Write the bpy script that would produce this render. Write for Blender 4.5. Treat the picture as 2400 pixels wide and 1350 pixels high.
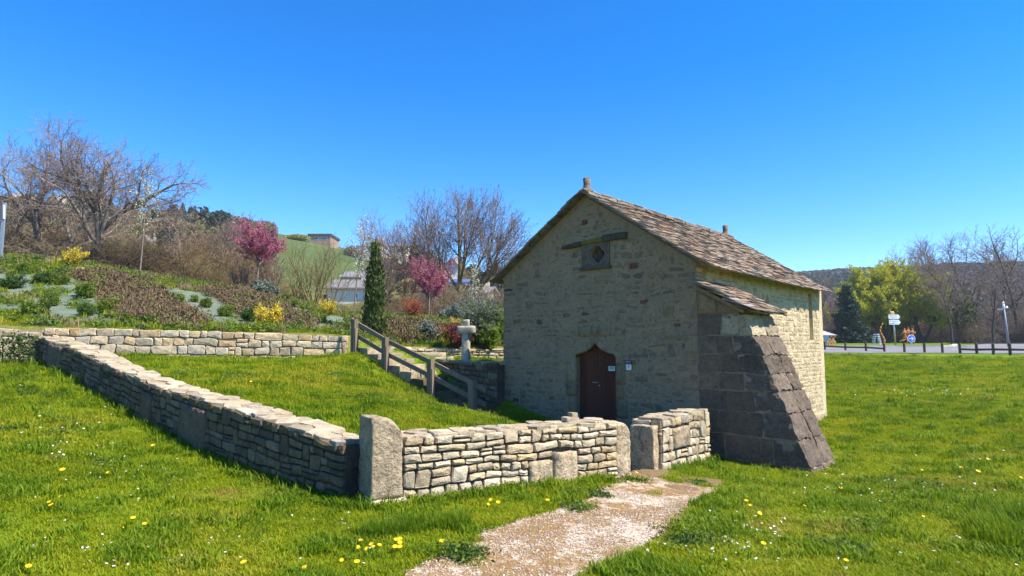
import bpy, math, random
import numpy as np
from mathutils import Vector, noise

S = bpy.context.scene
for o in list(bpy.data.objects):
    bpy.data.objects.remove(o)

# ------------------------------------------------------------------ camera
F_PX, PITCH, EYE = 1420.0, math.atan(131 / 1420.0), 1.65
cd = bpy.data.cameras.new('camera')
cam = bpy.data.objects.new('camera', cd)
S.collection.objects.link(cam)
cam.location = (0, 0, EYE)
cam.rotation_euler = (math.pi / 2 + PITCH, 0, 0)
cd.sensor_width = 36
cd.lens = 36 * F_PX / 2400
cd.clip_start = 0.05
cd.clip_end = 6000
S.camera = cam

# ------------------------------------------------------------------ world, sun, exposure
SUN_AZ, SUN_EL = math.radians(110), math.radians(53)      # azimuth clockwise from +Y
world = bpy.data.worlds.new('World')
S.world = world
world.use_nodes = True
wn = world.node_tree
wn.nodes.clear()
sky = wn.nodes.new('ShaderNodeTexSky')
sky.sky_type = 'NISHITA'
sky.sun_disc = False
sky.sun_elevation = SUN_EL
sky.sun_rotation = SUN_AZ
sky.altitude = 1200
sky.air_density = 1.0
sky.dust_density = 0.15
sky.ozone_density = 4.0
hs = wn.nodes.new('ShaderNodeHueSaturation')
hs.inputs['Saturation'].default_value = 1.40
hs.inputs['Value'].default_value = 1.0
hs.inputs['Hue'].default_value = 0.507
bg = wn.nodes.new('ShaderNodeBackground')
bg.inputs['Strength'].default_value = 0.14
wo = wn.nodes.new('ShaderNodeOutputWorld')
wn.links.new(sky.outputs[0], hs.inputs['Color'])
wn.links.new(hs.outputs[0], bg.inputs['Color'])
wn.links.new(bg.outputs[0], wo.inputs['Surface'])

sl = bpy.data.lights.new('sun', 'SUN')
sl.energy = 5.0
sl.angle = math.radians(0.53)
sl.color = (1.0, 0.93, 0.80)
sun = bpy.data.objects.new('sun', sl)
S.collection.objects.link(sun)
sdir = Vector((math.sin(SUN_AZ) * math.cos(SUN_EL), math.cos(SUN_AZ) * math.cos(SUN_EL), math.sin(SUN_EL)))
sun.rotation_euler = sdir.to_track_quat('Z', 'Y').to_euler()
sun.location = (30, -10, 40)

S.view_settings.view_transform = 'Standard'
S.view_settings.look = 'None'
S.view_settings.exposure = 1.1
S.view_settings.gamma = 1.0
S.view_settings.use_curve_mapping = False
S.cycles.max_bounces = 6
S.cycles.transparent_max_bounces = 4
S.cycles.use_denoising = True

# ------------------------------------------------------------------ pixel <-> place helpers (photo pixels, 2400 x 1350)
CP, SP = math.cos(PITCH), math.sin(PITCH)
def ray(px, py):
    v = (675 - py) / F_PX
    return (px - 1200) / F_PX, CP - v * SP, SP + v * CP
def P(px, py, D):
    x, y, z = ray(px, py)
    return Vector((x / y * D, D, EYE + z / y * D))
def zat(py, D):
    return P(1200, py, D).z
def xat(px, D, py=806):
    return P(px, py, D).x
def pxof(x, y):
    return 1200 + 1426 * x / y

# ------------------------------------------------------------------ object helpers
COL = S.collection
def tag(o, label=None, cat=None, group=None, kind=None):
    if label: o['label'] = label
    if cat: o['category'] = cat
    if group: o['group'] = group
    if kind: o['kind'] = kind
    return o
def empty(name, loc, label, cat, group=None, rz=0):
    o = bpy.data.objects.new(name, None)
    o.empty_display_size = 0.2
    o.location = loc
    o.rotation_euler = (0, 0, rz)
    COL.objects.link(o)
    return tag(o, label, cat, group)
def link(name, me, mat=None, parent=None, smooth=False):
    if mat is not None and not me.materials:
        me.materials.append(mat)
    o = bpy.data.objects.new(name, me)
    COL.objects.link(o)
    if parent is not None:
        o.parent = parent
        # all geometry is written in world space: cancel the chain of parents
        loc = Vector((0, 0, 0)); p = parent
        while p is not None:
            loc += p.location; p = p.parent
        o.location = -loc
    return o
def copy_tree(src, parent=None, loc=None, rz=None, sc=None, label=None):
    c = src.copy(); COL.objects.link(c)
    if parent is not None: c.parent = parent
    for ch in src.children: copy_tree(ch, c)
    if loc is not None: c.location = loc
    if rz is not None: c.rotation_euler = (0, 0, rz)
    if sc is not None: c.scale = (sc, sc, sc) if not isinstance(sc, tuple) else sc
    if label: c['label'] = label
    return c
def mesh_np(name, V, Fs, smooth=False):
    """V (n,3); Fs list of (m,k) index arrays"""
    V = np.asarray(V, dtype=np.float32)
    if not isinstance(Fs, (list, tuple)): Fs = [Fs]
    Fs = [np.asarray(f, dtype=np.int32) for f in Fs if len(f)]
    me = bpy.data.meshes.new(name)
    me.vertices.add(len(V))
    me.vertices.foreach_set('co', V.ravel())
    idx = np.concatenate([f.ravel() for f in Fs])
    tot = np.concatenate([np.full(len(f), f.shape[1], dtype=np.int32) for f in Fs])
    st = np.concatenate([[0], np.cumsum(tot)[:-1]]).astype(np.int32)
    me.loops.add(len(idx))
    me.loops.foreach_set('vertex_index', idx)
    me.polygons.add(len(tot))
    me.polygons.foreach_set('loop_start', st)
    me.polygons.foreach_set('loop_total', tot)
    if smooth:
        me.polygons.foreach_set('use_smooth', np.ones(len(tot), dtype=bool))
    me.update(calc_edges=True)
    return me
class MB:
    """collects verts and faces"""
    def __init__(s): s.v = []; s.f = []
    def add(s, vs, fs):
        b = len(s.v); s.v.extend([tuple(v) for v in vs]); s.f.extend([tuple(i + b for i in f) for f in fs])
    def box(s, c, d, rz=0.0, top=None):
        cx, cy, cz = c; dx, dy, dz = d[0] / 2, d[1] / 2, d[2] / 2
        cr, sr = math.cos(rz), math.sin(rz); vs = []
        for z in (-dz, dz):
            k = 1 if (top is None or z < 0) else top
            for x, y in ((-dx, -dy), (dx, -dy), (dx, dy), (-dx, dy)):
                x *= k; y *= k
                vs.append((cx + x * cr - y * sr, cy + x * sr + y * cr, cz + z))
        s.add(vs, [(0, 3, 2, 1), (4, 5, 6, 7), (0, 1, 5, 4), (1, 2, 6, 5), (2, 3, 7, 6), (3, 0, 4, 7)])
    def hexa(s, c8):
        s.add(c8, [(0, 3, 2, 1), (4, 5, 6, 7), (0, 1, 5, 4), (1, 2, 6, 5), (2, 3, 7, 6), (3, 0, 4, 7)])
    def cyl(s, p0, p1, r0, r1=None, n=10):
        r1 = r0 if r1 is None else r1
        p0 = Vector(p0); p1 = Vector(p1); d = (p1 - p0).normalized()
        a = d.orthogonal().normalized(); b = d.cross(a); vs = []
        for p, r in ((p0, r0), (p1, r1)):
            for i in range(n):
                t = 2 * math.pi * i / n
                vs.append(p + (a * math.cos(t) + b * math.sin(t)) * r)
        fs = [(i, (i + 1) % n, n + (i + 1) % n, n + i) for i in range(n)]
        fs += [tuple(range(n - 1, -1, -1)), tuple(range(n, 2 * n))]
        s.add(vs, fs)
    def mesh(s, name, smooth=False):
        me = bpy.data.meshes.new(name)
        me.from_pydata(s.v, [], s.f)
        if smooth:
            for p in me.polygons: p.use_smooth = True
        me.update()
        return me
    def build(s, name, mat, parent=None, smooth=False):
        return link(name, s.mesh(name, smooth), mat, parent)

# ------------------------------------------------------------------ materials
def new_mat(name):
    m = bpy.data.materials.new(name); m.use_nodes = True
    nt = m.node_tree; nt.nodes.clear()
    out = nt.nodes.new('ShaderNodeOutputMaterial')
    b = nt.nodes.new('ShaderNodeBsdfPrincipled')
    b.inputs['Roughness'].default_value = 0.85
    b.inputs['Specular IOR Level'].default_value = 0.25
    nt.links.new(b.outputs[0], out.inputs['Surface'])
    return m, nt, b, out
def N(nt, t, **kw):
    n = nt.nodes.new(t)
    for k, v in kw.items():
        if k in n.inputs: n.inputs[k].default_value = v
        else: setattr(n, k, v)
    return n
def ramp(nt, src, stops, interp='LINEAR'):
    r = nt.nodes.new('ShaderNodeValToRGB'); cr = r.color_ramp
    cr.interpolation = interp
    while len(cr.elements) < len(stops): cr.elements.new(0.5)
    for e, (p, c) in zip(cr.elements, stops):
        e.position = p; e.color = (c[0], c[1], c[2], 1) if not isinstance(c, (int, float)) else (c, c, c, 1)
    nt.links.new(src, r.inputs[0])
    return r.outputs[0]
def noisev(nt, scale, detail=4, rough=0.6, coord='pos', dist=0.0, vec=None):
    n = N(nt, 'ShaderNodeTexNoise', Scale=scale, Detail=detail, Roughness=rough, Distortion=dist)
    if vec is None:
        if coord == 'pos':
            g = nt.nodes.new('ShaderNodeNewGeometry'); vec = g.outputs['Position']
        else:
            g = nt.nodes.new('ShaderNodeTexCoord'); vec = g.outputs['Object']
    nt.links.new(vec, n.inputs['Vector'])
    return n.outputs[0]
def mixc(nt, f, a, b, mode='MIX'):
    m = nt.nodes.new('ShaderNodeMix'); m.data_type = 'RGBA'; m.blend_type = mode
    for s, sock in ((f, 0), (a, 6), (b, 7)):
        if isinstance(s, (int, float)): m.inputs[sock].default_value = s
        elif isinstance(s, (tuple, list)): m.inputs[sock].default_value = (s[0], s[1], s[2], 1)
        else: nt.links.new(s, m.inputs[sock])
    return m.outputs[2]
def mathn(nt, op, a, b=0.0, c=None):
    m = nt.nodes.new('ShaderNodeMath'); m.operation = op
    for i, s in enumerate((a, b) if c is None else (a, b, c)):
        if isinstance(s, (int, float)): m.inputs[i].default_value = s
        else: nt.links.new(s, m.inputs[i])
    return m.outputs[0]
def bump(nt, b, h, strength=0.5, dist=0.02):
    n = N(nt, 'ShaderNodeBump', Strength=strength, Distance=dist)
    nt.links.new(h, n.inputs['Height']); nt.links.new(n.outputs[0], b.inputs['Normal'])
def rnd(nt):
    """a number per piece: works for separate objects and for islands of one joined mesh"""
    oi = nt.nodes.new('ShaderNodeObjectInfo'); g = nt.nodes.new('ShaderNodeNewGeometry')
    a = mathn(nt, 'MULTIPLY', g.outputs['Random Per Island'], 7.31)
    return mathn(nt, 'FRACT', mathn(nt, 'ADD', oi.outputs['Random'], a))

def stone_mat(name, cols, dirt=(0.10, 0.09, 0.075), dirt_amt=0.5, grain=60, lichen=None, bumps=0.6, rough=0.92, dscale=2.5):
    m, nt, b, out = new_mat(name)
    r = rnd(nt)
    c = ramp(nt, r, [(i / (len(cols) - 1), k) for i, k in enumerate(cols)])
    # value jitter per piece
    r2 = mathn(nt, 'FRACT', mathn(nt, 'MULTIPLY', r, 13.7))
    c = mixc(nt, 1.0, c, ramp(nt, r2, [(0, 0.72), (1, 1.12)]), 'MULTIPLY')
    n1 = noisev(nt, 9, 6, 0.65)
    c = mixc(nt, 1.0, c, ramp(nt, n1, [(0.28, 0.58), (0.5, 0.96), (0.72, 1.18)]), 'MULTIPLY')
    n2 = noisev(nt, dscale, 5, 0.7)
    n2b = noisev(nt, 22, 4, 0.7)
    d = mathn(nt, 'MULTIPLY', ramp(nt, n2, [(0.45, 0), (0.7, 1)]), ramp(nt, n2b, [(0.35, 0.1), (0.6, 1)]))
    c = mixc(nt, mathn(nt, 'MULTIPLY', d, dirt_amt), c, dirt)
    n3 = noisev(nt, grain, 3, 0.7)
    c = mixc(nt, 1.0, c, ramp(nt, n3, [(0.32, 0.55), (0.48, 0.98), (0.75, 1.15)]), 'MULTIPLY')
    if lichen:
        l = noisev(nt, 3.3, 6, 0.75)
        f = ramp(nt, l, [(lichen[1], 0), (lichen[1] + 0.06, 1)])
        f = mathn(nt, 'MULTIPLY', f, ramp(nt, n3, [(0.35, 0.2), (0.55, 1)]))
        c = mixc(nt, f, c, lichen[0])
    nt.links.new(c, b.inputs['Base Color'])
    b.inputs['Roughness'].default_value = rough
    b.inputs['Specular IOR Level'].default_value = 0.15
    h = mathn(nt, 'ADD', mathn(nt, 'MULTIPLY', n3, 0.35), mathn(nt, 'ADD', n1, mathn(nt, 'MULTIPLY', n2b, 0.7)))
    bump(nt, b, h, bumps, 0.03)
    return m
TAN = [(0.45, 0.35, 0.22), (0.54, 0.44, 0.30), (0.48, 0.36, 0.215), (0.58, 0.49, 0.36), (0.42, 0.345, 0.24), (0.55, 0.40, 0.215), (0.50, 0.41, 0.28), (0.59, 0.49, 0.355)]
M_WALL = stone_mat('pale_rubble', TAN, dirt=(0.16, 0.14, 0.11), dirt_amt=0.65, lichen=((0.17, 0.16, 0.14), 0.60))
M_WARM = stone_mat('warm_rubble', [(0.56, 0.44, 0.265), (0.60, 0.50, 0.35), (0.58, 0.38, 0.18), (0.60, 0.51, 0.38), (0.52, 0.43, 0.30), (0.58, 0.43, 0.23)], dirt=(0.2, 0.17, 0.13), dirt_amt=0.45)
M_CAP = stone_mat('cap_flagstone', [(0.46, 0.365, 0.235), (0.42, 0.345, 0.235), (0.52, 0.425, 0.29), (0.37, 0.29, 0.19), (0.49, 0.39, 0.26)], dirt=(0.20, 0.16, 0.12), dirt_amt=0.6, lichen=((0.40, 0.38, 0.33), 0.56))
M_DARKW = stone_mat('shade_dark_rubble', [(0.165, 0.122, 0.068), (0.21, 0.162, 0.094), (0.13, 0.10, 0.062), (0.19, 0.142, 0.08), (0.25, 0.20, 0.125)], dirt=(0.055, 0.05, 0.042), dirt_amt=0.6, lichen=((0.26, 0.24, 0.20), 0.66))  # darker rubble copy; the shade on the left wall's face is in its colour
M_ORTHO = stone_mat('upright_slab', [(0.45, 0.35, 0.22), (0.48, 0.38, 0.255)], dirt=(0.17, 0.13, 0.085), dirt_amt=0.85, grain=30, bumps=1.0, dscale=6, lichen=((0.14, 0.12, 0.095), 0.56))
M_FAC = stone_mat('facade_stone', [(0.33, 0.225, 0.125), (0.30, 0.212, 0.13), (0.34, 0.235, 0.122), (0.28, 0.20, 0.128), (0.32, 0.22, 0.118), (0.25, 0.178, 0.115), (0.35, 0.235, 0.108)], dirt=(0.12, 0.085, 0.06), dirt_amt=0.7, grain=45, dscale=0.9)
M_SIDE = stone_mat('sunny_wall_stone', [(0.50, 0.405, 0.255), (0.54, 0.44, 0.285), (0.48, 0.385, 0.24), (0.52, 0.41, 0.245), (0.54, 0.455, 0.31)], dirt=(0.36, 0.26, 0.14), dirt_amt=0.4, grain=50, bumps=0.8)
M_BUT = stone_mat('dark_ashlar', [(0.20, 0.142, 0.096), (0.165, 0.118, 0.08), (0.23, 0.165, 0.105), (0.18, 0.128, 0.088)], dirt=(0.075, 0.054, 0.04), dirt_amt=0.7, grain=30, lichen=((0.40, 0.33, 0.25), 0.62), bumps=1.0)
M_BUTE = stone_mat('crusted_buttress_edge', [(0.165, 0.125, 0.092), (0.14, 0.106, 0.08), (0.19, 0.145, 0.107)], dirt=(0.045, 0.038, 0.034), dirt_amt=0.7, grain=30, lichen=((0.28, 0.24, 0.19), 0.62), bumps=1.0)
M_ROOF = stone_mat('roof_stone', [(0.22, 0.17, 0.125), (0.27, 0.22, 0.175), (0.18, 0.145, 0.118), (0.30, 0.24, 0.18), (0.27, 0.17, 0.10), (0.31, 0.265, 0.225)], dirt=(0.07, 0.06, 0.052), dirt_amt=0.55, grain=40, lichen=((0.38, 0.15, 0.04), 0.585), bumps=0.8)
M_STEP = stone_mat('step_stone', [(0.36, 0.285, 0.185), (0.42, 0.34, 0.23), (0.32, 0.26, 0.18)], dirt=(0.10, 0.09, 0.04), dirt_amt=0.8)
M_CARVED = stone_mat('carved_stone', [(0.28, 0.195, 0.11), (0.30, 0.21, 0.12)], dirt=(0.12, 0.11, 0.09), dirt_amt=0.45, bumps=0.4)
M_BROWNST = stone_mat('brown_window_stone', [(0.175, 0.13, 0.09), (0.165, 0.125, 0.088)], dirt=(0.11, 0.09, 0.08), dirt_amt=0.5, bumps=0.4)
M_MOSS = stone_mat('mossy_lintel', [(0.22, 0.175, 0.035), (0.23, 0.18, 0.04)], dirt=(0.12, 0.10, 0.05), dirt_amt=0.5)
M_DKLINT = stone_mat('dark_lintel', [(0.095, 0.074, 0.055), (0.105, 0.082, 0.058)], dirt=(0.12, 0.105, 0.035), dirt_amt=0.5)
M_RED = stone_mat('red_sandstone', [(0.18, 0.075, 0.05), (0.20, 0.085, 0.055)], dirt=(0.2, 0.13, 0.1), dirt_amt=0.3)
M_CROSS = stone_mat('cross_stone', [(0.46, 0.42, 0.32), (0.44, 0.40, 0.31)], dirt=(0.26, 0.23, 0.17), dirt_amt=0.6)

def flat_mat(name, col, rough=0.8, var=0.25, scale=8, bumps=0.0, metal=0.0, spec=0.3):
    m, nt, b, out = new_mat(name)
    n = noisev(nt, scale, 5, 0.6)
    c = mixc(nt, 1.0, col, ramp(nt, n, [(0.25, 1 - var), (0.75, 1 + var)]), 'MULTIPLY')
    nt.links.new(c, b.inputs['Base Color'])
    b.inputs['Roughness'].default_value = rough
    b.inputs['Metallic'].default_value = metal
    b.inputs['Specular IOR Level'].default_value = spec
    if bumps: bump(nt, b, n, bumps, 0.02)
    return m
def mortar_mat(name, col, dark, b2=0.6):
    m, nt, b, out = new_mat(name)
    n = noisev(nt, 3, 6, 0.7); n2 = noisev(nt, 60, 3, 0.7)
    c = mixc(nt, ramp(nt, n, [(0.35, 0), (0.7, 1)]), col, dark)
    c = mixc(nt, 1.0, c, ramp(nt, n2, [(0.3, 0.75), (0.7, 1.15)]), 'MULTIPLY')
    np_ = noisev(nt, 13, 5, .7, dist=.6); c = mixc(nt, 1.0, c, ramp(nt, np_, [(0.36, .50), (0.44, .92), (.62, 1.0), (.72, 1.18)]), 'MULTIPLY')
    nt.links.new(c, b.inputs['Base Color']); b.inputs['Roughness'].default_value = 0.95
    bump(nt, b, mathn(nt, 'ADD', n2, mathn(nt, 'MULTIPLY', noisev(nt, 14, 4), 1.2)), b2, 0.02)
    return m
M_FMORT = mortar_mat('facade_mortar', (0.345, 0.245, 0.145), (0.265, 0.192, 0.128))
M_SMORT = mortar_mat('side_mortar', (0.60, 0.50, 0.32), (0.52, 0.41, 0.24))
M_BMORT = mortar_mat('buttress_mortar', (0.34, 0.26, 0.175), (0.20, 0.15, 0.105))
M_DRY = mortar_mat('wall_heart_earth', (0.10, 0.085, 0.06), (0.05, 0.042, 0.03))
M_WMORT = mortar_mat('pale_mortar', (0.42, 0.34, 0.25), (0.30, 0.24, 0.18))
def plank_mat(name, col, wear, ax=2):
    m, nt, b, out = new_mat(name)
    g = nt.nodes.new('ShaderNodeNewGeometry')
    mp = nt.nodes.new('ShaderNodeMapping'); sc = [28, 28, 28]; sc[ax] = 1.5
    mp.inputs['Scale'].default_value = sc
    nt.links.new(g.outputs['Position'], mp.inputs['Vector'])
    n = noisev(nt, 1.0, 5, 0.6, vec=mp.outputs[0])
    c = mixc(nt, ramp(nt, n, [(0.35, 0), (0.7, 1)]), col, wear)
    c = mixc(nt, 1.0, c, ramp(nt, rnd(nt), [(0, 0.8), (1, 1.2)]), 'MULTIPLY')
    nt.links.new(c, b.inputs['Base Color']); b.inputs['Roughness'].default_value = 0.7
    bump(nt, b, n, 0.4, 0.01)
    return m
M_DOOR = plank_mat('brown_door_wood', (0.11, 0.032, 0.016), (0.07, 0.022, 0.012))
M_RAIL = plank_mat('grey_weathered_wood', (0.22, 0.17, 0.12), (0.12, 0.092, 0.066))
M_POST = plank_mat('brown_post_wood', (0.13, 0.09, 0.06), (0.07, 0.05, 0.035))
M_METAL = flat_mat('galvanised_steel', (0.42, 0.44, 0.45), 0.45, 0.1, 5, metal=0.7)
M_WHITE = flat_mat('white_panel', (0.78, 0.80, 0.80), 0.4, 0.04, 5)
M_BLACK = flat_mat('black_paint', (0.02, 0.02, 0.025), 0.5, 0.05)
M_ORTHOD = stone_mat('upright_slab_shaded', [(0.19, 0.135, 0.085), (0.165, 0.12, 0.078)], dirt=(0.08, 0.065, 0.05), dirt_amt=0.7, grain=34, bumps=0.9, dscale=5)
M_DARKIN = flat_mat('dark_interior', (0.012, 0.011, 0.01), 0.9, 0.1)
M_BLUE = flat_mat('blue_sign', (0.01, 0.12, 0.62), 0.35, 0.04)
M_NAVY = flat_mat('navy_enamel', (0.025, 0.03, 0.10), 0.4, 0.06)
M_GREENP = flat_mat('green_print', (0.18, 0.42, 0.33), 0.5, 0.1)
M_LETG = flat_mat('green_letters', (0.03, 0.22, 0.10), 0.5, 0.05)
M_ORANGE = flat_mat('orange_plate', (0.85, 0.33, 0.02), 0.4, 0.08)
M_RUST = flat_mat('rust_steel', (0.50, 0.20, 0.06), 0.8, 0.4, 9, 0.4)
M_GLASS = flat_mat('window_glass', (0.05, 0.07, 0.09), 0.15, 0.1, spec=0.6)
# ------------------------------------------------------------------ terrain
class TPS:
    def __init__(s, pts, lam=0.02):
        p = np.array(pts, float); n = len(p); s.c = p[:, :2]
        K = s.k(s.c, s.c) + lam * np.eye(n); Pm = np.hstack([np.ones((n, 1)), s.c])
        A = np.zeros((n + 3, n + 3)); A[:n, :n] = K; A[:n, n:] = Pm; A[n:, :n] = Pm.T
        s.w = np.linalg.solve(A, np.concatenate([p[:, 2], [0, 0, 0]]))
    def k(s, a, b):
        r2 = ((a[:, None, :] - b[None, :, :]) ** 2).sum(-1)
        return 0.5 * r2 * np.log(r2 + 1e-9)
    def __call__(s, x, y):
        x = np.atleast_1d(np.asarray(x, float)); y = np.atleast_1d(np.asarray(y, float))
        sh = x.shape; x = x.ravel(); y = y.ravel(); out = np.empty(len(x))
        for i in range(0, len(x), 40000):
            q = np.stack([x[i:i + 40000], y[i:i + 40000]], 1)
            out[i:i + 40000] = s.k(q, s.c) @ s.w[:-3] + s.w[-3] + q @ s.w[-2:]
        return out.reshape(sh)

A2 = np.array([-1.44, 6.5]); E2 = np.array([-10.7, 14.0]); W2 = np.array([-4.22, 15.55])
B2 = np.array([1.38, 8.3]); C2 = np.array([1.86, 8.9])
R2 = np.array([3.30, 10.8]); FD = np.array([-math.sin(math.radians(47.65)), math.cos(math.radians(47.65))])
SD = np.array([FD[1], -FD[0]])                # along the side wall, away from the camera
CW, CL = 4.73, 7.25                           # chapel width, length
L2 = R2 + FD * CW
STA, STB = np.array([-3.89, 15.0]), np.array([-0.85, 13.0])
SDIR = (STB - STA) / np.linalg.norm(STB - STA); SNRM = np.array([-SDIR[1], SDIR[0]])
SZ0, SZ1 = 1.45, 0.08

out_pts = [(0, 0, 0), (0, 4.5, 0), (-4, 4.5, .12), (4, 4.5, 0), (-8, 4, .45), (9, 5, .05), (-1.6, 6.3, .0), (-3.4, 7.9, .06), (-5.5, 9.6, .35),
           (-6.9, 10.7, .59), (-8.6, 12.1, .95), (-10.9, 13.9, 1.2), (-14, 13, 1.45), (-20, 12, 1.7), (-12, 8, .9), (0, 7.2, -.02), (1.4, 8.1, -.09), (1.6, 9.4, -.14),
           (2.4, 9.5, -.22), (3.3, 10.5, -.31), (4.6, 9.5, -.36), (5.6, 10.6, -.42), (8.2, 16.2, -.3), (7, 12.5, -.4), (7, 8, -.12), (6, 6, -.04), (10, 9, -.02), (12.6, 15, .05), (16, 15, .12), (10, 20, -.15),
           (15, 26, .1), (22, 26, .35), (20, 38, .8), (26, 38, .84), (32, 38, .9), (23, 46, 1.0), (30, 46, 1.02), (38, 46, 1.08), (25, 60, 1.15), (40, 60, 1.2), (30, 75, 1.33), (50, 75, 1.36), (40, 95, 1.6), (60, 95, 1.7), (46, 105, 1.9),
           (80, 90, 2.0), (60, 40, 1.0), (40, 20, .4), (30, 5, .1), (0, -30, 0), (-30, -20, 2), (30, -20, 0), (-50, 10, 5), (60, -40, 0), (-60, -60, 4), (20, 120, 2.0), (70, 120, 2.2)]
H_OUT = TPS(out_pts)
in_pts = [(-1.2, 7.0, .40), (-3.2, 8.9, .62), (-5.2, 10.4, .88), (-7.3, 12.0, 1.15), (-9.4, 13.6, 1.36), (-10.3, 14.0, 1.42), (-7.6, 14.6, 1.33), (-5.6, 15.1, 1.27), (-4.2, 15.4, 1.27),
          (-3.9, 14.9, 1.40), (-2.9, 14.25, .92), (-1.85, 13.55, .47), (-.85, 12.9, .06), (-3.3, 12.5, .95), (-2, 10.5, .62), (-5, 13, 1.15), (-1.0, 9.6, .5), (0, 8.2, .18), (.3, 10, .16), (-.6, 11.6, .3), (1.2, 8.7, -.12), (1.6, 9.3, -.2),
          (.3, 12.2, -.04), (1.5, 11, -.2), (2.5, 10.2, -.27), (3.1, 10.7, -.32), (2.3, 11.6, -.27), (1.0, 12.7, -.06), (.4, 13.35, .14), (-.2, 13.9, .38), (-.55, 13.75, .14), (-2.05, 14.72, .80), (-3.3, 15.6, 1.44), (-1.85, 15.3, 1.18), (-2.6, 15.6, 1.36), (-1.0, 14.75, .75), (-3.6, 15.9, 1.5)]
H_IN = TPS(in_pts)
H_T = TPS([(-4.2, 15.6, 1.52), (-3.3, 15.9, 1.5), (-2.6, 16.2, 1.36), (-1.7, 15.5, 1.23), (-.2, 14.1, 1.22), (-3.5, 18.4, 1.25), (.3, 19.4, 1.05), (-1.5, 17, 1.2), (1, 16, 1.15)])
def bz(px, py, D): q = P(px, py, D); return (q.x, q.y, q.z)
bank_pts = [(-20, 12.2, 2.3), (-14, 13.4, 2.12), (-10.7, 14.3, 2.02), (-7.5, 15.0, 1.95), (-4.2, 15.8, 1.86), (-3.8, 17, 1.75), (-3.5, 18.7, 1.62), (-1.5, 19.1, 1.58), (.3, 19.7, 1.5),
            bz(0, 690, 18), bz(200, 705, 18.5), bz(420, 730, 18.5), bz(640, 748, 19.5), bz(800, 764, 19.5), bz(0, 604, 23), bz(160, 618, 23), bz(330, 650, 24), bz(480, 672, 24.5), bz(600, 695, 25), bz(740, 722, 25), bz(860, 740, 25.5), bz(1000, 752, 25), bz(1180, 764, 25),
            (-3, 22, 2.0), (0, 22, 1.8), (6, 24, 1.2), (12, 30, 1.0), (-26, 24, 6.0), (-35, 20, 6.8), bz(0, 606, 29), bz(330, 655, 30), bz(600, 706, 31), bz(860, 752, 31), bz(1180, 772, 31), (0, 34, 1.9), (10, 36, 1.2)]
H_BANK = TPS(bank_pts)
BX = [-70, -20, -14, -10.9, -4.22, -4.05, -3.5, .3, 5, 60]
BY = [-4, 11.9, 13.2, 13.95, 15.55, 16.0, 18.5, 19.4, 20.6, 60]
POLY_IN = [tuple(A2), tuple(E2), tuple(W2), (-4.15, 15.9), (-3.45, 15.95), (-1.75, 15.45), tuple(L2), tuple(L2 + SD), tuple(R2 + SD), tuple(R2 - FD * .2), tuple(C2), (1.62, 8.6), tuple(B2)]
POLY_T = [(-4.22, 15.55), (-4.15, 15.9), (-3.45, 15.95), (-1.75, 15.45), tuple(L2), tuple(L2 + SD * 1.0), (4, 18), (5, 20.6), (.3, 19.4), (-3.5, 18.5), (-4.05, 16.0)]
def inpoly(x, y, poly):
    c = np.zeros(x.shape, bool); n = len(poly)
    for i in range(n):
        x1, y1 = poly[i]; x2, y2 = poly[(i + 1) % n]
        if y1 == y2: continue
        t = ((y1 > y) != (y2 > y)) & (x < (x2 - x1) * (y - y1) / (y2 - y1) + x1)
        c ^= t
    return c
def sstep(t): t = np.clip(t, 0, 1); return t * t * (3 - 2 * t)
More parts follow.
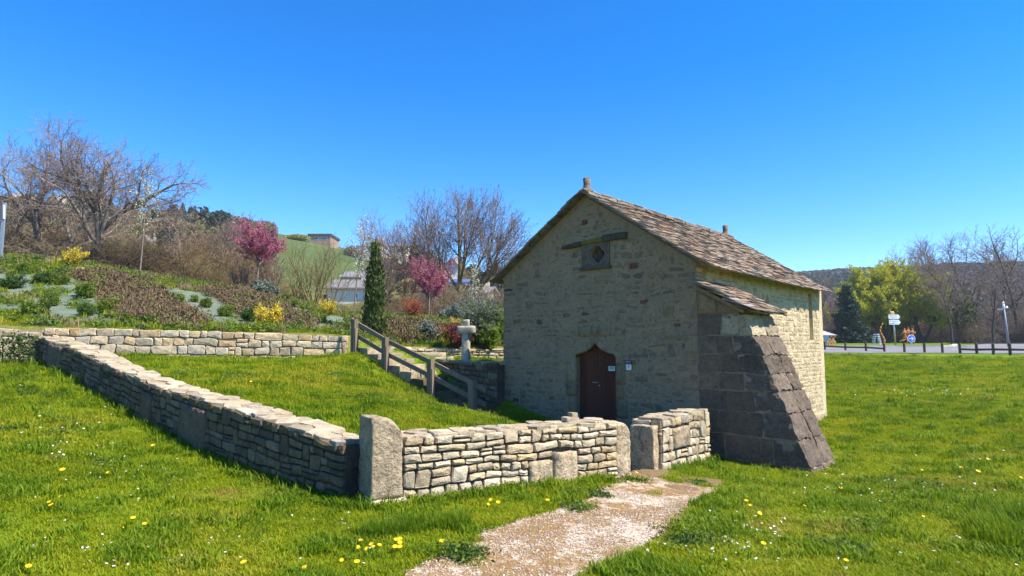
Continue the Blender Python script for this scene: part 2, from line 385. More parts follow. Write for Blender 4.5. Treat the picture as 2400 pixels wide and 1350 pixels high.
# far ridge seen from here: azimuth (as photo x) -> elevation (as photo y) at a distance
RPX = np.array([-2600, -900, -300, 0, 200, 430, 560, 700, 830, 1000, 1180, 1500, 1900, 1960, 2010, 2100, 2240, 2400, 2900, 4500])
RPY = np.array([640, 520, 470, 484, 497, 516, 530, 553, 586, 616, 652, 674, 662, 658, 654, 654, 646, 643, 654, 710])
RD = np.array([500, 260, 190, 180, 190, 205, 215, 230, 240, 255, 300, 450, 620, 620, 620, 600, 560, 520, 500, 500])
RAZ = np.arctan((RPX - 1200) / 1426.0)
RZ = 1.65 + (806 - RPY) / 1426.0 * RD
R0PX = np.array([-2600, -300, 1100, 1300, 1700, 4500]); R0V = np.array([40, 31, 31, 45, 108, 108])
R0AZ = np.arctan((R0PX - 1200) / 1426.0)
def height(x, y):
    x = np.asarray(x, float); y = np.asarray(y, float)
    az = np.arctan2(x, y); r = np.hypot(x, y)
    azc = np.clip(az, RAZ[0], RAZ[-1])
    R0 = np.interp(azc, R0AZ, R0V); back = np.abs(az) > 1.35
    R0 = np.where(back, 60, R0)
    rr = np.minimum(r, R0); xx = np.sin(az) * rr; yy = np.cos(az) * rr
    ho = H_OUT(xx, yy); h = ho.copy()
    near = rr < 70
    yb = np.interp(xx, BX, BY); bank = (yy > yb) & near
    w = sstep((xx / np.maximum(yy, .1) - 0.10) / 0.30)
    if bank.any():
        hb = H_BANK(xx[bank], yy[bank]); h[bank] = hb * (1 - w[bank]) + ho[bank] * w[bank]
    t = inpoly(xx, yy, POLY_T) & near & (r < 24)
    if t.any(): h[t] = H_T(xx[t], yy[t])
    i = inpoly(xx, yy, POLY_IN) & near & (r < 24)
    if i.any(): h[i] = H_IN(xx[i], yy[i])
    far = r > R0
    if far.any():
        Rr = np.interp(azc, RAZ, RD); Rz = np.interp(azc, RAZ, RZ)
        D = r * np.cos(azc); u = (D - R0 * np.cos(azc)) / (Rr - R0 * np.cos(azc))
        left = xx / np.maximum(yy, .1) < .1
        pxx = 1200 + 1426 * np.tan(np.clip(azc, -1.3, 1.3)); D1 = np.interp(pxx, [0, 300, 500, 800, 1000, 1200], [37, 37, 40, 50, 36, 36]); D1 = np.minimum(D1, Rr * .5)
        uu = (D - D1) / (Rr - D1); uu = np.where(uu < .04, .04 * np.exp(np.minimum(uu - .04, 0) / .04) , uu) - .04 * np.exp(-1.0) * np.exp(-np.maximum(D - D1, 0) / 20)
        dip = 0
        s = np.where(left, np.clip(uu, 0, 1), sstep(np.clip(u, 0, 1)) ** 1.0)
        hh = h + (Rz - h) * s + dip
        hh = np.where(u > 1, Rz - (u - 1) * 0.15 * Rz, hh)
        hh = np.where(back, h, hh)
        h = np.where(far, hh, h)
    return h
def hz(x, y): return float(height(np.array([float(x)]), np.array([float(y)]))[0])
def ground_px(px, py, dmin=2.5, dmax=120):
    """where the sight line meets the ground"""
    D = np.geomspace(dmin, dmax, 500); x, y, z = ray(px, py)
    X = x / y * D; Z = EYE + z / y * D; H = height(X, D)
    k = np.argmax(Z < H)
    return X[k], D[k], H[k]

def dist_seg(x, y, a, b):
    ax, ay = a; bx, by = b; dx, dy = bx - ax, by - ay
    t = np.clip(((x - ax) * dx + (y - ay) * dy) / (dx * dx + dy * dy), 0, 1)
    return np.hypot(x - ax - t * dx, y - ay - t * dy)
def poly_px(pts, dmin=2.5):
    return [ground_px(a, b, dmin)[:2] for a, b in pts]
PATH = poly_px([(860, 1420), (925, 1346), (1010, 1312), (1080, 1285), (1130, 1248), (1215, 1222), (1300, 1200), (1350, 1180), (1400, 1150), (1440, 1120), (1452, 1103),
                (1500, 1105), (1545, 1104), (1600, 1118), (1700, 1130), (1690, 1155), (1640, 1180), (1612, 1200), (1600, 1235), (1560, 1262), (1500, 1300), (1400, 1348), (1330, 1420)])
FABRIC = [poly_px(q, 14.5) for q in (
    [(-60, 642), (60, 644), (190, 652), (228, 680), (262, 705), (295, 735), (300, 762), (-60, 766)],
    [(340, 668), (430, 682), (500, 692), (565, 722), (620, 745), (600, 766), (520, 768), (400, 722)],
    [(640, 712), (720, 728), (815, 748), (818, 775), (700, 776)],
    [(930, 752), (1000, 756), (1030, 764), (1000, 776), (930, 772)])]
HEATH = [poly_px(q, 14.5) for q in (
    [(185, 642), (262, 650), (352, 684), (438, 742), (452, 766), (345, 764), (290, 722), (232, 672)],
    [(490, 684), (560, 690), (630, 712), (705, 762), (690, 770), (625, 760), (560, 725)],
    [(905, 764), (1000, 768), (1040, 780), (1000, 800), (905, 800)])]
ROAD = [(9, 44.5), (18.5, 44.0), (24, 44.4), (29.5, 43.2), (34, 41.0), (38.5, 39.6), (60, 36), (60, 60), (45, 76), (39, 95), (34, 80), (24, 73), (9, 72)]

# polar ground sheet
def ground_mesh():
    az = np.unique(np.concatenate([np.linspace(-math.pi, -0.95, 40), np.arange(-0.95, 0.95, 0.0075), np.linspace(0.95, math.pi, 40)]))
    r = np.concatenate([[0.3], np.geomspace(1.2, 3.2, 12)[:-1], np.geomspace(3.2, 32, 310)[:-1], np.geomspace(32, 700, 130)[:-1], np.geomspace(700, 1000, 5)])
    Rg, Ag = np.meshgrid(r, az, indexing='ij')
    X = np.sin(Ag) * Rg; Y = np.cos(Ag) * Rg
    H = height(X, Y)
    inside = (Rg > 2.5) & (Rg < 60)
    bumpy = (np.sin(X * 3.1 + 1.3 * np.sin(Y * 2.3)) * np.cos(Y * 2.7 + X) * 0.012 + np.sin(X * 0.9 + 2 * np.sin(Y * .7)) * .02)
    H = H + np.where(inside & ~inpoly(X, Y, ROAD), bumpy, 0)
    V = np.stack([X, Y, H], -1).reshape(-1, 3)
    nr, na = Rg.shape
    i, j = np.meshgrid(np.arange(nr - 1), np.arange(na - 1), indexing='ij')
    a = i * na + j
    Fq = np.stack([a, a + 1, a + na + 1, a + na], -1).reshape(-1, 4)[:, ::-1]
    me = mesh_np('ground', V, Fq, True)
    # zone weights painted as what grows there
    far = Rg > 33
    pxx = 1200 + 1426 * X / np.maximum(Y, .1)
    meadow = (far & (Y > 55) & (pxx > 600) & (pxx < 960)).astype(float) * sstep((pxx - 590) / 60) * sstep((960 - pxx) / 60) * sstep((Y - 55) / 20)
    wood = (far & (pxx > 1500) & (Rg > 140)).astype(float)
    leftfar = (far & (pxx <= 1500)).astype(float)
    soil = np.zeros_like(X)
    for q in HEATH: soil = np.maximum(soil, inpoly(X, Y, q).astype(float))
    bank = ((Y > np.interp(X, BX, BY)) & (Rg < 33) & (X < 1)).astype(float) * .55
    soil = np.maximum(soil, bank)
    soil = np.maximum(soil, inpoly(X, Y, PATH).astype(float))
    att = me.attributes.new('zone', 'FLOAT_COLOR', 'POINT')
    att.data.foreach_set('color', np.stack([meadow, wood, leftfar * (1 - meadow), np.ones_like(X)], -1).ravel().astype(np.float32))
    att = me.attributes.new('soil', 'FLOAT', 'POINT')
    att.data.foreach_set('value', soil.ravel().astype(np.float32))
    return me
m, nt, b, out = new_mat('ground_turf')
za = N(nt, 'ShaderNodeAttribute', attribute_name='zone'); so = N(nt, 'ShaderNodeAttribute', attribute_name='soil')
sep = nt.nodes.new('ShaderNodeSeparateColor'); nt.links.new(za.outputs['Color'], sep.inputs[0])
n1 = noisev(nt, 0.9, 5, 0.6); n2 = noisev(nt, 14, 4, 0.7); n3 = noisev(nt, 0.05, 5, 0.6); n4 = noisev(nt, .4, 5, .7)
turf = ramp(nt, n1, [(0.3, (0.065, 0.125, 0.008)), (0.5, (0.11, 0.175, 0.012)), (0.7, (0.17, 0.20, 0.02))])
turf = mixc(nt, 1.0, turf, ramp(nt, n2, [(0.3, 0.6), (0.7, 1.3)]), 'MULTIPLY')
mead = ramp(nt, n3, [(0.3, (0.055, 0.088, 0.026)), (0.7, (0.09, 0.12, 0.04))])
wood = ramp(nt, n4, [(0.3, (0.045, 0.045, 0.03)), (0.6, (0.09, 0.075, 0.05))])
scr = ramp(nt, n4, [(0.25, (0.10, 0.07, 0.035)), (0.5, (0.17, 0.12, 0.06)), (0.62, (0.12, 0.13, 0.04)), (0.8, (0.20, 0.15, 0.08))])
soil = ramp(nt, n2, [(0.3, (0.13, 0.085, 0.045)), (0.7, (0.22, 0.155, 0.085))])
c = mixc(nt, so.outputs['Fac'], turf, soil)
c = mixc(nt, sep.outputs[0], c, mead); c = mixc(nt, sep.outputs[1], c, wood); c = mixc(nt, sep.outputs[2], c, scr)
nt.links.new(c, b.inputs['Base Color']); b.inputs['Roughness'].default_value = 1
b.inputs['Specular IOR Level'].default_value = 0.05
bump(nt, b, n2, 0.6, 0.04)
M_GROUND = m
ground = tag(link('ground', ground_mesh(), M_GROUND), kind='structure')

def sheet(name, poly, mat, dz, step, edge=0.0, kind='structure', sub=None):
    """a sheet over the ground inside a polygon, with a ragged edge"""
    q = np.array(poly); x0, y0 = q.min(0) - .3; x1, y1 = q.max(0) + .3
    gx, gy = np.meshgrid(np.arange(x0, x1, step), np.arange(y0, y1, step), indexing='ij')
    rs = np.random.RandomState(5)
    jx = np.array([[noise.noise((a * 1.7, c * 1.7, 3.1)) + .5 * noise.noise((a * 5, c * 5, 7)) for c in gy[0]] for a in gx[:, 0]]) if edge else 0
    m = inpoly(gx + edge * jx, gy + edge * jx * .8, poly)
    H = height(gx, gy)
    V = np.stack([gx, gy, H + dz], -1).reshape(-1, 3)
    nx, ny = gx.shape
    i, j = np.meshgrid(np.arange(nx - 1), np.arange(ny - 1), indexing='ij'); a = i * ny + j
    keep = m[:-1, :-1] & m[1:, :-1] & m[1:, 1:] & m[:-1, 1:]
    Fq = np.stack([a, a + ny, a + ny + 1, a + 1], -1)[keep]
    used, inv = np.unique(Fq, return_inverse=True)
    me = mesh_np(name, V[used], inv.reshape(Fq.shape), True)
    o = link(name, me, mat); tag(o, kind=kind); return o
m, nt, b, out = new_mat('pale_gravel')
v = N(nt, 'ShaderNodeTexVoronoi', Scale=55.0); g = nt.nodes.new('ShaderNodeNewGeometry'); nt.links.new(g.outputs['Position'], v.inputs['Vector'])
sepv = nt.nodes.new('ShaderNodeSeparateColor'); nt.links.new(v.outputs['Color'], sepv.inputs[0])
peb = ramp(nt, sepv.outputs[0], [(0, (0.20, 0.14, 0.095)), (0.35, (0.42, 0.33, 0.245)), (0.7, (0.52, 0.43, 0.33)), (1, (0.60, 0.51, 0.41))])
dryg = ramp(nt, noisev(nt, 24, 4, .7), [(0.3, (0.13, 0.075, 0.035)), (0.5, (0.24, 0.14, 0.06)), (0.7, (0.26, 0.20, 0.06))])
pn = ramp(nt, mathn(nt, 'ADD', mathn(nt, 'MULTIPLY', noisev(nt, 1.4, 6, .75), .75), mathn(nt, 'MULTIPLY', noisev(nt, 9, 3, .7), .25)), [(0.45, 0), (0.52, 1)])
sx = nt.nodes.new('ShaderNodeSeparateXYZ'); nt.links.new(g.outputs['Position'], sx.inputs[0])
worn = mathn(nt, 'MULTIPLY', ramp(nt, mathn(nt, 'MULTIPLY', mathn(nt, 'SUBTRACT', sx.outputs[1], 4.5), .2), [(.40, 0), (.95, 1)]), ramp(nt, noisev(nt, 5, 4, .7), [(.42, .0), (.6, 1)]))
pn = mathn(nt, 'MAXIMUM', pn, worn)
c = mixc(nt, pn, peb, dryg)
nt.links.new(c, b.inputs['Base Color']); b.inputs['Roughness'].default_value = .95
bump(nt, b, mathn(nt, 'MULTIPLY', v.outputs['Distance'], -1.0), 0.7, 0.015)
M_GRAVEL = m
path = sheet('path', PATH, M_GRAVEL, 0.012, 0.05, 0.22)
m, nt, b, out = new_mat('weed_fabric')
n = noisev(nt, 1.5, 5, .7); n2 = noisev(nt, 40, 3, .6)
c = ramp(nt, n, [(0.3, (0.085, 0.11, 0.075)), (0.6, (0.135, 0.165, 0.12)), (0.8, (0.17, 0.18, 0.12))])
nt.links.new(mixc(nt, 1.0, c, ramp(nt, n2, [(0.3, 0.8), (0.7, 1.15)]), 'MULTIPLY'), b.inputs['Base Color']); bump(nt, b, n, .8, .05)
M_FABRIC = m
FLAB = ['grey green weed fabric on the left of the planted bank', 'grey green weed fabric between the two brown heather bands', 'grey green weed fabric above the stair end of the back wall', 'strip of grey green weed fabric right of the cypress']
for q, lb in zip(FABRIC, FLAB):
    o = sheet('weed_fabric', q, M_FABRIC, 0.035, 0.10, 0.25)
m, nt, b, out = new_mat('asphalt')
n = noisev(nt, 1.2, 5, .6); n2 = noisev(nt, 60, 2, .6)
c = mixc(nt, 1.0, ramp(nt, n, [(0.3, (0.16, 0.15, 0.16)), (0.7, (0.21, 0.195, 0.205))]), ramp(nt, n2, [(0.3, .8), (.7, 1.15)]), 'MULTIPLY')
nt.links.new(c, b.inputs['Base Color'])
M_ASPH = m
road = sheet('road', ROAD, M_ASPH, 0.03, 0.6)
# ------------------------------------------------------------------ stones
def outline_rect(u0, u1, v0, v1, rng, rough=0.16):
    """rounded, slightly irregular outline of one stone (8 to 10 points)"""
    w, h = u1 - u0, v1 - v0; c = min(w, h) * rng.uniform(.06, .22)
    j = min(w, h) * rough
    pts = [(u0 + c, v0), (u1 - c * rng.uniform(.4, 1.2), v0), (u1, v0 + c * rng.uniform(.4, 1.2)), (u1, v1 - c), (u1 - c * rng.uniform(.4, 1.2), v1), (u0 + c, v1), (u0, v1 - c * rng.uniform(.4, 1.2)), (u0, v0 + c)]
    if w > 1.7 * h: pts.insert(1, ((u0 + u1) / 2, v0)); pts.insert(6, ((u0 + u1) / 2 + rng.uniform(-.1, .1) * w, v1))
    cu, cv = (u0 + u1) / 2, (v0 + v1) / 2
    return [(u + rng.uniform(-j, j) * .5 + (cu - u) * rng.uniform(0, .05), v + rng.uniform(-j, j) * .5 + (cv - v) * rng.uniform(0, .05)) for u, v in pts]
def stone_geo(mb, pts, fr, depth, proud, rng, bulge=0.012, inset=0.10):
    """solid stone in a wall frame fr(u, v, w) -> xyz; w points out of the wall"""
    n = len(pts); cu = sum(p[0] for p in pts) / n; cv = sum(p[1] for p in pts) / n
    tu, tv = rng.uniform(-.05, .05), rng.uniform(-.08, .08)
    V = [fr(u, v, -depth) for u, v in pts]
    V += [fr(u, v, proud * .45 + rng.uniform(-.004, .004)) for u, v in pts]
    ch = min(inset * .12, .35 * min(max(p[0] for p in pts) - min(p[0] for p in pts), max(p[1] for p in pts) - min(p[1] for p in pts)))
    def sgn_(t): return max(-1, min(1, t / .02))
    V += [fr(u + sgn_(cu - u) * ch * rng.uniform(.5, 1.5), v + sgn_(cv - v) * ch * rng.uniform(.5, 1.5), proud + (u - cu) * tu + (v - cv) * tv + rng.uniform(-.25, .25) * bulge) for u, v in pts]
    V.append(fr(cu + rng.uniform(-.1, .1) * .1, cv, proud + bulge * rng.uniform(.3, 1.3)))
    Fc = []
    for i in range(n):
        k = (i + 1) % n
        Fc += [(i, k, n + k, n + i), (n + i, n + k, 2 * n + k, 2 * n + i), (2 * n + i, 2 * n + k, 3 * n)]
    mb.add(V, Fc)
def courses(u0, u1, top, rows, wmin, wmax, rng, reserve=(), tall=0.16, gap=0.008, lo=0.0):
    """random rubble: rows (list of heights as fractions, or metres) -> list of rects (u0,u1,v0,v1)"""
    rects = []; blocked = []; v = lo
    for ri, h in enumerate(rows):
        nb = []; cur = [(a, b) for a, b, vv in blocked if vv > v + 1e-6]
        for (a, b, c, d) in reserve:
            if c < v + h * .6 and d > v + h * .4: cur.append((a, b))
        cur.sort(); u = u0; segs = []
        for a, b in cur:
            if a > u: segs.append((u, a))
            u = max(u, b)
        if u < u1: segs.append((u, u1))
        for a, b in segs:
            L = b - a
            if L < wmin * .35: continue
            x = a
            while x < b - 1e-6:
                w = rng.uniform(wmin, wmax) * (1.0 + .6 * (rng.random() < .2))
                if b - x - w < wmin * .7: w = b - x
                w = min(w, b - x)
                hh = h
                if rng.random() < tall and ri + 1 < len(rows) and w < wmax * .8:
                    hh = h + rows[ri + 1]; nb.append((x, x + w, v + hh - 1e-5))
                    for (ra, rb, rc, rd) in reserve:
                        if ra < x + w and rb > x and rc < v + hh and rd > v: hh = h; nb.pop(); break
                dv = rng.uniform(-.12, .12) * h
                if hh == h and h > .09 and w > .12 and rng.random() < .10:
                    rects.append((x + gap, x + w - gap, v + gap, v + h * .52 - gap * .4)); rects.append((x + gap, x + w - gap, v + h * .52 + gap * .4, v + h - gap))
                else:
                    rects.append((x + gap, x + w - gap, v + gap, v + hh - gap))
                x += w
        v += h
        blocked = [t for t in blocked if t[2] > v] + nb
    return rects
def place_stones(geos, mat, parent, name='stone', limit=300, key=None):
    """geos: list of (size, MB); the largest `limit` become parts, the others one joined stuff part"""
    geos.sort(key=lambda g: -g[0])
    for s, g in geos[:limit]:
        me = g.mesh(name); link(name, me, g.mat if hasattr(g, 'mat') else mat, parent)
    rest = geos[limit:]
    bym = {}
    for s, g in rest:
        mm = g.mat if hasattr(g, 'mat') else mat
        bym.setdefault(mm.name, (mm, MB()))[1].add(g.v, g.f)
    if bym:
        J = MB(); mats = []; fm = []
        for k, (mm, q) in bym.items():
            mats.append(mm); fm += [len(mats) - 1] * len(q.f); J.add(q.v, q.f)
        me = J.mesh(name)
        for mm in mats: me.materials.append(mm)
        me.polygons.foreach_set('material_index', fm)
        o = link('small_' + name + 's', me, None, parent); o['kind'] = 'stuff'

def hexblock(mb, c8, n=(4, 4, 4), rnd_=0.12, amp=0.01, freq=6.0, seed=0.0):
    """a dressed block: trilinear box with rounded edges and a chipped, uneven surface.
    c8: bottom 4 (ccw), top 4"""
    c = [Vector(p) for p in c8]; cen = sum(c, Vector()) / 8
    md = min((c[0] - c[1]).length, (c[0] - c[3]).length, (c[0] - c[4]).length)
    nx, ny, nz = n; idx = {}; V = []; F = []
    def pt(i, j, k):
        if (i, j, k) in idx: return idx[(i, j, k)]
        a, b_, g_ = i / nx, j / ny, k / nz
        # pull corners and edges in
        def q(t): return t
        p0 = (c[0] * (1 - a) + c[1] * a) * (1 - b_) + (c[3] * (1 - a) + c[2] * a) * b_
        p1 = (c[4] * (1 - a) + c[5] * a) * (1 - b_) + (c[7] * (1 - a) + c[6] * a) * b_
        p = p0 * (1 - g_) + p1 * g_
        e = (i in (0, nx)) + (j in (0, ny)) + (k in (0, nz))
        d = (p - cen)
        if e == 2: p = p - d.normalized() * rnd_ * .16 * md
        if e == 3: p = p - d.normalized() * rnd_ * .34 * md
        nv = Vector((noise.noise(p * freq + Vector((seed, 0, 0))), noise.noise(p * freq + Vector((0, seed, 5))), noise.noise(p * freq + Vector((9, 0, seed)))))
        nv2 = Vector((noise.noise(p * freq * 3), noise.noise(p * freq * 3 + Vector((0, 4, 5))), noise.noise(p * freq * 3 + Vector((9, 0, 2)))))
        p = p + nv * amp * 1.6 + nv2 * amp * .7
        idx[(i, j, k)] = len(V); V.append(p); return idx[(i, j, k)]
    for i in range(nx):
        for j in range(ny):
            F.append((pt(i, j, 0), pt(i, j + 1, 0), pt(i + 1, j + 1, 0), pt(i + 1, j, 0)))
            F.append((pt(i, j, nz), pt(i + 1, j, nz), pt(i + 1, j + 1, nz), pt(i, j + 1, nz)))
    for i in range(nx):
        for k in range(nz):
            F.append((pt(i, 0, k), pt(i + 1, 0, k), pt(i + 1, 0, k + 1), pt(i, 0, k + 1)))
            F.append((pt(i, ny, k), pt(i, ny, k + 1), pt(i + 1, ny, k + 1), pt(i + 1, ny, k)))
    for j in range(ny):
        for k in range(nz):
            F.append((pt(0, j, k), pt(0, j, k + 1), pt(0, j + 1, k + 1), pt(0, j + 1, k)))
            F.append((pt(nx, j, k), pt(nx, j + 1, k), pt(nx, j + 1, k + 1), pt(nx, j, k + 1)))
    mb.add(V, F)
def box8(c, du, dv, z0, z1):
    """corners of a box centred at plan point c with plan half vectors du, dv"""
    c = np.array(c, float); du = np.array(du); dv = np.array(dv)
    q = [c - du - dv, c + du - dv, c + du + dv, c - du + dv]
    return [(p[0], p[1], z0) for p in q] + [(p[0], p[1], z1) for p in q]

def voronoi(u0, u1, v0, v1, cell, rng, jit=.42, aspect=1.0):
    nu = max(1, round((u1 - u0) / (cell * aspect))); nv = max(1, round((v1 - v0) / cell)); pts = []
    for i in range(-1, nu + 1):
        for j in range(-1, nv + 1):
            pts.append(((i + .5 + rng.uniform(-jit, jit)) / nu * (u1 - u0) + u0, (j + .5 + rng.uniform(-jit, jit)) / nv * (v1 - v0) + v0, i, j))
    out = []
    for (px, py, i, j) in pts:
        if not (0 <= i < nu and 0 <= j < nv): continue
        poly = [(u0, v0), (u1, v0), (u1, v1), (u0, v1)]
        for (qx, qy, a, b) in pts:
            if (qx, qy) == (px, py) or abs(a - i) > 2 or abs(b - j) > 2: continue
            mx, my = (px + qx) / 2, (py + qy) / 2; dx, dy = qx - px, qy - py
            new = []
            for k in range(len(poly)):
                x1, y1 = poly[k]; x2, y2 = poly[(k + 1) % len(poly)]
                s1 = (x1 - mx) * dx + (y1 - my) * dy; s2 = (x2 - mx) * dx + (y2 - my) * dy
                if s1 <= 0: new.append((x1, y1))
                if (s1 < 0) != (s2 < 0) and s1 != s2:
                    t = s1 / (s1 - s2); new.append((x1 + (x2 - x1) * t, y1 + (y2 - y1) * t))
            poly = new
            if len(poly) < 3: break
        if len(poly) >= 3: out.append(poly)
    return out

def dry_wall(name, a, b, zb, zt, thick, rows, wmin, wmax, seed, mat, capmat, label, faces=('out',), ortho=(), tall=.16, cap_cell=.26, cat='stone wall', group=None, capthick=.04, core=None, limit=300, caps=True, nout=1, proud=(.0, .026), ends=(), capslope=0.0, warp=.035):
    """a wall from plan point a to b; zb/zt: lists of (t, z) base and top along it. The built face is on the side
    of the wall that lies to the right of a->b when nout=1."""
    rng = random.Random(seed); a = np.array(a, float); b = np.array(b, float); L = np.linalg.norm(b - a)
    d = (b - a) / L; nrm = np.array([d[1], -d[0]]) * nout
    tb = [p[0] * L for p in zb]; vb = [p[1] for p in zb]; tt = [p[0] * L for p in zt]; vt = [p[1] for p in zt]
    zB = lambda u: float(np.interp(u, tb, vb)) - .12
    zT = lambda u: float(np.interp(u, tt, vt))
    root = empty(name, (a[0], a[1], zB(0)), label, cat, group)
    H0 = 1.0
    def frame(side):
        off = thick / 2
        def fr(u, v, w):
            if side == 'out':
                p = a + d * u + nrm * (off + w)
            else:
                p = a + d * u - nrm * (off + w)
            z = zB(u) + (zT(u) - zB(u)) * v
            return (p[0], p[1], z)
        return fr
    hs = rows; s = sum(hs); hs = [h / s for h in hs]
    geos = []
    for side in faces:
        fr = frame(side); hm = zT(L / 2) - zB(L / 2)
        res = [(o[0], o[1], o[2], o[3]) for o in ortho] if side == 'out' else []
        rects = courses(0, L, 1, hs, wmin, wmax, rng, res, tall, gap=.0)
        for (u0, u1, v0, v1) in rects:
            g = MB(); hh = zT((u0 + u1) / 2) - zB((u0 + u1) / 2)
            gp = .007 + rng.uniform(0, .004)
            pts = outline_rect(u0 + gp, u1 - gp, v0 * hh + gp, v1 * hh - gp, rng, .2)
            pts = [(u + .018 * noise.noise((u * 4, v * 5, seed)), v + warp * noise.noise((u * 2.2, v * 3.5, seed + 7)) * min(1, max(0, (hh - v) / hh * 6), v / hh * 6)) for u, v in pts]
            f2 = lambda u, v, w, hh=hh, fr=fr: fr(u, v / hh, w)
            pr = rng.uniform(*proud)
            stone_geo(g, pts, f2, .10, pr, rng)
            geos.append(((u1 - u0) * (v1 - v0) * hh / max(2.0, np.linalg.norm(a + d * u0)), g))
    # end faces
    for e in ends:
        ue = 0 if e == 'a' else L; dd = -d if e == 'a' else d
        def fe(u, v, w, ue=ue, dd=dd):
            p = a + d * ue + dd * (w) + nrm * (u - thick / 2)
            return (p[0], p[1], zB(ue) + v)
        hh = zT(ue) - zB(ue)
        for (u0, u1, v0, v1) in courses(.0, thick, hh, [h * hh for h in hs], .15, .3, rng, gap=.006):
            g = MB(); stone_geo(g, outline_rect(u0, u1, v0, v1, rng), fe, .08, rng.uniform(0, .02), rng); geos.append(((u1 - u0) * (v1 - v0) / 9, g))
    for (u0, u1, v0, v1, mt) in ortho:
        g = MB(); hh = zT((u0 + u1) / 2) - zB((u0 + u1) / 2); fr = frame('out')
        m2 = (u0 + u1) / 2
        c8 = [fr(u0 + .01, v0, .035), fr(u1 - .01, v0, .035), fr(u1 - .02, v0, -.1), fr(u0 + .02, v0, -.1), fr(u0 + .012, v1 - .02, .03), fr(u1 - .012, v1 - .015, .03), fr(u1 - .02, v1 - .02, -.1), fr(u0 + .02, v1 - .02, -.1)]
        hexblock(g, c8, (7, 1, 8), .06, .009, 9, seed + u0)
        g.mat = mt; g.ortho = True
        me = g.mesh('upright_slab', True); link('upright_slab', me, mt, root)
    place_stones(geos, mat, root, 'stone', limit)
    # heart of the wall
    cmb = MB(); k = 14; off = thick / 2 - .035
    for i in range(k + 1):
        u = L * i / k
        for sgn in (1, -1):
            p = a + d * u + nrm * off * sgn
            cmb.v.append((p[0], p[1], zB(u) - .3)); cmb.v.append((p[0], p[1], zT(u) - .03))
    for i in range(k):
        q = i * 4
        cmb.f += [(q, q + 4, q + 5, q + 1), (q + 2, q + 3, q + 7, q + 6), (q + 1, q + 5, q + 7, q + 3)]
    cmb.f += [(0, 1, 3, 2), (4 * k, 4 * k + 2, 4 * k + 3, 4 * k + 1)]
    cmb.build('wall_heart', core or M_DRY, root)
    if caps:
        geos = []
        for poly in voronoi(-.02, L + .02, -thick / 2 - .008, thick / 2 + .008, cap_cell, rng, aspect=1.35):
            cu = sum(p[0] for p in poly) / len(poly); cv = sum(p[1] for p in poly) / len(poly)
            sh = .035
            q = [(cu + (u - cu) * (1 - sh) + rng.uniform(-.008, .008), cv + (v - cv) * (1 - sh) + rng.uniform(-.008, .008)) for u, v in poly]
            lift = rng.uniform(-.012, .018); tx, ty = rng.uniform(-.07, .07), rng.uniform(-.07, .07)
            def fc(u, v, w, cu=cu, cv=cv, lift=lift, tx=tx, ty=ty):
                p = a + d * u + nrm * v
                return (p[0], p[1], zT(min(max(u, 0), L)) + w + lift + (u - cu) * tx + (v - cv) * ty - capslope * v)
            g = MB(); stone_geo(g, q, fc, capthick, .012, rng, .006, .05); geos.append((abs(cu), g))
            sz = (max(p[0] for p in poly) - min(p[0] for p in poly)) * (max(p[1] for p in poly) - min(p[1] for p in poly))
            pp = a + d * cu; geos[-1] = (sz / (pp[1] ** 2), g)
        place_stones(geos, capmat, root, 'flagstone', limit)
    return root

# --- pillar at the corner of the two front walls, gate slab, and walls
def slab_thing(name, label, c, du, dv, z0, z1, mat, seed, top=None, n=(12, 9, 20), amp=.012, cat='stone slab', round_top=0.0):
    g = MB(); q = box8(c, du, dv, z0, z1)
    hexblock(g, q, n, .05, amp, 7, seed)
    if round_top:
        cc = np.array(c); u = np.array(du); lu = np.linalg.norm(u); ud = u / lu
        V = []
        for p in g.v:
            t = ((p[0] - cc[0]) * ud[0] + (p[1] - cc[1]) * ud[1]) / lu
            s_ = max(0, (p[2] - z0) / (z1 - z0) - .5) * 2
            V.append((p[0], p[1], p[2] - s_ * round_top * max(0, t + .25) ** 2))
        g.v = V
    me = g.mesh(name, True); o = link(name, me, mat); return tag(o, label, cat)
WT = .46
fdir = (B2 - A2) / np.linalg.norm(B2 - A2); fn = np.array([fdir[1], -fdir[0]])
ldir = (E2 - A2) / np.linalg.norm(E2 - A2)
# corner pillar
slab_thing('corner_pillar', 'tall rounded tan stone slab standing at the near corner where the two low walls meet', A2 + fdir * .045 + fn * .04, fdir * .165, np.array([-fn[0], -fn[1]]) * .20, .08, zat(975, 6.45), M_ORTHO, 3.3, round_top=.12, amp=.010, cat='stone pillar')
slab_thing('foundation_stone', 'low pale footing stone under the corner pillar', A2 + fdir * .06 + fn * .12, fdir * .20, fn * .14, -.16, .075, M_WALL, 8.8, n=(5, 3, 3), amp=.02)
LEN_F = np.linalg.norm(B2 - A2); LEN_L = np.linalg.norm(E2 - A2)
ftop = [(0, zat(1022, 6.6)), (.12, zat(1016, 6.8)), (.5, zat(1002, 7.4)), (.8, zat(990, 7.95)), (1, zat(984, 8.3))]
fa = A2 + fdir * .225; fb = B2 - fdir * .17; FL = np.linalg.norm(fb - fa)
front_wall = dry_wall('dry_stone_wall', fa, fb, [(0, -.02), (.5, -.05), (1, -.13)], ftop, WT, [.11, .075, .1, .085, .09, .07, .09, .08, .085], .10, .27, 11, M_WALL, M_CAP,
    'sunlit low dry stone wall running from the corner pillar to the gateway', ortho=[(FL * .53, FL * .645, .0, .56, M_ORTHO), (FL * .648, FL * .775, .0, .66, M_ORTHO), (FL * .36, FL * .48, 0, .22, M_STEP)], tall=.15, nout=1, core=M_DRY, cap_cell=.17)
slab_thing('gate_slab', 'upright tan stone slab ending the sunlit low wall on the left of the gateway', B2 - fdir * .04, fdir * .125, fn * .21, -.25, zat(986, 8.3) + .01, M_ORTHO, 5.1, round_top=.10, cat='stone slab')
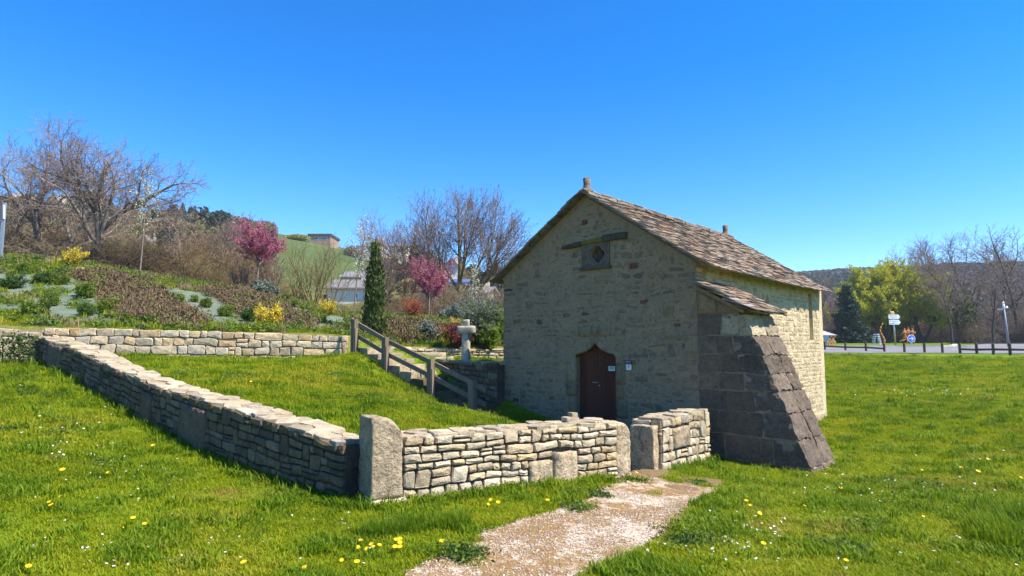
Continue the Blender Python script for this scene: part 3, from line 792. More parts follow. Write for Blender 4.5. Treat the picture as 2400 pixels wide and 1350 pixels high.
# left wall climbing away
la = A2 + ldir * .22
ltop = []
lbase = []
for px, yb, yt in ((835, 1150, 1038), (700, 1120, 992), (600, 1083, 962), (500, 1042, 932), (400, 995, 903), (300, 944, 862), (200, 884, 815), (110, 846, 788)):
    k = (px - 1200) / 1426.0; s = (A2[0] - k * A2[1]) / (k * (E2[1] - A2[1]) - (E2[0] - A2[0])); p = A2 + (E2 - A2) * s
    t = (s * LEN_L - .22) / (LEN_L - .22)
    ltop.append((t, zat(yt, p[1] - .15))); lbase.append((t, zat(yb, p[1] - .15)))
LL = LEN_L - .22
def lt(px):
    k = (px - 1200) / 1426.0; s = (A2[0] - k * A2[1]) / (k * (E2[1] - A2[1]) - (E2[0] - A2[0])); return s * LEN_L - .22
M_SHADEW = M_WALL
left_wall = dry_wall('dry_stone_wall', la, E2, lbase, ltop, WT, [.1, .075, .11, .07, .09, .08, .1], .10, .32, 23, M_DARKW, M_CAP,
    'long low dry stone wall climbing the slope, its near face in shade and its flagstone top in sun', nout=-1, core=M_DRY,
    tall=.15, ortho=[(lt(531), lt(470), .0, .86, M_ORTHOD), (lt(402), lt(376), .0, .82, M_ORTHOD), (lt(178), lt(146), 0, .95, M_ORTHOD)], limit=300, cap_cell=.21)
loose = MB(); p = B2 - fdir * .75
hexblock(loose, box8(p, fdir * .10, fn * .06, zat(984, 8) , zat(984, 8) + .05), (3, 2, 2), .2, .006, 9, 2)
tag(loose.build('loose_stone', M_CAP, None), 'flat loose brick sized stone lying on the wall top left of the gateway', 'stone')
loose = MB(); p2 = B2 - fdir * .71
hexblock(loose, box8(p2, fdir * .045, fn * .05, zat(984, 8) + .052, zat(984, 8) + .105), (2, 2, 2), .2, .005, 9, 4)
tag(loose.build('loose_stone', M_STEP, None), 'small square loose stone set on a flat one on the wall top', 'stone')
# back wall
btop = []; bbase = []
W2b = W2; EL = np.array([-17.5, 12.45])
dbw = (W2b - E2) / np.linalg.norm(W2b - E2)
for px, yt, yb in ((130, 768, 842), (250, 769, 838), (500, 775, 842), (815, 787, 842)):
    k = (px - 1200) / 1426.0; s = (E2[0] - k * E2[1]) / (k * (W2b[1] - E2[1]) - (W2b[0] - E2[0])); D = E2[1] + (W2b[1] - E2[1]) * s
    btop.append((min(max(s, 0), 1), zat(yt, D - .2))); bbase.append((min(max(s, 0), 1), zat(yb, D - .2)))
back_wall = dry_wall('retaining_wall', E2 + dbw * .0, W2b, bbase, btop, .4, [.2, .19, .18, .17], .15, .40, 31, M_WARM, M_CAP,
    'pale squared stone retaining wall between the enclosed lawn and the planted bank', tall=.05, core=M_WMORT, cap_cell=.3, caps=False, proud=(.008, .03), ends=('b',))
dbl = (E2 - EL) / np.linalg.norm(E2 - EL)
left_back = dry_wall('retaining_wall', EL, E2, [(0, 1.42), (1, 1.12)], [(0, 2.25), (1, zat(778, 13.8))], .45, [.16, .12, .15, .10, .09], .18, .5, 37, M_WALL, M_CAP,
    'rough stone retaining wall at the far left with plants trailing over it', tall=.2, core=M_DRY, cap_cell=.34, caps=True)

# gate wall between gateway and chapel
ga, gb = C2, R2 + np.array([-.18, -.36]); gd = (gb - ga) / np.linalg.norm(gb - ga); gn = np.array([gd[1], -gd[0]])
GL = np.linalg.norm(gb - ga)
gate_wall = dry_wall('dry_stone_wall', ga + gd * .2, gb, [(0, -.2), (1, -.33)], [(0, zat(984, 9.05)), (.5, zat(972, 9.6)), (1, zat(965, 10.2))], .46, [.1, .12, .1, .1, .1, .09, .09], .12, .3, 41, M_WALL, M_CAP,
    'short stone wall joining the gateway to the chapel corner', core=M_DRY, ortho=[(GL * .18, GL * .47, .5, .84, M_ORTHO)], cap_cell=.2, ends=('a',), faces=('out', 'in'))
slab_thing('gate_slab', 'dark upright stone slab on the right side of the gateway', ga + gd * .09, gd * .07, gn * .19, -.3, zat(996, 9.0), M_ORTHO, 7.7, round_top=.0, cat='stone slab', n=(7, 12, 16))

# terrace retaining wall, left of the chapel
TW = np.array([-1.86, 15.5])
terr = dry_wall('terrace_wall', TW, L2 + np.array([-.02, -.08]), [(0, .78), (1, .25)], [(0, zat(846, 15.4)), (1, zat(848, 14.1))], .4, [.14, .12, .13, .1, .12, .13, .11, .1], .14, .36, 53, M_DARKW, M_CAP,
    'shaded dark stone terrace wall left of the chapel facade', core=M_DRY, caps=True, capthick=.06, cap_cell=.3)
# low sunlit wall behind the cross
LWa, LWb = np.array([-3.9, 18.45]), np.array([.9, 19.4])
lowwall = dry_wall('low_garden_wall', LWa, LWb, [(0, 1.22), (1, 1.0)], [(0, zat(817, 18.3)), (1, zat(819, 19.2))], .35, [.1, .1, .1, .09, .09], .12, .34, 61, M_WARM, M_CAP,
    'low sunlit stone wall behind the stone cross', core=M_WMORT, caps=True, capthick=.04, cap_cell=.35, tall=.1)

# ------------------------------------------------------------------ chapel
ZE, ZR = 3.13, 4.70                     # eave and ridge height of the walls
ZG = -.6
chap = empty('chapel', (R2[0], R2[1], -.3), 'small stone chapel with a stone slate roof, ogee doorway and sloping buttress', 'chapel')
def FF(s, z, w=0.0):                    # facade frame: s metres left of the right corner, w outwards
    p = R2 + FD * s - SD * w
    return (p[0], p[1], z)
def SF(d, z, w=0.0):                    # side wall frame
    p = R2 + SD * d - FD * w
    return (p[0], p[1], z)
def ztop(s): return ZE + (ZR - ZE) * (1 - abs(s - CW / 2) / (CW / 2))
DOORC, DW = 2.20, .98
def door_outline(n=10, grow=0.0):
    """ogee headed opening, (s, z) from bottom left going over the top"""
    hw = DW / 2 + grow; zs = 1.46; zp = 1.66 + grow * 1.1; pts = [(DOORC + hw, ZG), (DOORC + hw, zs - .10)]
    for i in range(5):
        a = i / 4 * math.pi / 2; pts.append((DOORC + hw - .09 + .09 * math.cos(a), zs - .10 + .09 * math.sin(a) + grow * .4 * math.sin(a)))
    for t in (.25, .45, .62, .78, .9, 1.0):
        x = (hw - .12) * (1 - t); z = zs + grow * .4 + (zp - zs - grow * .4) * (t ** 1.9); pts.append((DOORC + x, z))
    return pts + [(2 * DOORC - s, z) for s, z in pts[::-1][1:]]
DO = door_outline()
# facade: built as cells of a sheet with the two openings cut, using a triangulated polygon
import bmesh
def poly_wall(name, outer, holes, fr, depth, mat, parent, sub=0):
    from mathutils.geometry import tessellate_polygon
    loops = [outer] + holes
    vs = [Vector((p[0], p[1], 0)) for l in loops for p in l]
    tris = tessellate_polygon([[Vector((p[0], p[1], 0)) for p in l] for l in loops])
    n = len(vs); mb = MB()
    mb.v = [fr(v.x, v.y, 0) for v in vs] + [fr(v.x, v.y, -depth) for v in vs]
    mb.f = [tuple(t) for t in tris] + [tuple(i + n for i in t[::-1]) for t in tris]
    o = 0
    for l in loops:
        for i in range(len(l)):
            j = (i + 1) % len(l); mb.f.append((o + i, o + j, o + j + n, o + i + n))
        o += len(l)
    me = mb.mesh(name); bm = bmesh.new(); bm.from_mesh(me); bmesh.ops.recalc_face_normals(bm, faces=bm.faces); bm.to_mesh(me); bm.free()
    return link(name, me, mat, parent)
WZ, WS, WR = zat(596, 12.22), 2.11, .165
def quatrefoil(n=5, r=WR):
    pts = []
    for q in range(4):
        a0 = math.pi / 2 + q * math.pi / 2; cx, cy = math.cos(a0) * r * .52, math.sin(a0) * r * .56
        for i in range(n + 1):
            a = a0 - math.pi * .42 + math.pi * .84 * i / n
            pts.append((cx + math.cos(a) * r * .48, cy + math.sin(a) * r * .50))
    return pts
QF = [(WS + x, WZ + y) for x, y in quatrefoil()]
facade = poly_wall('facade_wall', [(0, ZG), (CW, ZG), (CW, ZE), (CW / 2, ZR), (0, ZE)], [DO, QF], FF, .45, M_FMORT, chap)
side = poly_wall('side_wall', [(.452, ZG), (CL, ZG), (CL, ZE), (.452, ZE)], [[(d, z) for d, z in ((3.36, 1.98), (3.64, 1.98), (3.64, 2.55), (3.60, 2.66), (3.50, 2.76), (3.40, 2.66), (3.36, 2.55))],
     [(6.40, 1.75), (6.72, 1.75), (6.72, 2.95), (6.40, 2.95)]], SF, .45, M_SMORT, chap)
mb = MB()
for w_, pa, pb in ((0, L2, L2 + SD * CL),):
    q = [tuple(pa) , tuple(pb)]
    c = [(pa[0], pa[1]), (pb[0], pb[1])]
    inn = -FD * .45
    a_, b_ = pa + SD * .452, pb
    mb.hexa([(a_[0], a_[1], ZG), (b_[0], b_[1], ZG), (b_[0] + inn[0], b_[1] + inn[1], ZG), (a_[0] + inn[0], a_[1] + inn[1], ZG), (a_[0], a_[1], ZE), (b_[0], b_[1], ZE), (b_[0] + inn[0], b_[1] + inn[1], ZE), (a_[0] + inn[0], a_[1] + inn[1], ZE)])
mb.build('rear_side_wall', M_FMORT, chap)
def BF(s, z, w=0.0):
    p = R2 + SD * (CL + .001) + FD * s + SD * (.0 + w); return (p[0], p[1], z)
poly_wall('rear_gable', [(0, ZG), (CW, ZG), (CW, ZE), (CW / 2, ZR), (0, ZE)], [], BF, -.3, M_SMORT, chap)
mb = MB(); q = [FF(.3, WZ - .6, -.7), FF(CW - .3, WZ - .6, -.7)]
dk = MB(); c8 = [FF(.4, ZG, -.75), FF(CW - .4, ZG, -.75), FF(CW - .4, ZG, -.8), FF(.4, ZG, -.8), FF(.4, ZE, -.75), FF(CW - .4, ZE, -.75), FF(CW - .4, ZE, -.8), FF(.4, ZE, -.8)]
dk.hexa(c8); dk.build('dark_interior_sheet', M_DARKIN, chap)  # near-black sheet added behind the openings to stand for the unlit interior
for (a0, a1, z0, z1, dp) in ((3.30, 3.70, 1.95, 2.8, -.30), (6.36, 6.76, 1.72, 3.0, -.12)):
    mb = MB(); mb.hexa([SF(a0, z0, dp), SF(a1, z0, dp), SF(a1, z0, dp - .02), SF(a0, z0, dp - .02), SF(a0, z1, dp), SF(a1, z1, dp), SF(a1, z1, dp - .02), SF(a0, z1, dp - .02)]); mb.build('niche_back', M_SMORT, side)


# facade stones
rng = random.Random(77); geos = []
rows = []
z = -.36
while z < ZR: h = rng.uniform(.085, .15); rows.append(h); z += h
surround = (DOORC - DW / 2 - .26, DOORC + DW / 2 + .26, -.6, 1.62)
hood = (DOORC - .44, DOORC + .44, 1.6, 1.95)
winres = (WS - .38, WS + .34, WZ - .30, WZ + .23)
lint = (WS - .72, WS + .84, WZ + .22, WZ + .36)
ros = (WS + .46, WS + .68, WZ - .06, WZ + .20)
plaq = (DOORC - DW / 2 - .42, DOORC - DW / 2 - .1, 1.0, 1.4)
for (u0, u1, v0, v1) in courses(.0, CW, 0, rows, .12, .34, rng, [surround, hood, winres, lint, ros], .12, gap=.012, lo=-.36):
    if v1 > min(ztop(u0), ztop(u1)) - .05: continue
    if rng.random() < .27: continue
    g = MB()
    quoin = u0 < .05 or u1 > CW - .05
    sx_ = rng.uniform(0, .03) * (not quoin); pts = outline_rect(u0 + sx_, u1 - rng.uniform(0, .035) * (not quoin), v0 + rng.uniform(0, .022), v1 - rng.uniform(0, .03), rng, .42)
    if not quoin: pts = [(u + .05 * noise.noise((u * 2, v * 2, 1)), v + .085 * noise.noise((u * 1.3, v * 1.5, 5))) for u, v in pts]
    pr = rng.choice([.002, .004, .007, .010, .001])
    stone_geo(g, pts, FF, .05, pr, rng, .006, .12)
    x = rng.random()
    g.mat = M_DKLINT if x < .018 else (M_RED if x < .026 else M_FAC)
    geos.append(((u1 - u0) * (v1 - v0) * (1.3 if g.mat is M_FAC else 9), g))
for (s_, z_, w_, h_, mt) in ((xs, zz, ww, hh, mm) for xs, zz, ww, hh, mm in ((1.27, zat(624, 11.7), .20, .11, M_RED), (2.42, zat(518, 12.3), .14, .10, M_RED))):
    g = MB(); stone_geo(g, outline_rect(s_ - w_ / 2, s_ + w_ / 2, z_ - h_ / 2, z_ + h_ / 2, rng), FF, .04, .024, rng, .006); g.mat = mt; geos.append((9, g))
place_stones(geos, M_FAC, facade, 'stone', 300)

# dressed stones round the door
def fblock(s0, s1, z0, z1, mat, parent, name, w0=-.1, w1=.02, n=(4, 1, 3), amp=.006, seed=0, z1b=None):
    g = MB(); z1b = z1 if z1b is None else z1b
    hexblock(g, [FF(s1, z0, w1), FF(s0, z0, w1), FF(s0, z0, w0), FF(s1, z0, w0), FF(s1, z1b, w1), FF(s0, z1, w1), FF(s0, z1, w0), FF(s1, z1b, w0)], n, .15, amp, 7, seed)
    return g.build(name, mat, parent, True)
dframe = empty('door_surround', tuple(chap.location), None, None); dframe.parent = chap; dframe.location = (0, 0, 0)
for sg in (-1, 1):
    z = -.5; k = 0
    while z < 1.28:
        h = [.42, .30, .36, .28, .44][k % 5] ; h = min(h, 1.34 - z); wd = [.24, .16, .26, .18, .22][(k + (sg > 0)) % 5]
        e0 = DOORC + sg * (DW / 2 - .002); e1 = e0 + sg * wd
        fblock(min(e0, e1), max(e0, e1), z, z + h - .012, M_CARVED, dframe, 'jamb_stone', -.12, .014 + .006 * (k % 2), (3, 2, 4), .005, k + sg)
        z += h; k += 1
# arch stones: strip between opening and an offset outline
OO = door_outline(grow=.17)
DOs = [p for p in DO if p[1] > 1.3]; OOs = [p for p in OO if p[1] > 1.3]
nseg = len(DOs) - 1
cuts = [0, 6, 9, nseg // 2 - 0, nseg - 9, nseg - 6, nseg]
cuts = [0, nseg // 2 - 2, nseg // 2 + 2, nseg]
for ci in range(len(cuts) - 1):
    g = MB(); a0, a1 = cuts[ci], cuts[ci + 1]
    for i in range(a0, a1 + 1):
        (s0, z0), (s1, z1) = DOs[i], OOs[i]
        for t in (0, .25, 1):
            g.v.append(FF(s0 + (s1 - s0) * t, z0 + (z1 - z0) * t, .006 if t == 0 else (.03 if t == .25 else .024)))
        g.v.append(FF(s0, z0, -.14)); g.v.append(FF(s1, z1, -.05))
    for i in range(a1 - a0):
        q = i * 5
        for x, y in ((0, 1), (1, 2), (3, 0), (2, 4)):
            g.f.append((q + x, q + y, q + 5 + y, q + 5 + x))
    g.f.append((0, 1, 2, 4, 3)); q = (a1 - a0) * 5; g.f.append((q, q + 3, q + 4, q + 2, q + 1))
    me = g.mesh('arch_stone'); bm = bmesh.new(); bm.from_mesh(me); bmesh.ops.recalc_face_normals(bm, faces=bm.faces); bm.to_mesh(me); bm.free()
    link('arch_stone', me, M_CARVED, dframe)
# carved leaf boss over the door and its hood blocks
g = MB(); pts = [(DOORC + math.sin(a) * .075 * (1 - .25 * math.cos(a)), 1.90 - math.cos(a) * -.085 - .005) for a in [i / 12 * 2 * math.pi for i in range(12)]]
stone_geo(g, pts, FF, .02, .045, rng, .02, .3); g.build('carved_boss', M_CARVED, dframe)
fblock(DOORC - .40, DOORC - .085, 1.80, 2.0, M_CARVED, dframe, 'hood_stone', -.05, .012, (3, 1, 3), .006, 3, z1b=2.04)
fblock(DOORC + .085, DOORC + .40, 1.80, 2.02, M_CARVED, dframe, 'hood_stone', -.05, .014, (3, 1, 3), .006, 5, z1b=1.96)
# door of vertical planks
door = empty('door', tuple(chap.location), None, None); door.parent = chap; door.location = (0, 0, 0)
npl = 11; zt = [(s, z) for s, z in DO if z > 1.0]; zt.sort()
for i in range(npl):
    s0 = DOORC - DW / 2 - .01 + (DW + .02) * i / npl; s1 = s0 + (DW + .02) / npl - .004; g = MB()
    g.hexa([FF(s1, -.45, -.15), FF(s0, -.45, -.15), FF(s0, -.45, -.19), FF(s1, -.45, -.19), FF(s1, 1.75, -.15), FF(s0, 1.75, -.15), FF(s0, 1.75, -.19), FF(s1, 1.75, -.19)])
    g.build('plank', M_DOOR, door)
g = MB(); g.hexa([FF(DOORC + .55, -.5, -.195), FF(DOORC - .55, -.5, -.195), FF(DOORC - .55, -.5, -.23), FF(DOORC + .55, -.5, -.23), FF(DOORC + .55, 1.8, -.195), FF(DOORC - .55, 1.8, -.195), FF(DOORC - .55, 1.8, -.23), FF(DOORC + .55, 1.8, -.23)])
g.build('door_backing', M_DARKIN, door)
g = MB(); hs_ = DOORC + .05; hzz = zat(898, 12.2)
g.cyl(FF(hs_, hzz, -.15), FF(hs_, hzz, -.10), .012, n=8); g.cyl(FF(hs_, hzz, -.105), FF(hs_ + .09, hzz + .004, -.105), .009, n=8); g.cyl(FF(hs_ - .04, hzz - .06, -.149), FF(hs_ - .04, hzz - .06, -.142), .014, n=8)
g.build('handle', M_METAL, door)
# carved window stone with quatrefoil
wn_ = empty('quatrefoil_window', tuple(chap.location), None, None); wn_.parent = chap; wn_.location = (0, 0, 0)
o = poly_wall('window_stone', [(WS - .30, WZ - .25), (WS + .38, WZ - .25), (WS + .38, WZ + .22), (WS - .30, WZ + .22)], [[(WS + (x - WS) * 1.12, WZ + (y - WZ) * 1.12) for x, y in QF]], lambda s, z, w: FF(s, z, w + .028), .1, M_BROWNST, wn_)
g = MB()
ring = [(math.cos(a) * .24, math.sin(a) * .235) for a in [i / 28 * 2 * math.pi for i in range(28)]]; rin = [(x * .84, y * .84) for x, y in ring]
for i in range(28): g.v.append(FF(WS + ring[i][0], WZ + ring[i][1] - .01, .03)); g.v.append(FF(WS + (ring[i][0] + rin[i][0]) / 2, WZ + (ring[i][1] + rin[i][1]) / 2 - .01, .045)); g.v.append(FF(WS + rin[i][0], WZ + rin[i][1] - .01, .03))
for i in range(28):
    j = (i + 1) % 28
    g.f += [(3 * i, 3 * i + 1, 3 * j + 1, 3 * j), (3 * i + 1, 3 * i + 2, 3 * j + 2, 3 * j + 1)]
g.build('ring_moulding', M_BROWNST, wn_, True)
fblock(WS - .34, WS + .42, WZ - .31, WZ - .253, M_BROWNST, wn_, 'sill', -.1, .07, (6, 1, 2), .005, 4)
g = MB()
for (x, y) in ((0, 0), (.0, .095), (0, -.095), (.085, 0), (-.085, 0), (.05, .05), (-.05, .05), (.05, -.05), (-.05, -.05)):
    n = 10
    for r0, r1 in ((.032, .021),):
        b0 = len(g.v)
        for i in range(n):
            a = 2 * math.pi * i / n
            for r_ in (r0, r1):
                for w_ in (-.03, -.055): g.v.append(FF(WS + x + math.cos(a) * r_, WZ + y + math.sin(a) * r_, w_))
        for i in range(n):
            j = (i + 1) % n
            g.f.append((b0 + 4 * i, b0 + 4 * j, b0 + 4 * j + 2, b0 + 4 * i + 2)); g.f.append((b0 + 4 * i + 2, b0 + 4 * j + 2, b0 + 4 * j + 3, b0 + 4 * i + 3)); g.f.append((b0 + 4 * i, b0 + 4 * i + 1, b0 + 4 * j + 1, b0 + 4 * j))
g.build('tracery', M_BROWNST, wn_)
fblock(WS + .40, WS + .86, WZ + .19, WZ + .30, M_DKLINT, wn_, 'lintel_stone', -.1, .075, (5, 1, 3), .009, 1, z1b=WZ + .25)
fblock(WS - .16, WS + .40, WZ + .235, WZ + .335, M_MOSS, wn_, 'lintel_stone', -.1, .05, (5, 1, 3), .007, 2, z1b=WZ + .29)
fblock(WS - .72, WS - .17, WZ + .24, WZ + .37, M_DKLINT, wn_, 'lintel_stone', -.1, .08, (5, 1, 3), .007, 3)
fblock(WS - .27, WS - .10, WZ + .10, WZ + .2, M_CARVED, wn_, 'dressed_stone', -.05, .012, (2, 1, 2), .005, 4) if False else None
g = MB(); rs_, rz_ = WS + .56, WZ + .05
for i in range(5):
    a = math.pi / 2 + i * 2 * math.pi / 5; pts = [(rs_ + math.cos(a) * .048 + math.cos(t) * .036, rz_ + math.sin(a) * .048 + math.sin(t) * .036) for t in [k / 8 * 2 * math.pi for k in range(8)]]
    stone_geo(g, pts, FF, .02, .03, rng, .012, .3)
pts = [(rs_ + math.cos(t) * .02, rz_ + math.sin(t) * .02) for t in [k / 8 * 2 * math.pi for k in range(8)]]
stone_geo(g, pts, FF, .02, .045, rng, .01, .3)
g.build('carved_rosette', M_CARVED, chap)

# side wall stones
rng = random.Random(88); geos = []; rows = []; z = -.5
while z < ZE - .02: h = rng.uniform(.075, .13); rows.append(min(h, ZE - z)); z += h
for (u0, u1, v0, v1) in courses(0.0, CL, 0, rows, .12, .36, rng, [(3.33, 3.67, 1.95, 2.8), (6.37, 6.75, 1.72, 3.0)], .10, gap=.009, lo=-.5):
    g = MB(); pts = outline_rect(u0, u1, v0, v1, rng, .2)
    stone_geo(g, pts, SF, .04, rng.uniform(.0, .009), rng, .006, .08)
    vis = .15 if (u0 < 2.3 and v1 < 2.2) else 1
    geos.append(((u1 - u0) * (v1 - v0) * vis, g))
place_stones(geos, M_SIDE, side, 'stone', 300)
g = MB()
for k in range(7):
    d0, d1 = .2 + k * 1.02, .2 + k * 1.02 + .99
    hexblock(g, [SF(d0, -.7, .0), SF(d0, -.7, .10), SF(d1, -.7, .10), SF(d1, -.7, .0), SF(d0, -.12, .0), SF(d0, -.14, .07), SF(d1, -.14, .07), SF(d1, -.12, .0)], (2, 6, 2), .1, .015, 5, k)
g.build('plinth', M_SIDE, side)

# buttress: courses of dark blocks with a battered end
BT = 1.28
M_PALEB = stone_mat('pale_buttress_stone', [(0.36, 0.29, 0.19), (0.40, 0.33, 0.22)], dirt=(0.14, 0.11, 0.08), dirt_amt=0.5)
but = empty('buttress', tuple(chap.location), None, None); but.parent = chap; but.location = (0, 0, 0)
def UF(t, d, z): p = R2 - FD * t + SD * d; return (p[0], p[1], z)
zs_b = [-.62, -.30, .12, .52, .86, 1.14, 1.46, 1.78, 2.16]
def UW(t, d, z): z2 = z + .045 * noise.noise((t * 1.6 + 3, d * 2, z * 1.1)); return UF(t + .03 * noise.noise((z * 3, d, 4)), d, z2)
def bt(z): return float(np.interp(z, [-.62, -.36, 2.16], [1.92, 1.79, .83]))
rng = random.Random(99)
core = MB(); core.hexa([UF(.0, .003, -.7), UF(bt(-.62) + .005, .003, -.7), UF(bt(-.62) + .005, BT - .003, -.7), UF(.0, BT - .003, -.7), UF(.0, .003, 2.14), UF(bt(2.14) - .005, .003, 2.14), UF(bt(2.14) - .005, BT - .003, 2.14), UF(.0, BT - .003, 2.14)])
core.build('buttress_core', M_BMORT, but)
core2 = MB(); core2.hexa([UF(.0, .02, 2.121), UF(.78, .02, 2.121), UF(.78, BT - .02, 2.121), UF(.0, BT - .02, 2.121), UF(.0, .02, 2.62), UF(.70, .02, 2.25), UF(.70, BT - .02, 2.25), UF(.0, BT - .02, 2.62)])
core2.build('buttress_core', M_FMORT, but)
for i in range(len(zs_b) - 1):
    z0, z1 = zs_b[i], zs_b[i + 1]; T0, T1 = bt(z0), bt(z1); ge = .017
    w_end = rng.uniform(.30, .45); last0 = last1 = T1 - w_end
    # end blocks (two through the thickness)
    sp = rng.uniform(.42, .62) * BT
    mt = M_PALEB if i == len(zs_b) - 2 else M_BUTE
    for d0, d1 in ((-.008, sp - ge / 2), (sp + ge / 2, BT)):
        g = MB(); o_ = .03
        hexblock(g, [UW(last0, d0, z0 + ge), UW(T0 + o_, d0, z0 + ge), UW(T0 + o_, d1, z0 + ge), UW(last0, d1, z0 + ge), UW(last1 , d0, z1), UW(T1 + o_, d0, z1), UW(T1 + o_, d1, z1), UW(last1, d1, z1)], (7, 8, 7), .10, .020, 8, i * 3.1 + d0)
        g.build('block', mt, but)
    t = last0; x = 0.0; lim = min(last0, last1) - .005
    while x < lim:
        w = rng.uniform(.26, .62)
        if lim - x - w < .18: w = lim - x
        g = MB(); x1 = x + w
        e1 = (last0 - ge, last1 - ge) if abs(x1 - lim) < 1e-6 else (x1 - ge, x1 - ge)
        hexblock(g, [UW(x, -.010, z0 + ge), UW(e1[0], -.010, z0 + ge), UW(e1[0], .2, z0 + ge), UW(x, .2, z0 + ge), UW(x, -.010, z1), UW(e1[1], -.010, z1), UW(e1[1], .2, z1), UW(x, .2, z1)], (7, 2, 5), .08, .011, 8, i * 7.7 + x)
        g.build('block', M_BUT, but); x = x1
# upper, paler part below the little roof
for (x0, x1, z0, z1a, z1b) in ((.02, .36, 2.18, 2.60, 2.42), (.38, .76, 2.18, 2.40, 2.22)):
    g = MB(); hexblock(g, [UF(x0, -.006, z0), UF(x1, -.006, z0), UF(x1, .15, z0), UF(x0, .15, z0), UF(x0, -.006, z1a), UF(x1, -.006, z1b), UF(x1, .15, z1b), UF(x0, .15, z1a)], (4, 1, 4), .2, .01, 6, x0); g.build('block', M_FAC, but, True)

# roofs of stone slates
def slate(mb, fr, u, v, w, l, th, rng, lift):
    """one slate: frame fr(u along eave, v up slope, n normal)"""
    c = .25 * w; tl = rng.uniform(-.02, .02); tw = rng.uniform(-.012, .012); yaw = rng.uniform(-.06, .06)
    pts = [(-w / 2 + c * rng.uniform(0, .5), 0 + rng.uniform(0, .02)), (0, rng.uniform(-.012, .01)), (w / 2 - c * rng.uniform(0, .5), rng.uniform(0, .02)), (w / 2, c * .5), (w / 2, l), (-w / 2, l), (-w / 2, c * .5)]
    V = []
    for k in (0, 1):
        for x, y in pts:
            xr = x - y * yaw; yr = y + x * yaw
            nn = lift * (1 - yr / l) + tl * x / w + (th if k else 0) + rng.uniform(-.003, .003)
            V.append(fr(u + xr, v + yr, nn + .004))
    n = len(pts); Fc = [tuple(range(n - 1, -1, -1)), tuple(range(n, 2 * n))] + [(i, (i + 1) % n, (i + 1) % n + n, i + n) for i in range(n)]
    mb.add(V, Fc)
def roof_side(name, fr, ulen, vlen, expo, wmin, wmax, seed, parent, sizef, limit, th=(.018, .035), mat=None, keep=None):
    rng = random.Random(seed); geos = []; v = -.12
    nrow = 0
    while v < vlen - .02:
        u = -rng.uniform(0, .1) - .10; row_w = 1.0
        while u < ulen + .06:
            w = rng.uniform(wmin, wmax)
            if ulen + .10 - u < .08: break
            w = min(w, ulen + .10 - u)
            uu = u + w / 2; g = MB()
            l = min(rng.uniform(.26, .36), max(.1, vlen - v + .05))
            slate(g, fr, uu, v + rng.uniform(-.02, .02), w * 1.03, l, rng.uniform(*th), rng, rng.uniform(.03, .045))
            geos.append((sizef(uu, v) * w, g)); u += w
        v += expo * rng.uniform(.85, 1.15)
    place_stones(geos, mat or M_ROOF, parent, 'roof_slate', limit)
roof = empty('roof', tuple(chap.location), None, None); roof.parent = chap; roof.location = (0, 0, 0)
OV = .27; rise = (ZR - ZE); half = CW / 2; rl = math.hypot(rise, half); cr_, sr_ = half / rl, rise / rl; OVL = .15
RV = rl + OV
def rf_right(u, v, n):
    # u along the side wall from the facade (with overhang), v up from the eave edge
    a = v - OV; s = a * cr_; z = ZE + .05 + a * sr_ + n * cr_ - .03 * math.sin(min(max(u / CL, 0), 1) * math.pi); off = n * sr_
    p = R2 + SD * (u - .03) + FD * (s - off); return (p[0], p[1], z)
def rf_left(u, v, n):
    a = v - OVL; s = CW - a * cr_; z = ZE + .05 + a * sr_ + n * cr_; off = n * sr_
    p = R2 + SD * (CL - u - .03) + FD * (s + off); return (p[0], p[1], z)
roof_side('roof', rf_right, CL + .12, RV, .105, .15, .34, 5, roof, lambda u, v: 1.0 / (1.5 + u) ** 1.2, 300)
roof_side('roof', rf_left, CL + .10, RV - .07, .10, .22, .40, 6, roof, lambda u, v: (1.0 if u > CL - .6 else .0001), 60)
# roof deck under the slates
g = MB()
g.hexa([rf_right(.06, .10, -.05), rf_right(CL - .02, .10, -.05), rf_right(CL - .02, RV, -.05), rf_right(.06, RV, -.05), rf_right(.06, .10, 0), rf_right(CL - .02, .10, 0), rf_right(CL - .02, RV, 0), rf_right(.06, RV, 0)])
g.hexa([rf_left(.08, .10, -.05), rf_left(CL - .02, .10, -.05), rf_left(CL - .02, RV - .08, -.05), rf_left(.08, RV - .08, -.05), rf_left(.08, .10, 0), rf_left(CL - .02, .10, 0), rf_left(CL - .02, RV - .08, 0), rf_left(.08, RV - .08, 0)])
g.build('roof_deck', M_FMORT, roof)
# ridge stones
rng = random.Random(3)
u = -.15
while u < CL + .05:
    w = rng.uniform(.22, .42); g = MB()
    c = R2 + SD * (u + w / 2) + FD * (CW / 2 + rng.uniform(-.02, .02)); zz = ZR + .10 + rng.uniform(-.01, .015)
    hexblock(g, box8(c, SD * w / 2, FD * .17, zz - .02, zz + .035), (3, 3, 1), .2, .012, 7, u); 
    V = []
    for p in g.v:
        t = abs(np.dot(np.array(p[:2]) - (R2 + FD * CW / 2), FD)); V.append((p[0], p[1], p[2] - t * .45))
    g.v = V; g.build('ridge_stone', M_ROOF, roof); u += w
def finial(d, name, h, mat):
    c = R2 + SD * d + FD * CW / 2; g = MB(); z0 = ZR + .10
    ring = [(0, .14), (.04, .13), (.06, .085), (.16, .075), (.30, .08), (h - .03, .065), (h, .035), (h + .004, .001)]
    n = 10
    for (zz, r) in ring:
        for i in range(n):
            a = 2 * math.pi * i / n; rr = r * (1 + .12 * noise.noise((math.cos(a) * 2, math.sin(a) * 2, zz * 9 + d)))
            g.v.append((c[0] + math.cos(a) * rr, c[1] + math.sin(a) * rr, z0 + zz))
    for k in range(len(ring) - 1):
        for i in range(n): g.f.append((k * n + i, k * n + (i + 1) % n, (k + 1) * n + (i + 1) % n, (k + 1) * n + i))
    g.build(name, mat, roof, True)
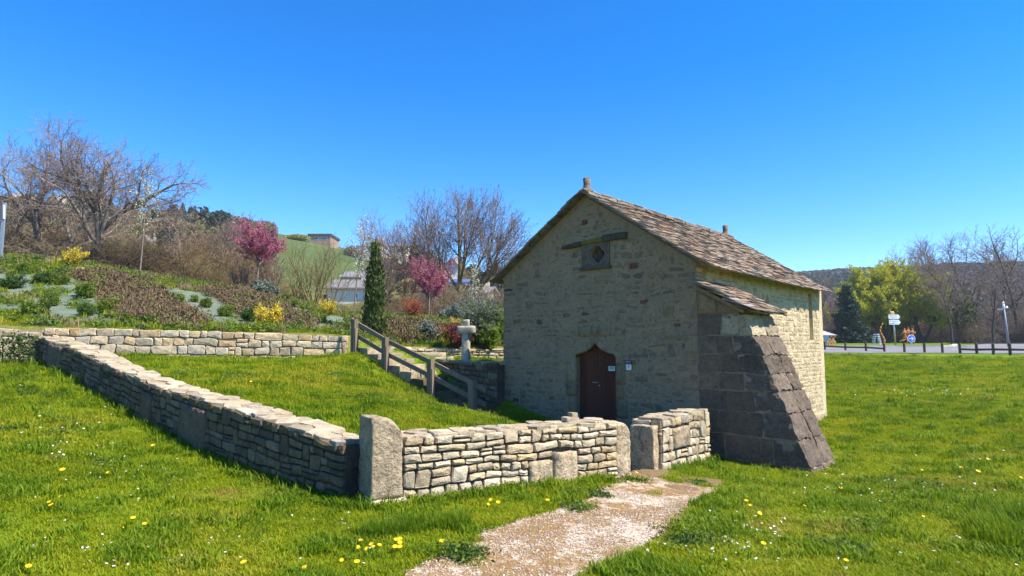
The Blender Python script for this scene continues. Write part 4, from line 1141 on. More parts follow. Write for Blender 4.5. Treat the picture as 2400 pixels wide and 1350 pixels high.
finial(.02, 'finial', .21, M_ROOF); finial(CL - .25, 'finial', .34, M_ROOF)
# little roof of the buttress
brf = empty('buttress_roof', tuple(chap.location), None, None); brf.parent = chap; brf.location = (0, 0, 0)
zb0, zb1, tb1 = 2.76, 2.22, .97
bl = math.hypot(zb0 - zb1, tb1); cb, sb = tb1 / bl, (zb0 - zb1) / bl
def rf_b(u, v, n):
    p = R2 - FD * (tb1 - v * cb + n * sb) + SD * (u - .06); return (p[0], p[1], zb1 + v * sb + n * cb)
for lay in (1, 2):
    roof_side('b', lambda u, v, n, lay=lay: rf_b(u, v, n + (lay - 2) * .035), BT + .12, bl, .12 if lay == 2 else .3, .2, .42, 60 + lay, brf, lambda u, v: 1.0, 150, th=(.015, .03))
g = MB(); g.hexa([rf_b(.04, .1, -.12), rf_b(BT, .1, -.12), rf_b(BT, bl, -.12), rf_b(.04, bl, -.12), rf_b(.04, .1, -.06), rf_b(BT, .1, -.06), rf_b(BT, bl, -.06), rf_b(.04, bl, -.06)]); g.build('roof_bed', M_FMORT, brf)

# signs by and on the door
def plate(name, label, cat, s0, s1, z0, z1, w, mat, th=.008):
    g = MB(); g.hexa([FF(s1, z0, w), FF(s0, z0, w), FF(s0, z0, w - th), FF(s1, z0, w - th), FF(s1, z1, w), FF(s0, z1, w), FF(s0, z1, w - th), FF(s1, z1, w - th)])
    return tag(g.build(name, mat), label, cat)
ns = DOORC - .30; nz = zat(864, 12.15)
o = plate('door_notice', 'small white notice with a pale green printed panel on the brown door', 'notice', ns - .075, ns + .075, nz - .045, nz + .045, -.135, M_WHITE)
g = MB(); g.hexa([FF(ns + .06, nz - .02, -.133), FF(ns - .06, nz - .02, -.133), FF(ns - .06, nz - .02, -.1345), FF(ns + .06, nz - .02, -.1345), FF(ns + .06, nz + .036, -.133), FF(ns - .06, nz + .036, -.133), FF(ns - .06, nz + .036, -.1345), FF(ns + .06, nz + .036, -.1345)]); g.build('print', M_GREENP, o)
def text_on(txt, size, pos, right, up, mat, parent, name='lettering'):
    cu = bpy.data.curves.new(name, 'FONT'); cu.body = txt; cu.size = size; cu.extrude = .0008; cu.resolution_u = 2
    to = bpy.data.objects.new('tmp', cu); COL.objects.link(to)
    dg = bpy.context.evaluated_depsgraph_get(); me = bpy.data.meshes.new_from_object(to.evaluated_get(dg)); bpy.data.objects.remove(to)
    R = Vector(right).normalized(); U = Vector(up).normalized(); Np = R.cross(U)
    me2 = me
    for v in me2.vertices: v.co = Vector(pos) + R * v.co.x + U * v.co.y + Np * v.co.z
    me2.materials.clear()
    return link(name, me2, mat, parent)
fr_right = Vector((-FD[0], -FD[1], 0))
ps = DOORC - DW / 2 - .30; pz = zat(847, 12.0)
o = plate('name_plaque', 'narrow dark blue name plate on a pale stone strip right of the chapel door', 'plaque', ps - .085, ps + .085, pz - .024, pz + .024, .042, M_NAVY)
g = MB(); g.hexa([FF(ps + .15, pz - .05, .033), FF(ps - .13, pz - .05, .033), FF(ps - .13, pz - .05, .0), FF(ps + .15, pz - .05, .0), FF(ps + .15, pz + .035, .033), FF(ps - .13, pz + .035, .033), FF(ps - .13, pz + .035, .0), FF(ps + .15, pz + .035, .0)]); g.build('stone_backing', M_CARVED, o)
text_on('CHAPELLE', .028, FF(ps + .073, pz - .010, .0425), fr_right, (0, 0, 1), M_WHITE, o)
pz2 = zat(858, 12.0)
g = MB(); pts = []
for cx, cz, a0 in ((-.035, .045, math.pi / 2), (.035, .045, 0), (.035, -.045, -math.pi / 2), (-.035, -.045, -math.pi)):
    for i in range(3): a = a0 + (math.pi / 2) * (1 if True else 0) * (1 - i / 2); pts.append((ps - (cx + .02 * math.cos(a)) , pz2 + cz + .02 * math.sin(a)))
o = poly_wall('white_plaque', pts, [], lambda s, z, w: FF(s, z, w + .026), .012, M_WHITE, None); tag(o, 'small white square plaque with a dark emblem below the blue name plate', 'plaque')
g = MB()
for (x, y, r) in ((0, .012, .013), (.004, -.014, .013), (-.02, .0, .005), (.022, 0, .005), (0, .036, .004), (0, -.038, .004)):
    b0 = len(g.v); n = 10
    for i in range(n): a = i * 2 * math.pi / n; g.v.append(FF(ps + x + math.cos(a) * r, pz2 + y + math.sin(a) * r, .0275)); g.v.append(FF(ps + x + math.cos(a) * r * .5, pz2 + y + math.sin(a) * r * .5, .0275))
    for i in range(n): j = (i + 1) % n; g.f.append((b0 + 2 * i, b0 + 2 * i + 1, b0 + 2 * j + 1, b0 + 2 * j))
g.build('emblem', M_NAVY, o)
# ------------------------------------------------------------------ stairs, railing, cross
st = empty('stone_stairs', (STA[0], STA[1], SZ0), 'rough stone steps going down beside the wooden railing to the chapel door', 'stairs')
M_STEPD = stone_mat('shade_dark_step_stone', [(0.12, 0.10, 0.055), (0.15, 0.12, 0.07), (0.10, 0.09, 0.05)], dirt=(0.05, 0.055, 0.02), dirt_amt=0.8)  # darker step stone: the chapel's shadow on the lower steps is in its colour
SL = np.linalg.norm(STB - STA); ns_ = 10; rng = random.Random(12)
for i in range(ns_):
    t0 = (i - .3) / ns_ * SL; zt_ = SZ0 + .10 - (SZ0 - SZ1 + .0) * i / ns_
    wd = 1.02; x = .10; k = 0
    while x < wd - .02:
        w = rng.uniform(.32, .7); w = wd - x if wd - x - w < .2 else w
        g = MB(); c = STA + SDIR * (t0 + .22) + SNRM * (x + w / 2)
        hexblock(g, box8(c, SDIR * .24, SNRM * (w / 2 - .008), zt_ - .26, zt_ + rng.uniform(-.012, .012)), (3, 4, 2), .16, .012, 6, i * 3 + k)
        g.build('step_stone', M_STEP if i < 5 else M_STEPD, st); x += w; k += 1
for (px, py, D, w, dp, h, lb) in ((925, 812, 16.6, .9, .4, .14, 'long pale kerb block at the head of the stone steps'), (1000, 836, 16.0, 1.0, .5, .12, 'broad flat pinkish stone slab lying on the terrace beside the steps'), (1040, 842, 15.75, .5, .22, .09, 'short squared stone beside the flat slab on the terrace edge')):
    q = P(px, py, D); g = MB(); hexblock(g, box8((q.x, D), (w / 2, 0), (0, dp / 2), hz(q.x, D) - .05, hz(q.x, D) + h), (6, 3, 2), .3, .02, 4, px); tag(g.build('stone_block', M_CAP, None, True), lb, 'stone block')
posts = []
for px, yt, yb in ((830, 748, 826), (903, 790, 869), (1010, 841, 927), (1107, 890, 980)):
    k = (px - 1200) / 1426.0; s = (STA[0] - k * STA[1]) / (k * (STB[1] - STA[1]) - (STB[0] - STA[0])); p = STA + (STB - STA) * s
    posts.append((p, zat(yb, p[1]), zat(yt, p[1])))
rl_ = empty('wooden_railing', (posts[0][0][0], posts[0][0][1], posts[0][1]), 'grey weathered wooden handrail with four posts beside the stone steps', 'railing')
for k, (p, zb_, zt_) in enumerate(posts):
    g = MB(); h = .062
    c8 = box8(p, SDIR * h, SNRM * h, zb_ - .3, zt_)
    c8[4] = (c8[4][0], c8[4][1], zt_ - .015); c8[7] = (c8[7][0], c8[7][1], zt_ - .01)
    hexblock(g, c8, (1, 1, 6), .05, .003, 4, k); g.build('post', M_RAIL, rl_)
    g = MB(); pb = p + SDIR * .085 + SNRM * .0   # diagonal split brace on the right of each post
    g.hexa([tuple(pb - SDIR * .015 - SNRM * .05) + (zb_ - .2,), tuple(pb + SDIR * .012 - SNRM * .05) + (zb_ - .2,), tuple(pb + SDIR * .012 + SNRM * .05) + (zb_ - .2,), tuple(pb - SDIR * .015 + SNRM * .05) + (zb_ - .2,),
            tuple(pb - SDIR * .022 - SNRM * .05) + (zt_ - .22,), tuple(pb + SDIR * .002 - SNRM * .05) + (zt_ - .22,), tuple(pb + SDIR * .002 + SNRM * .05) + (zt_ - .22,), tuple(pb - SDIR * .022 + SNRM * .05) + (zt_ - .22,)])
    g.build('brace', M_RAIL, rl_)
def rail(p0, z0, p1, z1, off, h=.105, th=.045):
    g = MB(); n = SNRM * th / 2; o_ = SNRM * off; a = p0 + o_; b = p1 + o_
    g.hexa([tuple(a - n) + (z0 - h,), tuple(b - n) + (z1 - h,), tuple(b + n) + (z1 - h,), tuple(a + n) + (z0 - h,), tuple(a - n) + (z0,), tuple(b - n) + (z1,), tuple(b + n) + (z1,), tuple(a + n) + (z0,)])
    return g
for lvl, dz in (('upper', -.05), ('lower', -.36)):
    P0, P1_, P2_, P3_ = posts
    ext0 = (P0[0] - SDIR * .22, P0[2] + dz + .09); ext1 = (P3_[0] + SDIR * .30, P3_[2] + dz - .11)
    ch = [ext0 if lvl == 'upper' else (P0[0], P0[2] + dz), (P1_[0], P1_[2] + dz), (P2_[0], P2_[2] + dz), (P3_[0], P3_[2] + dz), ext1]
    for a_, b_ in zip(ch[:-1], ch[1:]): rail(a_[0], a_[1], b_[0], b_[1], .088).build('rail', M_RAIL, rl_)
# the cross on the terrace
CXD = 15.1; cxp = P(1092, 845, CXD)
cz0, cz1 = zat(852, CXD), zat(749, CXD); cw = .088
crs = empty('stone_cross', (cxp.x, CXD, cz0), 'worn grey stone cross standing on the terrace left of the chapel', 'cross')
rot = math.radians(-12); cu_ = np.array([math.cos(rot), math.sin(rot)]); cv_ = np.array([-math.sin(rot), math.cos(rot)]); c0 = np.array([cxp.x, CXD])
g = MB(); hexblock(g, box8(c0, cu_ * cw, cv_ * cw, cz0 - .1, zat(779, CXD)), (3, 3, 8), .08, .008, 5, 1); g.build('shaft', M_CROSS, crs, True)
g = MB(); hexblock(g, box8(c0, cu_ * .07, cv_ * .075, zat(765, CXD), cz1), (3, 3, 3), .1, .008, 5, 2); g.build('head', M_CROSS, crs, True)
g = MB(); hexblock(g, box8(c0 + cu_ * .005, cu_ * .22, cv_ * .11, zat(782, CXD), zat(764, CXD)), (6, 3, 3), .14, .012, 6, 3); g.build('arm', M_CROSS, crs, True)
g = MB(); q = P(1068, 849, 14.9); hexblock(g, box8((q.x, 14.75), (.16, .03), (-.02, .13), zat(849, 14.75) - .02, zat(849, 14.75) + .05), (5, 3, 1), .2, .012, 6, 4); tag(g.build('loose_slab', M_STEP, None, True), 'thin pale slab jutting from the terrace edge at the foot of the cross', 'stone')

# ------------------------------------------------------------------ roadside at the right
def post_obj(px, yt, yb, D, parent=None, mat=M_POST):
    x = xat(px, D); z0 = hz(x, D) - .1; z1 = zat(yt, D)
    g = MB(); r = .085; n = 8
    g.cyl((x, D, z0), (x, D, z1 - .03), r, n=n); g.cyl((x, D, z1 - .03), (x, D, z1), r, r * .7, n=n)
    return g, x, z0, z1
PL = [(1933, 800, 818, 55), (1981, 802, 820, 52), (2029, 802, 822, 49.5), (2072, 804, 826, 47), (2119, 804, 828, 45.5), (2166, 804, 828, 44.5), (2208, 804, 828, 43.5), (2249, 804, 830, 42.5), (2288, 805, 830, 41.5), (2327, 804, 832, 40.5), (2366, 804, 834, 39.5), (2407, 804, 835, 38.6), (2446, 804, 836, 37.8)]
def ptz(t): 
    px, yt, yb, D = t; g, x, z0, z1 = post_obj(px, yt, yb, D); return g, Vector((x, D, z0)), z1
def log_barrier(idx, label, skip=()):
    a = ptz(PL[idx[0]]); root = empty('log_barrier', a[1], label, 'barrier')
    prev = None
    for i in idx:
        g, p, z1 = ptz(PL[i]); g.build('post', M_POST, root)
        if prev is not None:
            h = MB(); zr0, zr1 = prev[1] - .42, z1 - .42
            h.cyl((prev[0].x, prev[0].y + .12, zr0), (p.x, p.y + .12, zr1), .075, n=8); h.build('log_rail', M_POST, root, True)
        prev = (p, z1)
PL2 = [(1885, 799, 816, 58)] + PL
PL = PL2
log_barrier([0, 1, 2, 3, 4], 'low wooden log barrier along the road nearest the chapel corner')
for i in (5, 6, 7):
    g, p, z1 = ptz(PL[i]); tag(g.build('wooden_post', M_POST), 'short brown wooden post standing alone between the two log barriers', 'post', 'lone wooden posts along the road')
log_barrier([8, 9, 10, 11, 12, 13], 'low wooden log barrier at the right edge of the lawn')
# island with kerb across the road
def strip(name, pts, w, h, mat, kind=None, label=None, cat=None):
    g = MB()
    for (a, b) in zip(pts[:-1], pts[1:]):
        a = np.array(a); b = np.array(b); d = (b - a) / np.linalg.norm(b - a); n = np.array([-d[1], d[0]]) * w / 2
        za, zb = hz(*a), hz(*b)
        g.hexa([tuple(a - n) + (za - .2,), tuple(b - n) + (zb - .2,), tuple(b + n) + (zb - .2,), tuple(a + n) + (za - .2,), tuple(a - n) + (za + h,), tuple(b - n) + (zb + h,), tuple(b + n) + (zb + h,), tuple(a + n) + (za + h,)])
    o = g.build(name, mat); return tag(o, label, cat, None, kind)
KP = [(24, 73), (34, 80.2), (39, 95), ]
KERB = [(xat(1880, 72), 72), (xat(2000, 71.5), 71.5), (xat(2100, 71), 71), (xat(2200, 70), 70), (xat(2226, 70.6), 70.6), (xat(2236, 74), 74), (xat(2238, 80), 80)]
strip('kerb', KERB, .5, .16, flat_mat('kerb_stone', (.5, .46, .38), .9, .3, 3), 'structure')
isl = sheet('verge', [(xat(1860, 72.3), 72.3), (xat(2100, 71.3), 71.3), (xat(2226, 71), 71), (xat(2234, 80), 80), (xat(2234, 94), 94), (xat(1860, 94), 94)], M_GROUND, .12, 1.0)
ROAD2 = sheet('road', [(xat(2240, 60), 60), (xat(2420, 60), 60), (xat(2600, 60), 60), (xat(2600, 90), 90), (xat(2300, 86), 86), (xat(2244, 76), 76)], M_ASPH, .035, 1.0)
M_PAINT = flat_mat('white_road_paint', (.72, .71, .68), .7, .1, 3)
strip('road_marking', [(xat(2230, 54), 54), (xat(2290, 48), 48), (xat(2400, 44.2), 44.2)], .15, .04, M_PAINT, 'structure')
strip('kerb', [(xat(2285, 84), 84), (xat(2400, 80), 80), (xat(2600, 74), 74)], .4, .15, flat_mat('kerb_dark', (.2, .17, .13), .9, .3, 3), 'structure')
# direction sign
D = 76.0; sx = xat(2099, D); zg = hz(sx, D)
sg = empty('direction_sign', (sx, D, zg), 'two white arrow signs stacked on a grey pole under a small orange plate', 'road sign')
g = MB(); ztp = zat(728, D); g.cyl((sx + .12, D + .16, zg - .2), (sx - .05, D + .16, ztp - .1), .09, n=10); g.build('pole', M_METAL, sg, True)
def arrow_panel(x0, x1, z0, z1, D, mat, parent, name='arrow_panel'):
    tip = (z1 - z0) * .38; r = .08
    pts = [(x0 + r, z0), (x1 - tip, z0), (x1, (z0 + z1) / 2), (x1 - tip, z1), (x0 + r, z1), (x0, z1 - r), (x0, z0 + r)]
    g = MB(); n = len(pts); g.v = [(x, D, z) for x, z in pts] + [(x, D + .04, z) for x, z in pts]
    g.f = [tuple(range(n)), tuple(range(2 * n - 1, n - 1, -1))] + [(i, i + n, (i + 1) % n + n, (i + 1) % n) for i in range(n)]
    return g.build(name, mat, parent)
for (y0, y1, x0, x1, la, lb, ma) in ((737, 747.8, 2086, 2114.5, 'MILLAU  58', 'LA TIEULE  9', M_LETG), (749.6, 760.6, 2087, 2115, 'LE VIALA   6', 'LAUBERT  3', M_BLACK)):
    pn_ = arrow_panel(xat(x0, D), xat(x1, D), zat(y1, D), zat(y0, D), D, M_WHITE, sg)
    zc = (zat(y1, D) + zat(y0, D)) / 2
    g = MB(); tx = xat(x1, D) - .02; hh_ = (zat(y0, D) - zat(y1, D)) / 2
    g.hexa([(tx - .22, D - .004, zc - hh_ * .9), (tx - .16, D - .004, zc - hh_ * .9), (tx - .16, D - .001, zc - hh_ * .9), (tx - .22, D - .001, zc - hh_ * .9), (tx - .04, D - .004, zc), (tx + .0, D - .004, zc), (tx + .0, D - .001, zc), (tx - .04, D - .001, zc)])
    g.hexa([(tx - .04, D - .004, zc), (tx + .0, D - .004, zc), (tx + .0, D - .001, zc), (tx - .04, D - .001, zc), (tx - .22, D - .004, zc + hh_ * .9), (tx - .16, D - .004, zc + hh_ * .9), (tx - .16, D - .001, zc + hh_ * .9), (tx - .22, D - .001, zc + hh_ * .9)])
    g.build('chevron_edge', M_BLACK, pn_)
    text_on(la, .19, (xat(x0, D) + .08, D - .003, zc + .05), (1, 0, 0), (0, 0, 1), ma, pn_)
    text_on(lb, .17, (xat(x0, D) + .08, D - .003, zc - .2), (1, 0, 0), (0, 0, 1), M_BLACK, pn_)
g = MB(); g.box(((xat(2092, D) + xat(2101, D)) / 2, D, (zat(737, D) + zat(731.5, D)) / 2 + .01), (.48, .04, .28)); op = g.build('orange_plate', M_ORANGE, sg)
g = MB(); g.cyl((xat(2093, D), D + .05, zat(732, D)), (xat(2093, D), D + .05, zat(729, D)), .09, .05, 8); g.build('pole_cap', M_WHITE, sg)
# blue roundabout arrow sign
D = 70.5; bx_, bz_ = xat(2137, D), zat(793.5, D); r = 9.0 / 1426 * D; zg = hz(bx_, D)
bs = empty('round_sign', (bx_, D, zg), 'round blue road sign with a white arrow pointing right', 'road sign')
g = MB(); g.cyl((bx_, D, bz_), (bx_, D + .03, bz_), r, n=32); g.build('rim', M_WHITE, bs)
g = MB(); g.cyl((bx_, D - .006, bz_), (bx_, D - .001, bz_), r * .88, n=32); g.build('disc', M_BLUE, bs)
g = MB(); n_ = D - .012
def quad(g, pts): b0 = len(g.v); g.v += [(bx_ + x * r, n_, bz_ + z * r) for x, z in pts] + [(bx_ + x * r, n_ + .004, bz_ + z * r) for x, z in pts]; k = len(pts); g.f += [tuple(b0 + i for i in range(k)), tuple(b0 + k + i for i in range(k - 1, -1, -1))] + [(b0 + i, b0 + k + i, b0 + k + (i + 1) % k, b0 + (i + 1) % k) for i in range(k)]
quad(g, [(-.62, -.10), (.40, -.10), (.40, .10), (-.62, .10)]); quad(g, [(.66, 0), (.52, .12), (.10, .54), (-.04, .40), (.34, .02)]); quad(g, [(.34, -.02), (-.04, -.40), (.10, -.54), (.52, -.12), (.66, 0)])
g.build('arrow', M_WHITE, bs)
g = MB(); g.cyl((bx_, D + .05, zg - .1), (bx_, D + .05, bz_), .05, n=8); g.build('pole', M_METAL, bs)
# lamp / camera mast
M_MAST = flat_mat('grey_mast', (.22, .23, .25), .6, .1, 3); D = 66.0; mx = xat(2364, D); zg = hz(mx, D)
ms = empty('street_lamp', (mx, D, zg), 'grey metal mast with a short side arm and round lamp head at the right', 'street lamp')
g = MB(); zt_ = zat(726, D); g.cyl((mx, D, zg - .2), (mx - .22, D, zt_), .13, .09, 12); g.build('mast', M_MAST, ms, True)
g = MB(); g.cyl((mx - .22, D, zt_), (mx - .26, D, zat(712, D)), .09, .12, 10); g.cyl((mx - .26, D, zat(712, D)), (mx - .26, D, zat(707, D)), .14, .06, 12); g.build('lamp_head', M_WHITE, ms, True)
g = MB(); g.box((mx - .55, D, zat(725, D)), (.95, .12, .16)); g.build('side_arm', M_MAST, ms)
g = MB(); g.cyl((mx - .02, D, zat(722, D)), (mx + .16, D, zat(719, D)), .13, .10, 10); g.build('side_lamp', M_WHITE, ms, True)
# rusty running figures (cut steel sculpture)
def figure(px, ytop, D, label, lean, sc=1.0):
    x = xat(px, D); zg = hz(x, D) + .1; H = (zat(ytop, D) - zg); k = H / 1.8
    rootv = empty('steel_figure', (x, D, zg), label, 'sculpture', 'rusty steel figures on the verge')
    J = {'pel': (0, .95), 'che': (.02 + lean * .3, 1.42), 'nec': (.03 + lean * .4, 1.55), 'hed': (.04 + lean * .5, 1.70), 'k1': (.22, .52), 'f1': (.10, .05), 'k2': (-.20, .55), 'f2': (-.55, .35), 'e1': (.28, 1.15), 'h1': (.42, 1.35), 'e2': (-.25, 1.18), 'h2': (-.38, .98)}
    B = [('pel', 'che', .15, .19), ('che', 'nec', .16, .06), ('pel', 'k1', .12, .08), ('k1', 'f1', .08, .05), ('pel', 'k2', .12, .08), ('k2', 'f2', .08, .05), ('che', 'e1', .08, .06), ('e1', 'h1', .055, .04), ('che', 'e2', .08, .06), ('e2', 'h2', .055, .04)]
    vi = {n_: i for i, n_ in enumerate(J)}
    me = bpy.data.meshes.new('body'); rr = {'pel': .13, 'che': .16, 'nec': .07, 'hed': .12, 'k1': .08, 'f1': .06, 'k2': .08, 'f2': .06, 'e1': .06, 'h1': .045, 'e2': .06, 'h2': .045}
    me.from_pydata([(x + a * k, D, zg + b * k) for a, b in J.values()], [(vi[a], vi[b]) for a, b, _, _ in B] + [(vi['nec'], vi['hed'])], [])
    o = bpy.data.objects.new('tmp', me); COL.objects.link(o)
    md = o.modifiers.new('s', 'SKIN'); 
    for n_, i in vi.items(): me.skin_vertices[0].data[i].radius = (rr[n_] * k, rr[n_] * k * .6)
    me.skin_vertices[0].data[0].use_root = True
    o.modifiers.new('u', 'SUBSURF').levels = 1
    dg = bpy.context.evaluated_depsgraph_get(); m2 = bpy.data.meshes.new_from_object(o.evaluated_get(dg)); bpy.data.objects.remove(o)
    link('body', m2, M_RUST, rootv)
figure(2122, 767, 79, 'rusty steel figure of a walker, leftmost of the group behind the blue sign', -.1)
figure(2129, 764, 80, 'rusty steel figure of a walker, tallest and in the middle behind the blue sign', .1)
figure(2139, 766, 79, 'rusty steel figure of a walker, directly above the blue sign', .05)
g = MB(); D = 78; x = xat(2069, D)
for k in range(7): g.cyl((x + .25 * math.sin(k), D, hz(x, D) + k * .42), (x + .25 * math.sin(k + 1), D, hz(x, D) + (k + 1) * .42), .16 - .015 * k, .14 - .015 * k, 7)
tag(g.build('twisted_trunk', M_RUST, None, True), 'thin reddish brown twisted trunk standing on the verge left of the direction sign', 'tree trunk')
for (px, s_, lb) in ((2048, 1, 'curved white slatted bench end on the verge, left one'), (2062, -1, 'curved white slatted bench end on the verge, right one by the reddish trunk')):
    g = MB(); D = 77
    for k in range(6):
        a = k / 6 * 1.2; g.box((xat(px, D) + s_ * .5 * (1 - math.cos(a)), D, hz(xat(px, D), D) + .3 + k * .24), (.30, .3, .12))
    tag(g.build('slatted_bench', M_WHITE), lb, 'bench')
# wood shelter with log pile and information board
D = 80.0; x1 = xat(1945, D); zg = hz(x1, D)
sh = empty('log_shelter', (x1 - 3, D, zg), 'open wood shelter with a grey slate roof seen past the chapel corner', 'shelter')
g = MB(); zt0, zt1 = zat(767, D), zat(784, D)
g.hexa([(x1 - 8, D - 2, zt1 - .12), (x1, D - 2, zt1 - .12), (x1, D + 2, zt1 - .12), (x1 - 8, D + 2, zt1 - .12), (x1 - 6, D - .2, zt0), (x1 - 2.3, D - .2, zt0), (x1 - 2.3, D + .2, zt0), (x1 - 6, D + .2, zt0)])
g.build('roof', flat_mat('grey_slates', (.34, .33, .31), .8, .35, 3), sh)
g = MB()
for xx in (x1 - .6, x1 - 3.5, x1 - 7): g.box((xx, D - 1.6, (zg + zt1) / 2 - .1), (.18, .18, zt1 - zg))
g.build('posts', M_POST, sh)
g = MB(); g.box((x1 - 4, D + 1.6, (zg + zt1) / 2), (7.4, .1, zt1 - zg - .2)); g.build('back_wall', M_DARKIN, sh)
lp = empty('log_pile', (x1 - 2, D - 1, zg), 'stack of orange brown cut logs under the wood shelter', 'log pile'); rng = random.Random(4)
M_LOG = flat_mat('cut_log_ends', (.55, .30, .11), .9, .45, 4)
for r_ in range(4):
    for c_ in range(9):
        g = MB(); g.cyl((x1 - 3.9 + c_ * .42 + .2 * (r_ % 2), D - 1.9, zg + .2 + r_ * .34), (x1 - 3.9 + c_ * .42 + .2 * (r_ % 2), D - .7, zg + .2 + r_ * .34), rng.uniform(.15, .2), n=8); g.build('log', M_LOG, lp)
D = 77; bx1 = xat(1938, D); g = MB(); ib = empty('information_board', (bx1, D, hz(bx1, D)), 'small blue grey information board on a leg in front of the log pile', 'sign')
g.box((bx1, D, zat(793, D)), (.62, .06, .6)); g.build('board', flat_mat('blue_grey_board', (.10, .19, .33), .5, .1), ib)
g = MB(); g.box((bx1, D + .05, (zat(793, D) + hz(bx1, D)) / 2), (.12, .08, zat(793, D) - hz(bx1, D))); g.build('leg', flat_mat('teal_leg', (.12, .28, .26), .6, .1), ib)
# road sign seen edge-on at the far left
D = 17.5; x = xat(9, D); zb_, zt_ = hz(xat(2, 22), 22), zat(482, 22); D = 22; x = xat(2, D, 590)
ls = empty('road_sign', (x, D, hz(x, D)), 'grey metal sign post with a sign plate seen from behind at the far left edge', 'road sign')
g = MB(); g.box((x, D, (hz(x, D) + zt_) / 2), (.11, .07, zt_ - hz(x, D) + .2)); g.build('post', M_METAL, ls)
g = MB(); g.hexa([(x - .5, D - .06, zat(517, D)), (x + .04, D - .07, zat(515, D)), (x + .04, D - .04, zat(515, D)), (x - .5, D - .03, zat(517, D)), (x - .5, D - .06, zat(480, D)), (x + .0, D - .07, zat(482, D)), (x + .0, D - .04, zat(482, D)), (x - .5, D - .03, zat(480, D))]); g.build('plate', flat_mat('sign_back', (.13, .13, .15), .6, .1), ls)
g = MB(); g.hexa([(x + .04, D - .075, zat(514, D)), (x + .09, D - .075, zat(514, D)), (x + .09, D - .035, zat(514, D)), (x + .04, D - .035, zat(514, D)), (x + .0, D - .075, zat(481, D)), (x + .05, D - .075, zat(481, D)), (x + .05, D - .035, zat(481, D)), (x + .0, D - .035, zat(481, D))]); g.build('plate_edge', M_WHITE, ls)
# round stone on the bank
q = ground_px(113, 622, 14.5); g = MB(); hexblock(g, box8((q[0], q[1]), (.18, 0), (0, .15), q[2] - .05, q[2] + .2), (4, 4, 3), 1.0, .02, 5, 3); tag(g.build('boulder', M_DARKW, None, True), 'small dark round boulder at the top of the planted bank', 'boulder')
for (px, py, w, lb) in ((182, 634, .6, 'orange flat kerb stone half way up the planted bank'), (470, 682, .55, 'pale kerb stone at the top of the second heather band'), (965, 722, .8, 'pale flat kerb stone at the crest right of the cypress'), (748, 722, .9, 'thin pale kerb stone by the yellow shrub at the crest'), (1065, 766, .7, 'pale kerb stone on the bank left of the cross')):
    q = ground_px(px, py, 14.5); g = MB(); hexblock(g, box8((q[0], q[1]), (w / 2, -.04), (.02, .12), q[2] - .05, q[2] + .09), (4, 2, 1), .4, .02, 5, px); tag(g.build('kerb_stone', M_WARM, None, True), lb, 'kerb stone')

